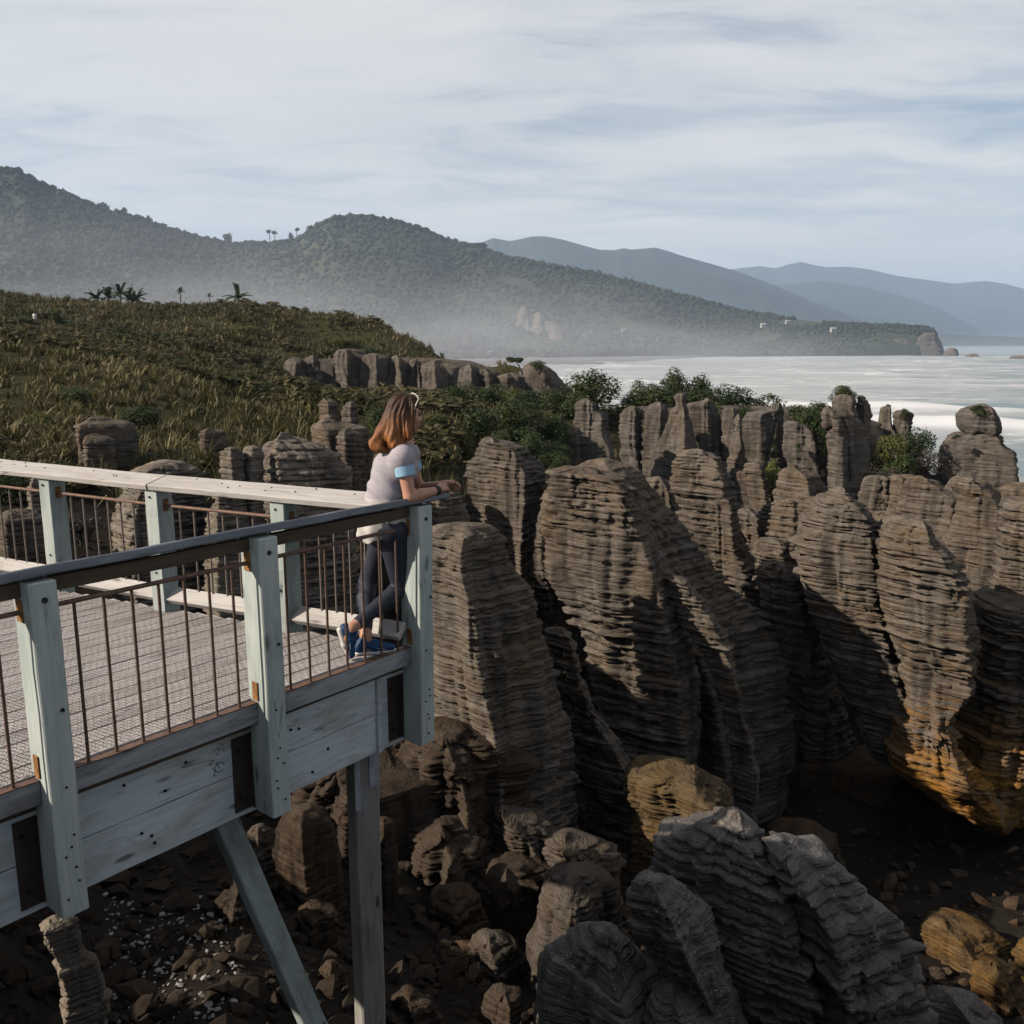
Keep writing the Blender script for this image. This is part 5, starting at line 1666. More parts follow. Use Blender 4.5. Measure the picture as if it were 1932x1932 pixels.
    m_ln = mat_flat("dark_brown_lens", (0.03, 0.02, 0.018), 0.12, spec=0.6)

    def gpart(name, prims, mat, res=.003, k=.004):
        V, F = sdf_mesh(prims, res, k)
        o = np_mesh(name, V - np.array(sg.location), F, mat)
        o.parent = sg
    for s_ in (1, -1):
        gpart('temple', [(T(H(.052, .084 * s_, .112)), T(H(.030, .096 * s_, .070)), .0042, .0046), (T(H(.030, .096 * s_, .070)), T(H(.018, .097 * s_, .035)), .0046, .0034)], m_fr)
        gpart('lens', [('e', T(H(.060, .040 * s_, .128)), (.022, .034, .006), Rm)], m_ln, k=.003)
    gpart('frame', [(T(H(.052, .084, .114)), T(H(.044, .04, .139)), .0045, .004), (T(H(.044, .04, .139)), T(H(.040, 0, .143)), .004, .004), (T(H(.040, 0, .143)), T(H(.044, -.04, .139)), .004, .004), (T(H(.044, -.04, .139)), T(H(.052, -.084, .114)), .004, .0045)], m_fr)


build_person()
# ------------------------------------------------------------------ vegetation
M['flax'] = mat_leaf("flax_leaf", [(0.026, 0.030, 0.011), (0.052, 0.052, 0.018), (0.092, 0.082, 0.032), (0.16, 0.132, 0.062), (0.30, 0.235, 0.12)], patch=0.11, trans=0.2)
M['flaxleaf'] = mat_leaf("undergrowth_leaf", [(0.016, 0.022, 0.009), (0.034, 0.040, 0.014), (0.068, 0.064, 0.022), (0.105, 0.088, 0.042), (0.15, 0.115, 0.062)], patch=0.13, trans=0.2)
M['bush'] = mat_leaf("coastal_shrub_leaf", [(0.018, 0.030, 0.011), (0.032, 0.048, 0.017), (0.05, 0.068, 0.022), (0.085, 0.10, 0.034)], patch=0.5, trans=0.2, rough=0.45)
M['bush_yellow'] = mat_leaf("yellow_green_shrub_leaf", [(0.04, 0.052, 0.016), (0.085, 0.095, 0.025), (0.14, 0.14, 0.04)], patch=0.5, trans=0.25)
M['bush_grey'] = mat_leaf("brown_grey_shrub_leaf", [(0.04, 0.034, 0.026), (0.06, 0.05, 0.04), (0.09, 0.075, 0.058)], patch=0.5, trans=0.1)
M['twig'] = mat_flat("shrub_twig", (0.09, 0.07, 0.055), 0.9, 0, (0.05, 0.04, 0.03), 10)
M['forest'] = mat_leaf("hill_forest_canopy", [(0.018, 0.024, 0.015), (0.027, 0.034, 0.021), (0.038, 0.045, 0.027), (0.052, 0.058, 0.034)], patch=0.012, trans=0.0, rough=0.9)


def blades(bases, hts, rng, per, width, seg, spread):
    """arched strap leaves springing from each base point"""
    n = len(bases) * per
    b = np.repeat(bases, per, 0)
    h = np.repeat(hts, per) * rng.uniform(0.6, 1.15, n)
    az = rng.uniform(0, 2 * np.pi, n)
    ln = rng.uniform(0.15, 1.2, n) * spread
    droop = rng.uniform(0.15, 1.05, n)
    dx, dy = np.cos(az), np.sin(az)
    b = b + np.stack([dx, dy, 0 * dx], 1) * (rng.uniform(0, .16, n) * h)[:, None]
    tw = rng.uniform(-0.8, 0.8, n)
    sx, sy = np.cos(az + np.pi / 2 + tw), np.sin(az + np.pi / 2 + tw)
    w = width * h * rng.uniform(0.7, 1.3, n)
    rows = []
    ts = np.linspace(0, 1, seg + 1)
    for t in ts:
        out = ln * h * t ** 1.4
        z = h * (t - droop * t ** 3 * ln)
        c = b + np.stack([dx * out, dy * out, z], 1)
        ww = w * (1.0 - 0.55 * t) * (0.55 + 1.6 * t * (1 - t)) if t < 1 else w * 0.04
        s = np.stack([sx * ww, sy * ww, 0 * ww], 1)
        rows += [c - s, c + s]
    V = np.stack(rows, 1).reshape(-1, 3)
    k = 2 * (seg + 1)
    o = (np.arange(n) * k)[:, None]
    F = []
    for i in range(seg):
        F.append(o + np.array([2 * i, 2 * i + 1, 2 * i + 3, 2 * i + 2])[None])
    return V, np.vstack(F)


def px_of(X, Y, Z):
    d = np.stack([X, Y, Z - CZ], -1)
    zc = d[..., 1] * CP - d[..., 2] * SP
    yc = d[..., 1] * SP + d[..., 2] * CP
    return 966 + 1700 * d[..., 0] / zc, 966 - 1700 * yc / zc


def build_flax():
    rng = np.random.default_rng(7)
    V, F, off = [], [], 0
    for D0, D1, dens, per, seg, h0, wd in ((17.5, 40, 5.6, 14, 3, 0.56, .06), (40, 80, 2.9, 9, 2, 0.68, .08), (80, 165, 1.6, 6, 2, 0.9, .10)):
        x0, x1 = ray(-230, 642)[0] * D1, ray(960, 642)[0] * D1
        n = int(dens * (x1 - x0) * (D1 - D0))
        X = rng.uniform(x0, x1, n)
        Y = rng.uniform(D0, D1, n)
        px = 966 + 1700 * X / Y
        lim = np.where(Y < 26, 470, np.where(Y < 34, 660, np.where(Y < 66, 1040, np.where(Y < 92, 960, 900))))
        nz = vnoise(X / 5, Y / 5, 0 * X, 77)
        ok = (px > -200) & (px < lim) & (nz > -0.75)
        ok &= (Y > 21.3) | (px < 135) | ((px > 265) & (px < 360))
        # keep the foot of the cliff band clear
        ok &= ~((px > 540) & (px < 940) & (Y > 75) & (Y < 88))
        X, Y = X[ok], Y[ok]
        Z = ground_z(X, Y) - 0.05
        hgt = h0 * (0.65 + 0.35 * rng.random(len(X)) + 0.55 * np.clip(vnoise(X / 4, Y / 4, 0 * X, 78), -0.1, 1))
        v, f = blades(np.stack([X, Y, Z], 1), hgt, rng, per, wd, seg, 0.75)
        V.append(v)
        F.append(f + off)
        off += len(v)
    o = np_mesh("flax_cover", np.vstack(V), np.vstack(F), M['flax'], smooth=False)
    tag(o, "olive and straw coloured flax covering the headland slope", "flax", kind='stuff')
    # leafy undergrowth between the flax
    rng = np.random.default_rng(12)
    V, F, off = [], [], 0
    clouds = [leaf_cloud(300 + i, 70, 5, 0.16, .7)[:2] for i in range(5)]
    for D0, D1, n in ((17.5, 42, 1500), (42, 85, 1500), (85, 160, 900)):
        X = rng.uniform(ray(-200, 642)[0] * D1, ray(880, 642)[0] * D1, n * 2)
        Y = np.sqrt(rng.uniform(D0 ** 2, D1 ** 2, n * 2))
        px = 966 + 1700 * X / Y
        ok = (px > -180) & (px < np.where(Y < 26, 450, np.where(Y < 28, 640, np.where(Y < 70, 1090, 860)))) & (vnoise(X / 6, Y / 6, 0 * X, 88) > -.15)
        ok &= (Y > 21.3) | (px < 135) | ((px > 265) & (px < 360))
        ok &= ~((px > 540) & (Y > 76) & (Y < 90))
        for x, y in zip(X[ok][:n], Y[ok][:n]):
            v, f = clouds[rng.integers(5)]
            s_ = rng.uniform(.5, 1.1) * (1 + .004 * y) * (.55 if y < 23 else 1.0)
            V.append(v * np.array([s_, s_, s_ * .75]) + np.array([x, y, gz(x, y) + s_ * .35]))
            F.append(f + off)
            off += len(v)
    o = np_mesh("undergrowth", np.vstack(V), np.vstack(F), M['flaxleaf'], smooth=False)
    tag(o, "dark leafy undergrowth between the flax on the slope", "undergrowth", kind='stuff')
    # dry grass tufts round the rock bases
    rng = np.random.default_rng(9)
    pts = []
    for px, py, D, n, s in ((330, 856, 21, 22, .5), (300, 880, 19, 18, .5), (450, 835, 23, 16, .5), (820, 880, 26, 26, .6), (840, 905, 24, 18, .5), (1180, 760, 46, 20, .5), (1645, 850, 48, 18, .5),
                             (560, 800, 27, 14, .5), (350, 850, 22, 16, .6), (700, 860, 24, 16, .5), (830, 820, 34, 30, .7), (1480, 915, 31, 10, .4), (1640, 880, 45, 16, .5)):
        c = P(px, py, D)
        for _ in range(n):
            x, y = c.x + rng.normal() * 1.2, c.y + rng.normal() * 1.5
            pts.append((x, y, gz(x, y)))
    pts = np.array(pts)
    v, f = blades(pts, rng.uniform(.4, .9, len(pts)), rng, 26, .03, 2, .8)
    o = np_mesh("dry_grass", v, f, M['flax'], smooth=False)
    tag(o, "dry grass tufts round the rock stacks", "grass", kind='stuff')



def leaf_cloud(seed, n, lobes, leaf, flat=0.75):
    """leaves spread over the skins of overlapping lobes, unit radius"""
    rng = np.random.default_rng(seed)
    cs, rs = [], []
    for i in range(lobes):
        a = rng.uniform(0, 2 * np.pi)
        d = rng.uniform(0.05, 0.60)
        cs.append((d * np.cos(a), d * np.sin(a), rng.uniform(-0.50, 0.52) * (1.15 - d)))
        rs.append(rng.uniform(0.28, 0.44))
    cs, rs = np.array(cs), np.array(rs)
    k = rng.choice(lobes, n, p=rs ** 2 / (rs ** 2).sum())
    d = rng.normal(size=(n, 3))
    d[:, 2] += 0.25
    d /= np.linalg.norm(d, axis=1)[:, None]
    rad = rs[k] * (1 - 0.35 * rng.random(n) ** 2.2) * (1 + 0.12 * rng.normal(size=n))
    p = cs[k] + d * rad[:, None]
    p[:, 2] *= flat
    # leaf frame
    nrm = d + rng.normal(size=(n, 3)) * 0.55 + np.array([0, 0, .35])
    nrm /= np.linalg.norm(nrm, axis=1)[:, None]
    u = np.cross(nrm, rng.normal(size=(n, 3)))
    u /= np.linalg.norm(u, axis=1)[:, None]
    w = np.cross(nrm, u)
    L = leaf * rng.uniform(.7, 1.4, n)[:, None]
    V = np.stack([p - u * L, p + w * L * .45 + nrm * L * .1, p + u * L, p - w * L * .45 + nrm * L * .1], 1).reshape(-1, 3)
    F = np.arange(n * 4).reshape(n, 4)
    return V, F, cs, rs


build_flax()
BUSH = {}


def bush_proto(kind, seed, n, lobes, leaf, mat, flat=1.0):
    V, F, cs, rs = leaf_cloud(seed, n, lobes, leaf, flat)
    me = np_mesh("foliage", V, F, M[mat], smooth=False)
    COL.objects.unlink(me)
    # branching stem
    sv, sf = [], []
    rng = np.random.default_rng(seed + 5)

    def limb(a, b, r0, r1):
        a, b = np.array(a), np.array(b)
        d = (b - a) / (np.linalg.norm(b - a) + 1e-9)
        u = np.cross(d, [0.3, 0.7, 0.2])
        u /= np.linalg.norm(u)
        w = np.cross(d, u)
        o = len(sv)
        for c, r in ((a, r0), (b, r1)):
            for q in range(5):
                t = q * 2 * np.pi / 5
                sv.append(c + (u * np.cos(t) + w * np.sin(t)) * r)
        for q in range(5):
            sf.append((o + q, o + (q + 1) % 5, o + 5 + (q + 1) % 5, o + 5 + q))
    limb((0, 0, -0.95), (0.03, 0, -0.4), .055, .045)
    for c in cs:
        limb((0.03, 0, -0.45), np.array([c[0], c[1], c[2] * flat]), .035, .012)
    st = np_mesh("stem", np.array(sv), np.array(sf), M['twig'], smooth=True)
    COL.objects.unlink(st)
    BUSH[kind] = (me.data, st.data)


for i_ in range(4):
    bush_proto('green%d' % i_, 20 + i_, 2700, 9 + i_, 0.052, 'bush')
bush_proto('yellow', 31, 1500, 8, 0.055, 'bush_yellow')
bush_proto('grey', 32, 1800, 10, 0.045, 'bush_grey')
bush_proto('small', 33, 700, 6, 0.085, 'bush')


def bush(label, px, py, rx, ry, D, kind=None, group='coastal shrubs on the ridge', name='shrub', cat='shrub', rz=None, depth=None):
    rnd = random.Random(int(px * 7 + py))
    kind = kind or 'green%d' % rnd.randrange(4)
    if group == 'coastal shrubs on the ridge' and rx > 15:
        rx, ry, py = rx * 1.42, ry * 1.25, py + 6
    if group == 'shrubs filling the hollow behind the woman' and D > 34:
        # stand it where the bank rises through its foot
        best = min(np.arange(29, 62, .5), key=lambda d_: abs(px_of(*[np.array(v) for v in (ray(px, py)[0] * d_, d_, gz(ray(px, py)[0] * d_, d_))])[1] - (py + ry * .75)))
        D = float(best)
    c = P(px, py, D)
    s = 1 / 1700 * math.sqrt(D * D + 0.0)
    sx, sz = rx * s * 1.15, ry * s * 1.2
    if group == 'shrubs filling the hollow behind the woman' and D > 34:
        rx, ry = rx * 1.25, ry * 1.2
        sx, sz = sx * 1.25, sz * 1.2
    if D > 28:
        top, g_ = c.z + sz, gz(c.x, c.y)
        if c.z - sz > g_ - 0.1 and name == 'shrub' and 'tuft' not in label and 'cap rock' not in label and 'plant' not in label and 'tiny' not in label:
            sz = min((top - g_ + 0.25) / 2, sz * 2.0)
            c = Vector((c.x, c.y, top - sz))
    root = empty(name, c + Vector((0, 0, -sz * 0.95)), rz if rz is not None else rnd.uniform(0, 6.28))
    tag(root, label, cat, group)
    for nm, me in zip(('foliage', 'stem'), BUSH[kind]):
        o = bpy.data.objects.new(nm, me)
        COL.objects.link(o)
        o.parent = root
        o.location = (0, 0, sz * 0.95)
        o.scale = (sx, depth * s if depth else sx, sz)
    return root


def build_bushes():
    b = bush
    b("large rounded green shrub at the landward end of the ridge top", 1126, 732, 42, 32, 50)
    b("dark low shrub tucked under the large rounded one", 1085, 765, 34, 22, 49)
    b("low scrub spreading right of the large rounded shrub", 1160, 766, 40, 18, 49.5)
    b("low olive scrub behind the smooth dark pillar", 1206, 756, 34, 18, 50.5, 'yellow')
    b("wispy shrub standing apart with a narrow outline on the ridge", 1221, 722, 25, 20, 52)
    b("tallest spiky-topped shrub of the ridge line", 1272, 718, 28, 26, 52)
    b("leaning shrub right of the tallest one", 1318, 724, 27, 22, 52)
    b("broad low shrub filling the ridge above the dark cone", 1250, 748, 48, 20, 50)
    b("hedge-like shrub above the twin-headed rock", 1320, 750, 46, 20, 50)
    b("wind-clipped shrub in the middle of the ridge hedge", 1376, 744, 36, 20, 50)
    b("smooth domed shrub sloping towards the sea", 1428, 753, 42, 22, 50)
    b("shrub spilling over the wall left of the white knob", 1400, 772, 30, 16, 48)
    b("dark shrub behind the ridged buttress", 1516, 764, 34, 22, 48)
    b("shrub filling the notch left of the huge dark block", 1538, 790, 26, 30, 46)
    b("shrub hanging down beside the ridged buttress", 1520, 800, 22, 26, 46)
    b("round bush growing on top of the split cap rock", 1592, 740, 22, 16, 43)
    b("small shrub at the foot of the split cap rock", 1556, 768, 18, 12, 43, 'small')
    b("olive shrub on the overgrown double stump", 1672, 842, 26, 32, 47, 'yellow')
    b("dark shrub right of the double stump heads", 1735, 816, 30, 14, 48)
    b("brown-grey bush between the double stump and the balancing rock", 1752, 842, 38, 24, 47, 'grey')
    b("shaded shrub below the brown-grey bush", 1700, 872, 30, 22, 46)
    b("scrub below the double stump", 1660, 884, 24, 20, 45, 'grey')
    b("tuft of shrub between the two stump heads", 1704, 780, 12, 10, 49, 'small')
    b("grass tuft on the tufted stump head", 1674, 768, 10, 6, 50, 'small')
    b("low tuft crowning the balancing rock", 1846, 768, 22, 8, 47.5, 'small')
    b("little plant at the shoulder of the balancing rock", 1804, 824, 12, 5, 47, 'small')
    b("small bright green bush beside the narrow leaning slab", 1463, 885, 24, 32, 30.5, 'yellow')
    b("tiny bush on the wall above the ridged buttress foot", 1506, 844, 10, 8, 42, 'small')
    b("tiny bush in the wall above the bright green bush", 1464, 846, 8, 6, 43, 'small')
    n_ = dict(group='shaded shrubs behind the far rail')
    b("dark shrub seen through the leftmost balusters", 20, 935, 60, 45, 17, **n_)
    b("shrub under the shaded stepped stack", 120, 905, 60, 36, 18.5, **n_)
    b("shaded shrub right of the shaded stepped stack", 300, 868, 50, 30, 20.5, **n_)
    b("dark bush between the sunlit ledged pillar and the first posts", 150, 985, 60, 40, 15.5, 'grey', **n_)
    b("low scrub at the far left edge behind the rail", 40, 860, 60, 36, 20.5, 'yellow', **n_)
    g = dict(group='shrubs filling the hollow behind the woman')
    b("shrub at the upper left of the green hollow", 872, 752, 36, 26, 52, **g)
    b("dark spreading shrub at the top of the hollow", 930, 748, 42, 28, 54, **g)
    b("yellow-green shrub catching the sun in the hollow", 968, 748, 26, 18, 52, 'yellow', **g)
    b("shrub under the bonsai-like tree", 1012, 752, 36, 24, 52, **g)
    b("dense shrub right above the tall grey tower", 1056, 766, 34, 30, 48, **g)
    b("big shrub in the middle of the hollow", 905, 795, 48, 36, 45, **g)
    b("glossy shrub right of the hollow's big shrub", 965, 792, 46, 36, 44, **g)
    b("shrub left of the narrow side slab", 1030, 808, 46, 38, 43, **g)
    b("shrub pressed against the narrow side slab", 1060, 838, 26, 36, 41, **g)
    b("lower shrub above the stepped pillar", 940, 838, 44, 34, 39, **g)
    b("lower shrub right of the stepped pillar top", 1000, 850, 44, 36, 38, **g)
    b("lowest shrub between stepped pillar and tall tower", 1045, 874, 34, 24, 37, **g)
    b("yellowish shrub low at the left of the hollow", 880, 842, 32, 30, 38, 'yellow', **g)
    b("dark shrub close right of the woman's shoulder", 826, 812, 34, 30, 36, **g)
    b("straggly shrub below the woman's chin", 828, 862, 28, 36, 32, 'grey', **g)
    b("shrub behind the woman's hair", 706, 782, 30, 22, 30, **g)
    b("dark shrub filling the gap left of the woman's shirt", 690, 850, 24, 34, 22, **g)
    b("shrub on the bank right of the stepped pillar top", 1045, 862, 36, 30, 36, **g)
    b("low shrub on the bank just above the stepped pillar", 975, 822, 40, 28, 38, **g)
    e = dict(group='dark shrubs in the dip behind the flax spur')
    for lab, x, y, rx_, ry_, d_, k_ in (
            ("dark shrub starting the dip behind the flax spur", 20, 655, 44, 18, 46, None), ("brown-grey shrub in the dip below the far walker", 90, 662, 50, 20, 47, 'grey'), ("dark shrub below the palm cluster in the dip", 170, 676, 52, 20, 48, None),
            ("glossy shrub in the middle of the dip", 250, 684, 50, 20, 50, None), ("olive shrub catching light in the dip", 215, 662, 38, 14, 56, 'yellow'), ("dark shrub where the dip turns towards the cliff", 330, 690, 52, 22, 50, None),
            ("twiggy grey shrub beyond the dip", 410, 680, 46, 18, 58, 'grey'), ("shrub on the second spur's crest", 450, 712, 44, 18, 48, 'yellow'), ("dark shrub below the second spur", 500, 742, 46, 22, 45, None),
            ("dark shrub high on the slope under the thicket", 300, 634, 50, 14, 84, None), ("olive shrub high on the slope under the lone palm", 470, 624, 44, 12, 96, 'yellow'), ("dark shrub on the left shoulder of the slope", 40, 612, 44, 14, 96, None),
            ("shaded shrub on the face of the near spur", 150, 745, 44, 24, 28, None), ("second shaded shrub on the near spur face, lower down", 260, 790, 46, 26, 25, None), ("olive shrub at the foot of the near spur", 60, 800, 50, 28, 24, 'yellow')):
        b(lab, x, y, rx_, ry_, d_, k_, **e)
    h = dict(group='shrubs on the flax slope')
    b("bright shrub band right of the domed rock's flax", 566, 786, 46, 22, 33, 'yellow', **h)
    b("glossy shrub above the dark angular block", 610, 778, 34, 20, 34, **h)
    b("long green thicket on the skyline beside the lone palm", 430, 586, 60, 12, 138, depth=90, **h)
    b("dark shrub ending the skyline thicket", 515, 592, 26, 12, 134, **h)
    b("dark low bush in front of the skyline thicket", 322, 584, 24, 10, 130, 'grey', **h)
    b("thorny dark bush under the skyline thicket", 376, 612, 34, 12, 120, 'grey', **h)
    b("rounded olive bush over the recessed buttress", 655, 646, 34, 12, 95, 'yellow', **h)
    b("green cap of shrub over the tallest lit buttress", 702, 662, 30, 9, 85, **h)
    b("olive shrub over the ivy-hung buttress", 790, 676, 32, 12, 84, 'yellow', **h)
    b("shrub trailing down the ivy-hung buttress", 846, 706, 28, 22, 79, **h)
    b("pale bush on the rounded knoll at the slope's end", 716, 622, 26, 14, 118, 'yellow', **h)
    b("small bush on the pale column of the cliff", 886, 690, 14, 8, 84, 'yellow', **h)
    b("dark bush left of the bonsai-like tree", 935, 722, 22, 18, 80, **h)
    b("yellowish bush on the left skyline", 26, 562, 24, 14, 140, 'yellow', **h)
    b("dark bush below the yellowish skyline bush", 70, 574, 22, 8, 138, 'grey', **h)
    b("brown hummock of scrub low on the skyline thicket's left", 312, 574, 16, 8, 140, 'grey', **h)


build_bushes()


def tree_mesh_trunk(pts, radii, n=7):
    V, F = [], []
    for i, (p, r) in enumerate(zip(pts, radii)):
        for q in range(n):
            a = q * 2 * math.pi / n
            V.append((p[0] + r * math.cos(a), p[1] + r * math.sin(a), p[2]))
    for i in range(len(pts) - 1):
        for q in range(n):
            F.append((i * n + q, i * n + (q + 1) % n, (i + 1) * n + (q + 1) % n, (i + 1) * n + q))
    return np.array(V), np.array(F)


def palm(label, px, py_top, py_base, D, crown_=1.4, seed=1, group='palms on the plateau skyline', trunk=True):
    """palm with a ringed trunk and arching fronds; the fronds carry leaflets"""
    rng = np.random.default_rng(seed)
    crown = crown_ * 1.45
    b = P(px, py_base, D)
    t = P(px, py_top, D)
    h = t.z - b.z
    root = empty("palm_tree", (b.x, b.y, b.z - 0.4))
    tag(root, label, "palm tree", group)
    cz = h * 0.80 + 0.4
    V, F = tree_mesh_trunk([(0, 0, 0), (0.03, 0, cz * .5), (0.05, 0, cz)], [0.16, 0.12, 0.10])
    tr = np_mesh("trunk", V, F, M['twig'])
    tr.parent = root
    FV, FF = [], []
    for k in range(17):
        az = k * 2.4 + rng.uniform(-.2, .2)
        el = rng.uniform(0.15, 1.35)
        L = crown * rng.uniform(.8, 1.15)
        pts = []
        for i in range(6):
            s = i / 5
            out = L * s * math.cos(el) * (1 - .1 * s)
            z = cz + L * (s * math.sin(el) - 0.42 * s * s * (1.2 - el * .5))
            pts.append(np.array([0.05 + out * math.cos(az), out * math.sin(az), z]))
        sd = np.array([-math.sin(az), math.cos(az), 0])
        for i in range(5):
            for sg in (-1, 1):
                p0, p1 = pts[i], pts[i + 1]
                w = 0.20 * crown * (0.5 + i / 5) * (1 - 0.13 * i)
                dz = np.array([0, 0, -0.35 * w])
                o = len(FV)
                for a_, b_ in ((p0, p0 * .35 + p1 * .65), (p0 * .5 + p1 * .5, p1)):
                    o = len(FV)
                    FV += [a_, b_, b_ + sd * sg * w + dz + (b_ - a_) * .5, a_ + sd * sg * w * .9 + dz + (b_ - a_) * .7]
                    FF.append((o, o + 1, o + 2, o + 3))
    cr = np_mesh("fronds", np.array(FV), np.array(FF), M['bush'], smooth=False)
    cr.parent = root
    return root


def build_palms():
    palm("bushy low palm, first of the skyline cluster", 183, 558, 584, 148, 1.7, 1)
    palm("slender palm, second of the skyline cluster", 206, 553, 592, 150, 1.5, 2)
    palm("tallest palm in the middle of the skyline cluster", 229, 546, 590, 150, 1.9, 3)
    palm("palm leaning close to the tallest skyline palm", 245, 560, 590, 147, 1.6, 4)
    palm("end palm of the skyline cluster, wide crown", 259, 556, 588, 149, 1.8, 5)
    palm("lone stemless palm on the skyline thicket", 450, 558, 578, 136, 1.9, 6)
    palm("faint distant palm behind the plateau, broader of two", 341, 548, 568, 230, 1.2, 7)
    palm("faint distant palm behind the plateau, narrow and upright", 396, 555, 574, 230, 0.8, 8)
    palm("spiky palm lower on the slope near the far walker", 112, 608, 630, 100, 1.5, 9)
    # wind-bent tree on the seaward cliff
    c = P(986, 700, 73)
    root = empty("wind_bent_tree", (c.x, c.y, c.z - .3))
    tag(root, "small wind-bent tree with flat crown on the seaward cliff", "tree")
    V, F = tree_mesh_trunk([(0, 0, 0), (-.15, 0, .45), (-.35, 0, .8), (-.6, 0, 1.05)], [.10, .08, .06, .03])
    np_mesh("trunk", V, F, M['twig']).parent = root
    V, F, _, _ = leaf_cloud(61, 900, 6, .10, .45)
    V = V * np.array([.75, .6, .75]) + np.array([-.62, 0, 1.15])
    np_mesh("crown", V, F, M['bush'], smooth=False).parent = root
    c = P(1015, 700, 84)
    bush("dark domed tree beside the wind-bent tree", 1014, 690, 18, 10, 73, None, group=None, name='domed_tree', cat='tree')


build_palms()


def build_walker():
    c = P(68, 622, 98)
    z = gz(c.x, c.y)
    h = max(c.z + .12, z + 1.45)
    root = empty("person", (c.x, c.y, h - 1.7))
    tag(root, "tiny far walker with dark hair and white shirt among the flax", "person")
    q = lambda x, y, zz: (x, y, zz)
    body = [(q(0, 0, 1.48), q(0, 0, 1.42), .06, .06), ('e', (0, 0, 1.60), (.085, .10, .12), None), (q(0, 0, 1.3), q(0, 0, .95), .15, .14), (q(-.17, 0, 1.38), q(.17, 0, 1.38), .06, .06), (q(-.19, 0, 1.36), q(-.24, .03, .85), .05, .035), (q(.19, 0, 1.36), q(.24, .03, .85), .05, .035),
            (q(-.08, 0, .9), q(-.09, 0, .48), .09, .06), (q(-.09, 0, .48), q(-.09, .03, .06), .06, .04), (q(.08, 0, .9), q(.09, 0, .48), .09, .06), (q(.09, 0, .48), q(.09, -.03, .06), .06, .04)]
    V, F = sdf_mesh(body, .03, .03)
    np_mesh("body", V, F, mat_flat("walker_skin", (.4, .22, .16), .6)).parent = root
    V, F = sdf_mesh([(q(0, 0, 1.36), q(0, 0, .98), .175, .165), (q(-.17, 0, 1.38), q(.17, 0, 1.38), .075, .075)], .03, .03)
    np_mesh("shirt", V, F, mat_flat("walker_white_shirt", (.7, .7, .7), .8)).parent = root
    V, F = sdf_mesh([('e', (0, .02, 1.63), (.11, .12, .13), None)], .025, .03)
    np_mesh("hair", V, F, mat_flat("walker_dark_hair", (.02, .018, .016), .6)).parent = root


build_walker()
# ------------------------------------------------------------------ sea, beach, hills, mountains
SEA = -23.0


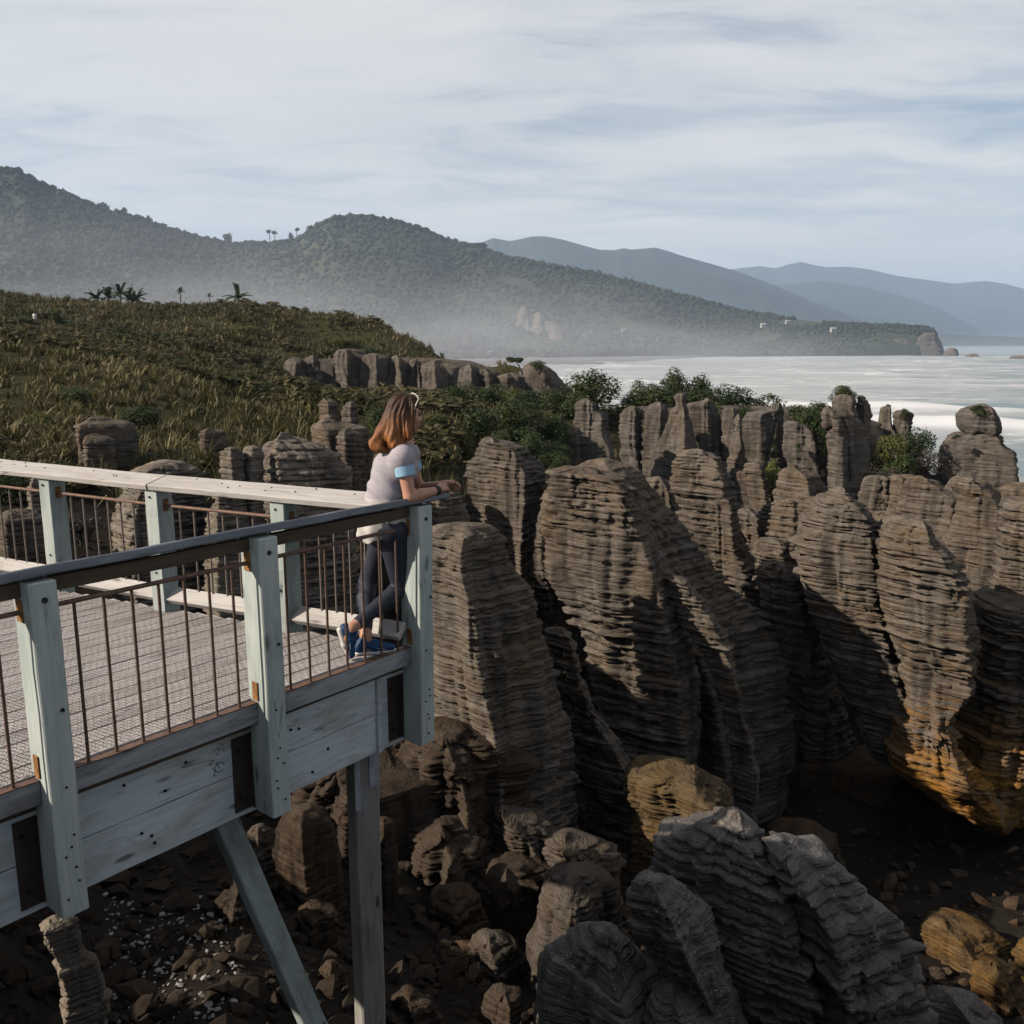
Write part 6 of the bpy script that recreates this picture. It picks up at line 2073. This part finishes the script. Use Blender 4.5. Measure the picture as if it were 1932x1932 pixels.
def build_sea():
    na = 280
    a = np.linspace(-1, 1, na)
    a = R(36) * a + R(44) * a ** 5
    r = np.concatenate([np.exp(np.linspace(math.log(35), math.log(1900), 320)), np.exp(np.linspace(math.log(1930), math.log(15000), 60))])
    A, RR = np.meshgrid(a, r)
    X, Y = RR * np.sin(A), RR * np.cos(A)
    # swells run in towards the bay
    wx, wy = X + 40 * fbm(X / 160, Y / 160, 0 * X, 41, 3), Y + 34 * fbm(X / 130, Y / 130, 0 * X, 42, 3)
    ph = (wy * 0.95 + wx * 0.30) / 72.0
    fr = ph - np.floor(ph)
    crest = np.exp(-((fr - .5) / .10) ** 2) + 0.35 * np.exp(-((fr - .36) / .12) ** 2)
    env = np.clip(0.35 + 0.9 * vnoise(X / 120, Y / 60, 0 * X, 43), 0, 1.3)
    fade = np.clip(1.2 - RR / 1700, 0, 1)
    Z = SEA + 3.4 * crest * env * fade + 0.5 * fbm(X / 14, Y / 9, 0 * X, 44, 3) * np.clip(1.2 - RR / 900, 0, 1)
    foam_h = crest * env * fade
    V = np.stack([X, Y, Z], -1).reshape(-1, 3)
    nr = len(r)
    idx = np.arange(na * nr).reshape(nr, na)
    F = np.stack([idx[:-1, :-1], idx[:-1, 1:], idx[1:, 1:], idx[1:, :-1]], -1).reshape(-1, 4)
    m, t, b = new_mat("foaming_sea")
    g = t.add('ShaderNodeNewGeometry')
    pos = g.outputs['Position']
    at = t.add('ShaderNodeAttribute', attribute_name='foam')
    w1 = t.noise(t.mapping(pos, (0.010, 0.022, 0.0)), 1.0, 6, 0.62, 0.8)
    w2 = t.noise(t.mapping(pos, (0.035, 0.05, 0.0)), 1.0, 7, 0.7, 0.8)
    sep = t.add('ShaderNodeSeparateXYZ', {0: pos})
    # surf thins out towards open water
    ratio = t.math('DIVIDE', sep.outputs[0], t.math('ADD', sep.outputs[1], 1.0))
    open_ = t.add('ShaderNodeMapRange', {0: ratio, 1: 0.28, 2: 0.62, 3: 0.24, 4: -0.02}).outputs[0]
    dist = t.add('ShaderNodeVectorMath', {0: pos}, operation='LENGTH').outputs['Value']
    fa = t.add('ShaderNodeMapRange', {0: dist, 1: 1500.0, 2: 3200.0, 3: 0.0, 4: 0.30}).outputs[0]
    f = t.math('ADD', t.math('ADD', t.math('MULTIPLY', w1, 0.48), t.math('MULTIPLY', w2, 0.54)), open_)
    f = t.math('ADD', f, t.math('MULTIPLY', at.outputs['Fac'], 0.45))
    f = t.math('SUBTRACT', f, fa)
    foam = t.ramp(f, [(0.47, 0.0), (0.58, 0.60), (0.72, 1.0)])
    wat = t.mix(w2, (0.09, 0.14, 0.145), (0.20, 0.25, 0.25))
    w3 = t.noise(t.mapping(pos, (0.012, 0.045, 0.0), (50, 20, 0)), 1.0, 5, 0.6, 0.5)
    line = t.ramp(t.math('ABSOLUTE', t.math('SUBTRACT', w3, 0.52)), [(0.004, 1.0), (0.028, 0.0)])
    line = t.math('MULTIPLY', line, t.ramp(w1, [(0.42, 0.0), (0.55, 1.0)]))
    cap_ = t.math('MAXIMUM', line, t.ramp(at.outputs['Fac'], [(0.45, 0.0), (0.85, 1.0)]))
    body = t.mix(foam, wat, t.mix(w2, (0.30, 0.325, 0.34), (0.44, 0.455, 0.465)))
    t.l.new(t.mix(cap_, body, (0.62, 0.63, 0.64)), b.inputs['Base Color'])
    t.l.new(t.math('ADD', t.math('MULTIPLY', foam, 0.6), 0.3), b.inputs['Roughness'])
    bump(t, b, w2, 0.5, 0.9)
    o = np_mesh("sea", V, F, m)
    at_ = o.data.attributes.new('foam', 'FLOAT', 'POINT')
    at_.data.foreach_set('value', foam_h.ravel().astype(np.float32))
    tag(o, kind='structure')


build_sea()


def loft(name, cols, nrow, zfun, mat, noise_amp, noise_scale, back=1.3, seed=1, smooth=True):
    """a hill from columns (px, skyline y, skyline distance, foot y or None, foot distance)"""
    cols = sorted(cols)
    c = np.array(cols, float)
    px = np.linspace(c[0, 0], c[-1, 0], int((c[-1, 0] - c[0, 0]) / 3.2))
    it = lambda k: np.interp(px, c[:, 0], c[:, k])
    ysk, Ds, yf, Df = it(1), it(2), it(3), it(4)
    fw = np.array([ray(x, y)[0] for x, y in zip(px, ysk)])
    dr = np.array([ray(x, y)[1] for x, y in zip(px, ysk)])
    zs = CZ + dr * Ds
    t = np.linspace(0, 1, nrow)
    T_, PX = np.meshgrid(t, px, indexing='ij')
    D = Df[None] + (Ds - Df)[None] * T_
    zf = np.full_like(zs, SEA + 1.0)
    Z = zf[None] + (zs - zf)[None] * zfun(T_, PX)
    tb = np.linspace(0.1, 1, 8)
    Db = Ds[None] * (1 + (back - 1) * tb[:, None])
    Zb = zs[None] - (zs - zf)[None] * (tb[:, None] ** 1.2) * 0.9
    D = np.vstack([D, Db])
    Z = np.vstack([Z, Zb])
    tt = np.vstack([T_, np.broadcast_to(0 * tb[:, None], Db.shape)])
    X = fw[None] * D
    n = fbm(X / noise_scale, D / noise_scale, 0 * X, seed, 5, 0.55)
    Z = Z + noise_amp * n * np.sin(np.pi * np.clip(tt, 0, 1)) * 1.0
    V = np.stack([X, D, Z], -1)
    nr, nc = D.shape
    idx = np.arange(nr * nc).reshape(nr, nc)
    F = np.stack([idx[:-1, :-1], idx[:-1, 1:], idx[1:, 1:], idx[1:, :-1]], -1).reshape(-1, 4)
    o = np_mesh(name, V.reshape(-1, 3), F, mat, smooth=smooth)
    return o, V[:nrow + 1], px


def build_hills():
    m, t, b = new_mat("forested_hillside")
    g = t.add('ShaderNodeNewGeometry')
    n = t.noise(g.outputs['Position'], 0.03, 6, 0.7)
    n2 = t.noise(g.outputs['Position'], 0.008, 4, 0.6)
    c = t.mix(n, (0.022, 0.032, 0.016), (0.06, 0.068, 0.032))
    # a bare pale scarp on the slope and a few clearings
    c = t.mix(t.ramp(n2, [(0.66, 0.0), (0.70, 0.5)]), c, (0.12, 0.11, 0.06))
    t.l.new(c, b.inputs['Base Color'])
    b.inputs['Roughness'].default_value = 1.0
    cols = [(-320, 290, 1500, 720, 760), (-150, 300, 1500, 715, 780), (0, 322, 1520, 710, 800), (40, 326, 1540, 710, 805), (70, 349, 1550, 710, 810), (110, 363, 1560, 708, 815), (150, 379, 1580, 706, 820), (200, 399, 1600, 705, 830), (250, 412, 1620, 704, 840),
            (300, 428, 1650, 703, 850), (350, 444, 1680, 702, 855), (400, 456, 1720, 700, 860), (440, 463, 1760, 700, 865), (500, 462, 1800, 698, 870), (560, 457, 1820, 696, 880), (580, 440, 1830, 695, 885), (620, 417, 1840, 694, 890), (660, 410, 1850, 693, 900),
            (700, 411, 1860, 692, 910), (760, 423, 1870, 691, 930), (800, 435, 1880, 690, 945), (850, 459, 1880, 689, 960), (900, 466, 1880, 687, 985), (960, 488, 1870, 684, 1030), (1040, 503, 1860, 681, 1100), (1120, 518, 1850, 678, 1180),
            (1200, 538, 1830, 676, 1260), (1300, 563, 1800, 673, 1350), (1400, 588, 1780, 672, 1420), (1500, 603, 1740, 671, 1460), (1560, 609, 1700, 671, 1480), (1600, 612, 1680, 671, 1490), (1680, 614, 1650, 671, 1500), (1735, 617, 1630, 671, 1505), (1757, 622, 1620, 671, 1510), (1770, 634, 1600, 671, 1515), (1778, 650, 1580, 671, 1520), (1784, 671, 1560, 672, 1525)]

    def zf(T_, PX):
        cliff = np.clip((PX - 1420) / 240, 0, 1)
        p = 1.25 - 0.95 * cliff
        low = np.clip((PX - 1000) / 300, 0, 1) * (1 - cliff)
        z = np.clip(T_, 0, 1) ** p
        # wooded bluff along the shore below the long slope
        bl = np.clip(T_ / .16, 0, 1) ** 0.5 * 0.30
        return np.where(low > 0, z * (1 - low) + low * np.maximum(bl * (0.7 + .3 * low), z * .9 + .1 * np.clip(T_, 0, 1)), z)
    o, V, px = loft("hillside", cols, 70, zf, m, 34, 210, 1.25, 51)
    tag(o, kind='structure')
    # canopy: crowns standing on the slope, joined as the wood one sees as a mass
    rng = np.random.default_rng(3)
    nr, nc = V.shape[:2]
    bm = bmesh.new()
    bmesh.ops.create_icosphere(bm, subdivisions=1, radius=1)
    iv = np.array([v.co[:] for v in bm.verts])
    itri = np.array([[v.index for v in f.verts] for f in bm.faces])
    bm.free()
    N = 18000
    ri = np.clip(rng.uniform(0, 1, N) ** 0.8 * (nr - 2), 0, nr - 2.001)
    ci = rng.uniform(0, nc - 6.01, N)
    # skyline gets its own share so that the ridge reads as trees
    K = 2600
    ri[:K] = nr - 2 + 0 * ri[:K] - rng.uniform(0, .8, K)
    r0, c0 = ri.astype(int), ci.astype(int)
    fr_, fc = (ri - r0)[:, None], (ci - c0)[:, None]
    p = (V[r0, c0] * (1 - fr_) * (1 - fc) + V[r0 + 1, c0] * fr_ * (1 - fc) + V[r0, c0 + 1] * (1 - fr_) * fc + V[r0 + 1, c0 + 1] * fr_ * fc)
    q = px[np.clip(c0, 0, nc - 1)]
    scarp = (np.abs(q - 1015) < 45) & (ri / nr > .10) & (ri / nr < .26)
    clear = (vnoise(p[:, 0] / 90, p[:, 1] / 90, 0 * q, 63) > 0.55) & (q > 900)
    far_c = np.clip((q - 1250) / 300, 0, 1)
    keep = ~scarp & ~clear & (p[:, 2] > SEA + 3)
    keep &= ~((q > 1640) & (ri / nr < .85) & (rng.random(N) < .7))
    p, q, far_c = p[keep], q[keep], far_c[keep]
    n = len(p)
    s = rng.uniform(2.2, 5.2, n) * (1 - .38 * far_c)
    s[:K // 2] *= rng.uniform(.8, 1.5, len(s[:K // 2]))
    jit = 1 + 0.30 * rng.normal(size=(n, len(iv), 1)).clip(-1.4, 1.4)
    rot = rng.uniform(0, 2 * np.pi, n)
    cr, sr = np.cos(rot), np.sin(rot)
    vx = iv[None, :, 0] * cr[:, None] - iv[None, :, 1] * sr[:, None]
    vy = iv[None, :, 0] * sr[:, None] + iv[None, :, 1] * cr[:, None]
    vv = np.stack([vx, vy, np.broadcast_to(iv[None, :, 2], vx.shape) * rng.uniform(.65, 1.15, n)[:, None]], -1) * jit * s[:, None, None]
    vv = vv + p[:, None] + np.array([0, 0, 1])[None, None] * (s * .55)[:, None, None]
    FF = itri[None] + (np.arange(n) * len(iv))[:, None, None]
    o = np_mesh("forest_canopy", vv.reshape(-1, 3), FF.reshape(-1, 3), M['forest'], smooth=True)
    tag(o, "dark forest canopy covering the hills across the bay", "forest", kind='stuff')

    # trees that stand out one by one on the skyline
    def ridge_tree(label, x, ytop, ybase, wpx, D, seed, palm_=False):
        b_ = P(x, ybase, D)
        t_ = P(x, ytop, D)
        h = t_.z - b_.z
        w = wpx / 1700 * D
        root = empty("ridge_tree", (b_.x, b_.y, b_.z - 3 - (0 if palm_ else h * .30)))
        tag(root, label, "tree", "trees standing out on the hill skyline")
        V_, F_ = tree_mesh_trunk([(0, 0, 0), (.3, 0, h * .5 + 3), (.2, 0, h * .85 + 3)], [.9, .7, .4], 6)
        np_mesh("trunk", V_, F_, M['twig']).parent = root
        V_, F_, _, _ = leaf_cloud(seed, 260, 6, .17, .8 if not palm_ else .6)
        V_ = V_ * np.array([w * .72, w * .72, h * (.58 if not palm_ else .30)]) + np.array([0.2, 0, h * (.52 if not palm_ else .80) + 3])
        np_mesh("crown", V_, F_, M['forest'], smooth=False).parent = root
    for i, (lab, x, yt, yb, w) in enumerate([
            ("rounded crown at the very top of the hill, by the picture's border", 18, 314, 330, 30), ("flat spreading tree on the descending skyline, highest of its kind", 128, 350, 376, 26), ("broad-crowned tree below the flat spreading ones", 188, 370, 398, 30),
            ("tree with a bare stem in the upper skyline gap", 236, 378, 408, 18), ("thin skyline tree halfway down the ridge", 283, 388, 424, 10), ("twin-topped tree before the saddle", 432, 424, 460, 16),
            ("first slim palm-like tree in the saddle", 509, 432, 462, 9), ("second slim palm-like tree in the saddle", 519, 433, 462, 9), ("upright tree near the saddle's end", 547, 428, 456, 10), ("feathery tree just before the domed hill", 560, 428, 452, 10),
            ("dense tree starting the domed hill", 585, 418, 440, 22), ("bulging crown on the dome's left shoulder", 640, 402, 416, 26), ("crown at the summit of the domed hill", 692, 400, 416, 28), ("crown right of the dome's summit", 740, 408, 424, 26),
            ("small crown on the falling right side of the dome", 832, 440, 456, 18), ("crown at the break of slope right of the dome", 905, 452, 470, 34)]):
        D_ = float(np.interp(x, [c_[0] for c_ in cols], [c_[2] for c_ in cols])) - 6
        ridge_tree(lab, x, yt, yb, w, D_, 200 + i, palm_=x in (509, 519, 560))

    # blue mountains
    mm, t, b = new_mat("distant_mountain_forest")
    g = t.add('ShaderNodeNewGeometry')
    n = t.noise(g.outputs['Position'], 0.004, 6, 0.65)
    t.l.new(t.mix(n, (0.020, 0.030, 0.026), (0.045, 0.058, 0.045)), b.inputs['Base Color'])
    b.inputs['Roughness'].default_value = 1.0
    lin = lambda T_, PX: np.clip(T_, 0, 1)
    foot = lambda L, D, Df: [(x, y, D, 650, Df) for x, y in L]
    o, _, _ = loft("mountains", foot([(700, 480), (800, 472), (880, 470), (930, 449), (962, 455), (1005, 446), (1030, 446), (1062, 452), (1100, 463), (1130, 471), (1160, 472), (1176, 468), (1192, 471), (1236, 467), (1262, 474), (1285, 482), (1350, 500), (1400, 515), (1460, 538), (1520, 563), (1590, 590), (1650, 612), (1690, 638)], 5200, 3300), 40, lin, mm, 110, 700, 1.3, 71)
    tag(o, kind='structure')
    o, _, _ = loft("mountains", foot([(1300, 560), (1400, 540), (1480, 537), (1540, 531), (1570, 531), (1640, 543), (1700, 558), (1760, 577), (1800, 596), (1850, 622), (1880, 640)], 7000, 5400), 36, lin, mm, 110, 800, 1.3, 72)
    tag(o, kind='structure')
    o, _, _ = loft("mountains", foot([(1250, 530), (1380, 508), (1432, 502), (1465, 506), (1490, 498), (1512, 494), (1535, 500), (1560, 504), (1600, 503), (1640, 508), (1690, 520), (1740, 527), (1800, 535), (1860, 530), (1900, 536), (1932, 545), (2000, 560), (2100, 585), (2200, 620)], 9500, 7600), 40, lin, mm, 140, 1000, 1.3, 73)
    tag(o, kind='structure')
    o, _, _ = loft("far_shore_hills", [(1740, 633, 4300, 646, 4000), (1800, 631, 4300, 646, 4000), (1880, 634, 4400, 646, 4050), (1932, 637, 4500, 646, 4100), (2050, 640, 4600, 646, 4200), (2150, 644, 4700, 646, 4300)], 12, lin, mm, 6, 200, 1.2, 74)
    tag(o, kind='structure')

    # beach: a long low shelf of grey sand under the hills
    ms = mat_flat("wet_grey_sand", (0.26, 0.25, 0.24), 0.7, 0, (0.20, 0.195, 0.19), .02)
    xs = [(-250, 740, 716), (200, 735, 712), (600, 718, 705), (820, 704, 692), (930, 700, 688), (1050, 692, 683), (1150, 685, 678), (1260, 677, 672.5), (1330, 673.5, 671)]
    V_, F_ = [], []
    for i, (x, y0, y1) in enumerate(xs):
        for y, dz in ((y0, 0.0), ((y0 + y1) / 2, 1.2), (y1, 2.2)):
            a_, d_ = ray(x, y)
            D = (SEA + .4 + dz - CZ) / d_
            V_.append((a_ * D, D, SEA + .4 + dz))
        a_, d_ = ray(x, y1)
        D = (SEA + 2.6 - CZ) / d_ * 1.25
        V_.append((a_ * D, D, SEA + 5))
        if i:
            o_ = 4 * i
            for q in range(3):
                F_.append((o_ - 4 + q, o_ + q, o_ + q + 1, o_ - 3 + q))
    o = np_mesh("beach", np.array(V_), np.array(F_), ms)
    tag(o, kind='structure')

    # houses on the slope
    m_wall = mat_flat("white_house_wall", (0.42, 0.41, 0.39), 0.8)  # house colours greyed, distance haze put into them
    m_roof = mat_flat("pale_metal_roof", (0.40, 0.41, 0.43), 0.5)
    m_glass = mat_flat("house_window_glass", (0.05, 0.06, 0.07), 0.2, spec=.6)

    def house(label, x, y, w_, D):
        c_ = P(x, y, D)
        w = w_ * .62 / 1700 * D
        hh = w * .32
        root = empty("house", (c_.x, c_.y, c_.z - hh), .3)
        tag(root, label, "house", "houses across the bay")
        bm = bmesh.new()
        bmesh.ops.create_cube(bm, size=1)
        bmesh.ops.scale(bm, vec=(w, w * .6, hh * 2), verts=bm.verts)
        o_ = bm_obj("wall", bm, m_wall, root)
        V_ = np.array([(-.54 * w, -.34 * w, hh), (.54 * w, -.34 * w, hh), (.54 * w, .34 * w, hh), (-.54 * w, .34 * w, hh), (-.54 * w, 0, hh * 1.8), (.54 * w, 0, hh * 1.8)])
        o_ = np_mesh("roof", V_, [np.array([(0, 1, 5, 4), (2, 3, 4, 5), (3, 2, 1, 0)]), np.array([(1, 2, 5), (3, 0, 4)])], m_roof, smooth=False)
        o_.parent = root
        for k in (-.28, .05, .3):
            bm = bmesh.new()
            bmesh.ops.create_cube(bm, size=1)
            bmesh.ops.scale(bm, vec=(w * .14, .2, hh * .7), verts=bm.verts)
            o_ = bm_obj("window", bm, m_glass, root)
            o_.location = (k * w, -w * .3 - .05, .1 * hh)
    house("white house on the clearing of the headland top", 1486, 606, 13, 1640)
    house("long pale house half hidden in headland bush", 1440, 612, 15, 1590)
    house("pale house at the headland's bare bank", 1572, 620, 16, 1570)
    house("small white house in the trees above the bay", 1176, 622, 11, 1480)
    house("lone pale house by the beach", 925, 664, 14, 1010)
    house("pale house on the misty flat behind the beach", 812, 656, 14, 1000)
    house("second pale house on the misty flat, nearer the beach", 870, 662, 10, 990)
    # bare scarp blocks
    mr = M['rock_pale']
    rock("pale bare scarp on the hillside above the beach, upper face", 1330, [(578, 985, 993), (590, 980, 1000), (612, 978, 1006), (630, 976, 1010)], u=.2, layer=6, amp=1.5, base=-5, flute=.2, rough=.3, df=.4, name='scarp', cat='scarp', group='bare scarps on the hillside', mat='rock_pale')
    rock("second pale scarp face beside the upper one", 1320, [(590, 1012, 1020), (600, 1008, 1030), (616, 1006, 1036), (632, 1004, 1040)], u=.2, layer=6, amp=1.5, base=-5, flute=.2, rough=.3, df=.4, name='scarp', cat='scarp', group='bare scarps on the hillside', mat='rock_pale')
    rock("low pale slip running down from the scarps", 1290, [(606, 1026, 1044), (620, 1030, 1062), (632, 1036, 1074)], u=.2, layer=6, amp=1.2, base=-12, flute=.2, rough=.3, df=.4, name='scarp', cat='scarp', group='bare scarps on the hillside', mat='rock_pale')
    # bare cliff face at the tip of the headland, and the rocks in the surf
    k = dict(base=SEA - 2, group='bare cliffs at the headland tip', name='sea_cliff', cat='cliff', layer=3.4, amp=1.6, flute=.5, rough=.35, mat='rock_far', groove=.5)
    rock("bare streaked cliff at the very tip of the headland", 1510, [(628, 1748, 1762), (636, 1740, 1770), (652, 1732, 1777), (672, 1726, 1783)], u=.55, df=.3, **k)
    rock("shaded cliff step beside the headland tip", 1512, [(640, 1690, 1722), (650, 1684, 1730), (672, 1680, 1736)], u=.3, df=.2, **k)
    rock("low cliff step further back along the headland", 1512, [(646, 1640, 1664), (654, 1634, 1672), (672, 1630, 1676)], u=.3, df=.2, **k)
    q = dict(base=SEA - 3, name='sea_rock', cat='rock', group='rocks standing in the surf', mat='rock', flute=.1, rough=.3)
    rock("rounded rock in the surf off the headland tip", 1440, [(656, 1793, 1800), (660, 1788, 1804), (667, 1784, 1806), (673, 1780, 1808)], layer=3, amp=.6, **q)
    rock("low black rock awash beyond the rounded one", 1400, [(667, 1836, 1842), (670, 1822, 1846), (673, 1820, 1848)], layer=2, amp=.4, **q)
    rock("dark flat rock in the sea at the right border", 1250, [(671, 1918, 1940), (675, 1910, 1960), (680, 1906, 1970)], layer=2, amp=.4, **q)


build_hills()


# ------------------------------------------------------------------ air
def volume_box(name, lo, hi, dens, col, aniso=0.2):
    bm = bmesh.new()
    bmesh.ops.create_cube(bm, size=1)
    for v in bm.verts:
        v.co = Vector([(lo[i] + hi[i]) / 2 + v.co[i] * (hi[i] - lo[i]) for i in range(3)])
    o = bm_obj(name, bm, vol_mat(name, dens, col, aniso))
    tag(o, kind='stuff')
    return o


def vol_mat(name, dens, col, aniso, soft=None):
    m = bpy.data.materials.new(name + "_air")
    m.use_nodes = True
    t = NT(m.node_tree)
    t.n.clear()
    out = t.add('ShaderNodeOutputMaterial')
    if soft:
        tc = t.add('ShaderNodeTexCoord')
        ln = t.add('ShaderNodeVectorMath', {0: t.mapping(tc.outputs['Object'], tuple(1 / q for q in soft))}, operation='LENGTH').outputs['Value']
        fall = t.math('POWER', t.math('SUBTRACT', 1.0, ln, clamp=True), 1.3)
        wisp = t.ramp(t.noise(t.mapping(tc.outputs['Object'], (.004, .004, .014)), 1.0, 4, .6), [(.32, .1), (.68, 1.7)])
        dens = t.math('MULTIPLY', t.math('MULTIPLY', fall, wisp), dens)
    v = t.add('ShaderNodeVolumePrincipled', {'Color': (*col, 1), 'Density': dens, 'Anisotropy': aniso})
    t.l.new(v.outputs[0], out.inputs['Volume'])
    return m


def build_air():
    volume_box("haze", (-16000, -400, -37), (16000, 16500, 880), 0.000100, (0.60, 0.77, 1.0), 0.2)
    # salt spray drifting off the surf, lying low over the bay flat
    for px, D, zc, rx, ry, rz_, dens in ((200, 1000, SEA, 800, 420, 185, .0019), (760, 1050, SEA, 560, 330, 105, .0020), (1250, 1330, SEA, 500, 200, 55, .0018), (1800, 1700, SEA, 900, 260, 50, .0016)):
        a = (px - 966) / 1700
        bm = bmesh.new()
        bmesh.ops.create_icosphere(bm, subdivisions=4, radius=1)
        for v in bm.verts:
            v.co = Vector((v.co.x * rx, v.co.y * ry, max(v.co.z, -.05) * rz_))
        o = bm_obj("sea_mist", bm, vol_mat("sea_mist", dens, (0.93, 0.95, 1.0), 0.3, (rx, ry, rz_)), smooth=True)
        o.location = (a * D, D, zc)
        tag(o, kind='stuff')


build_air()
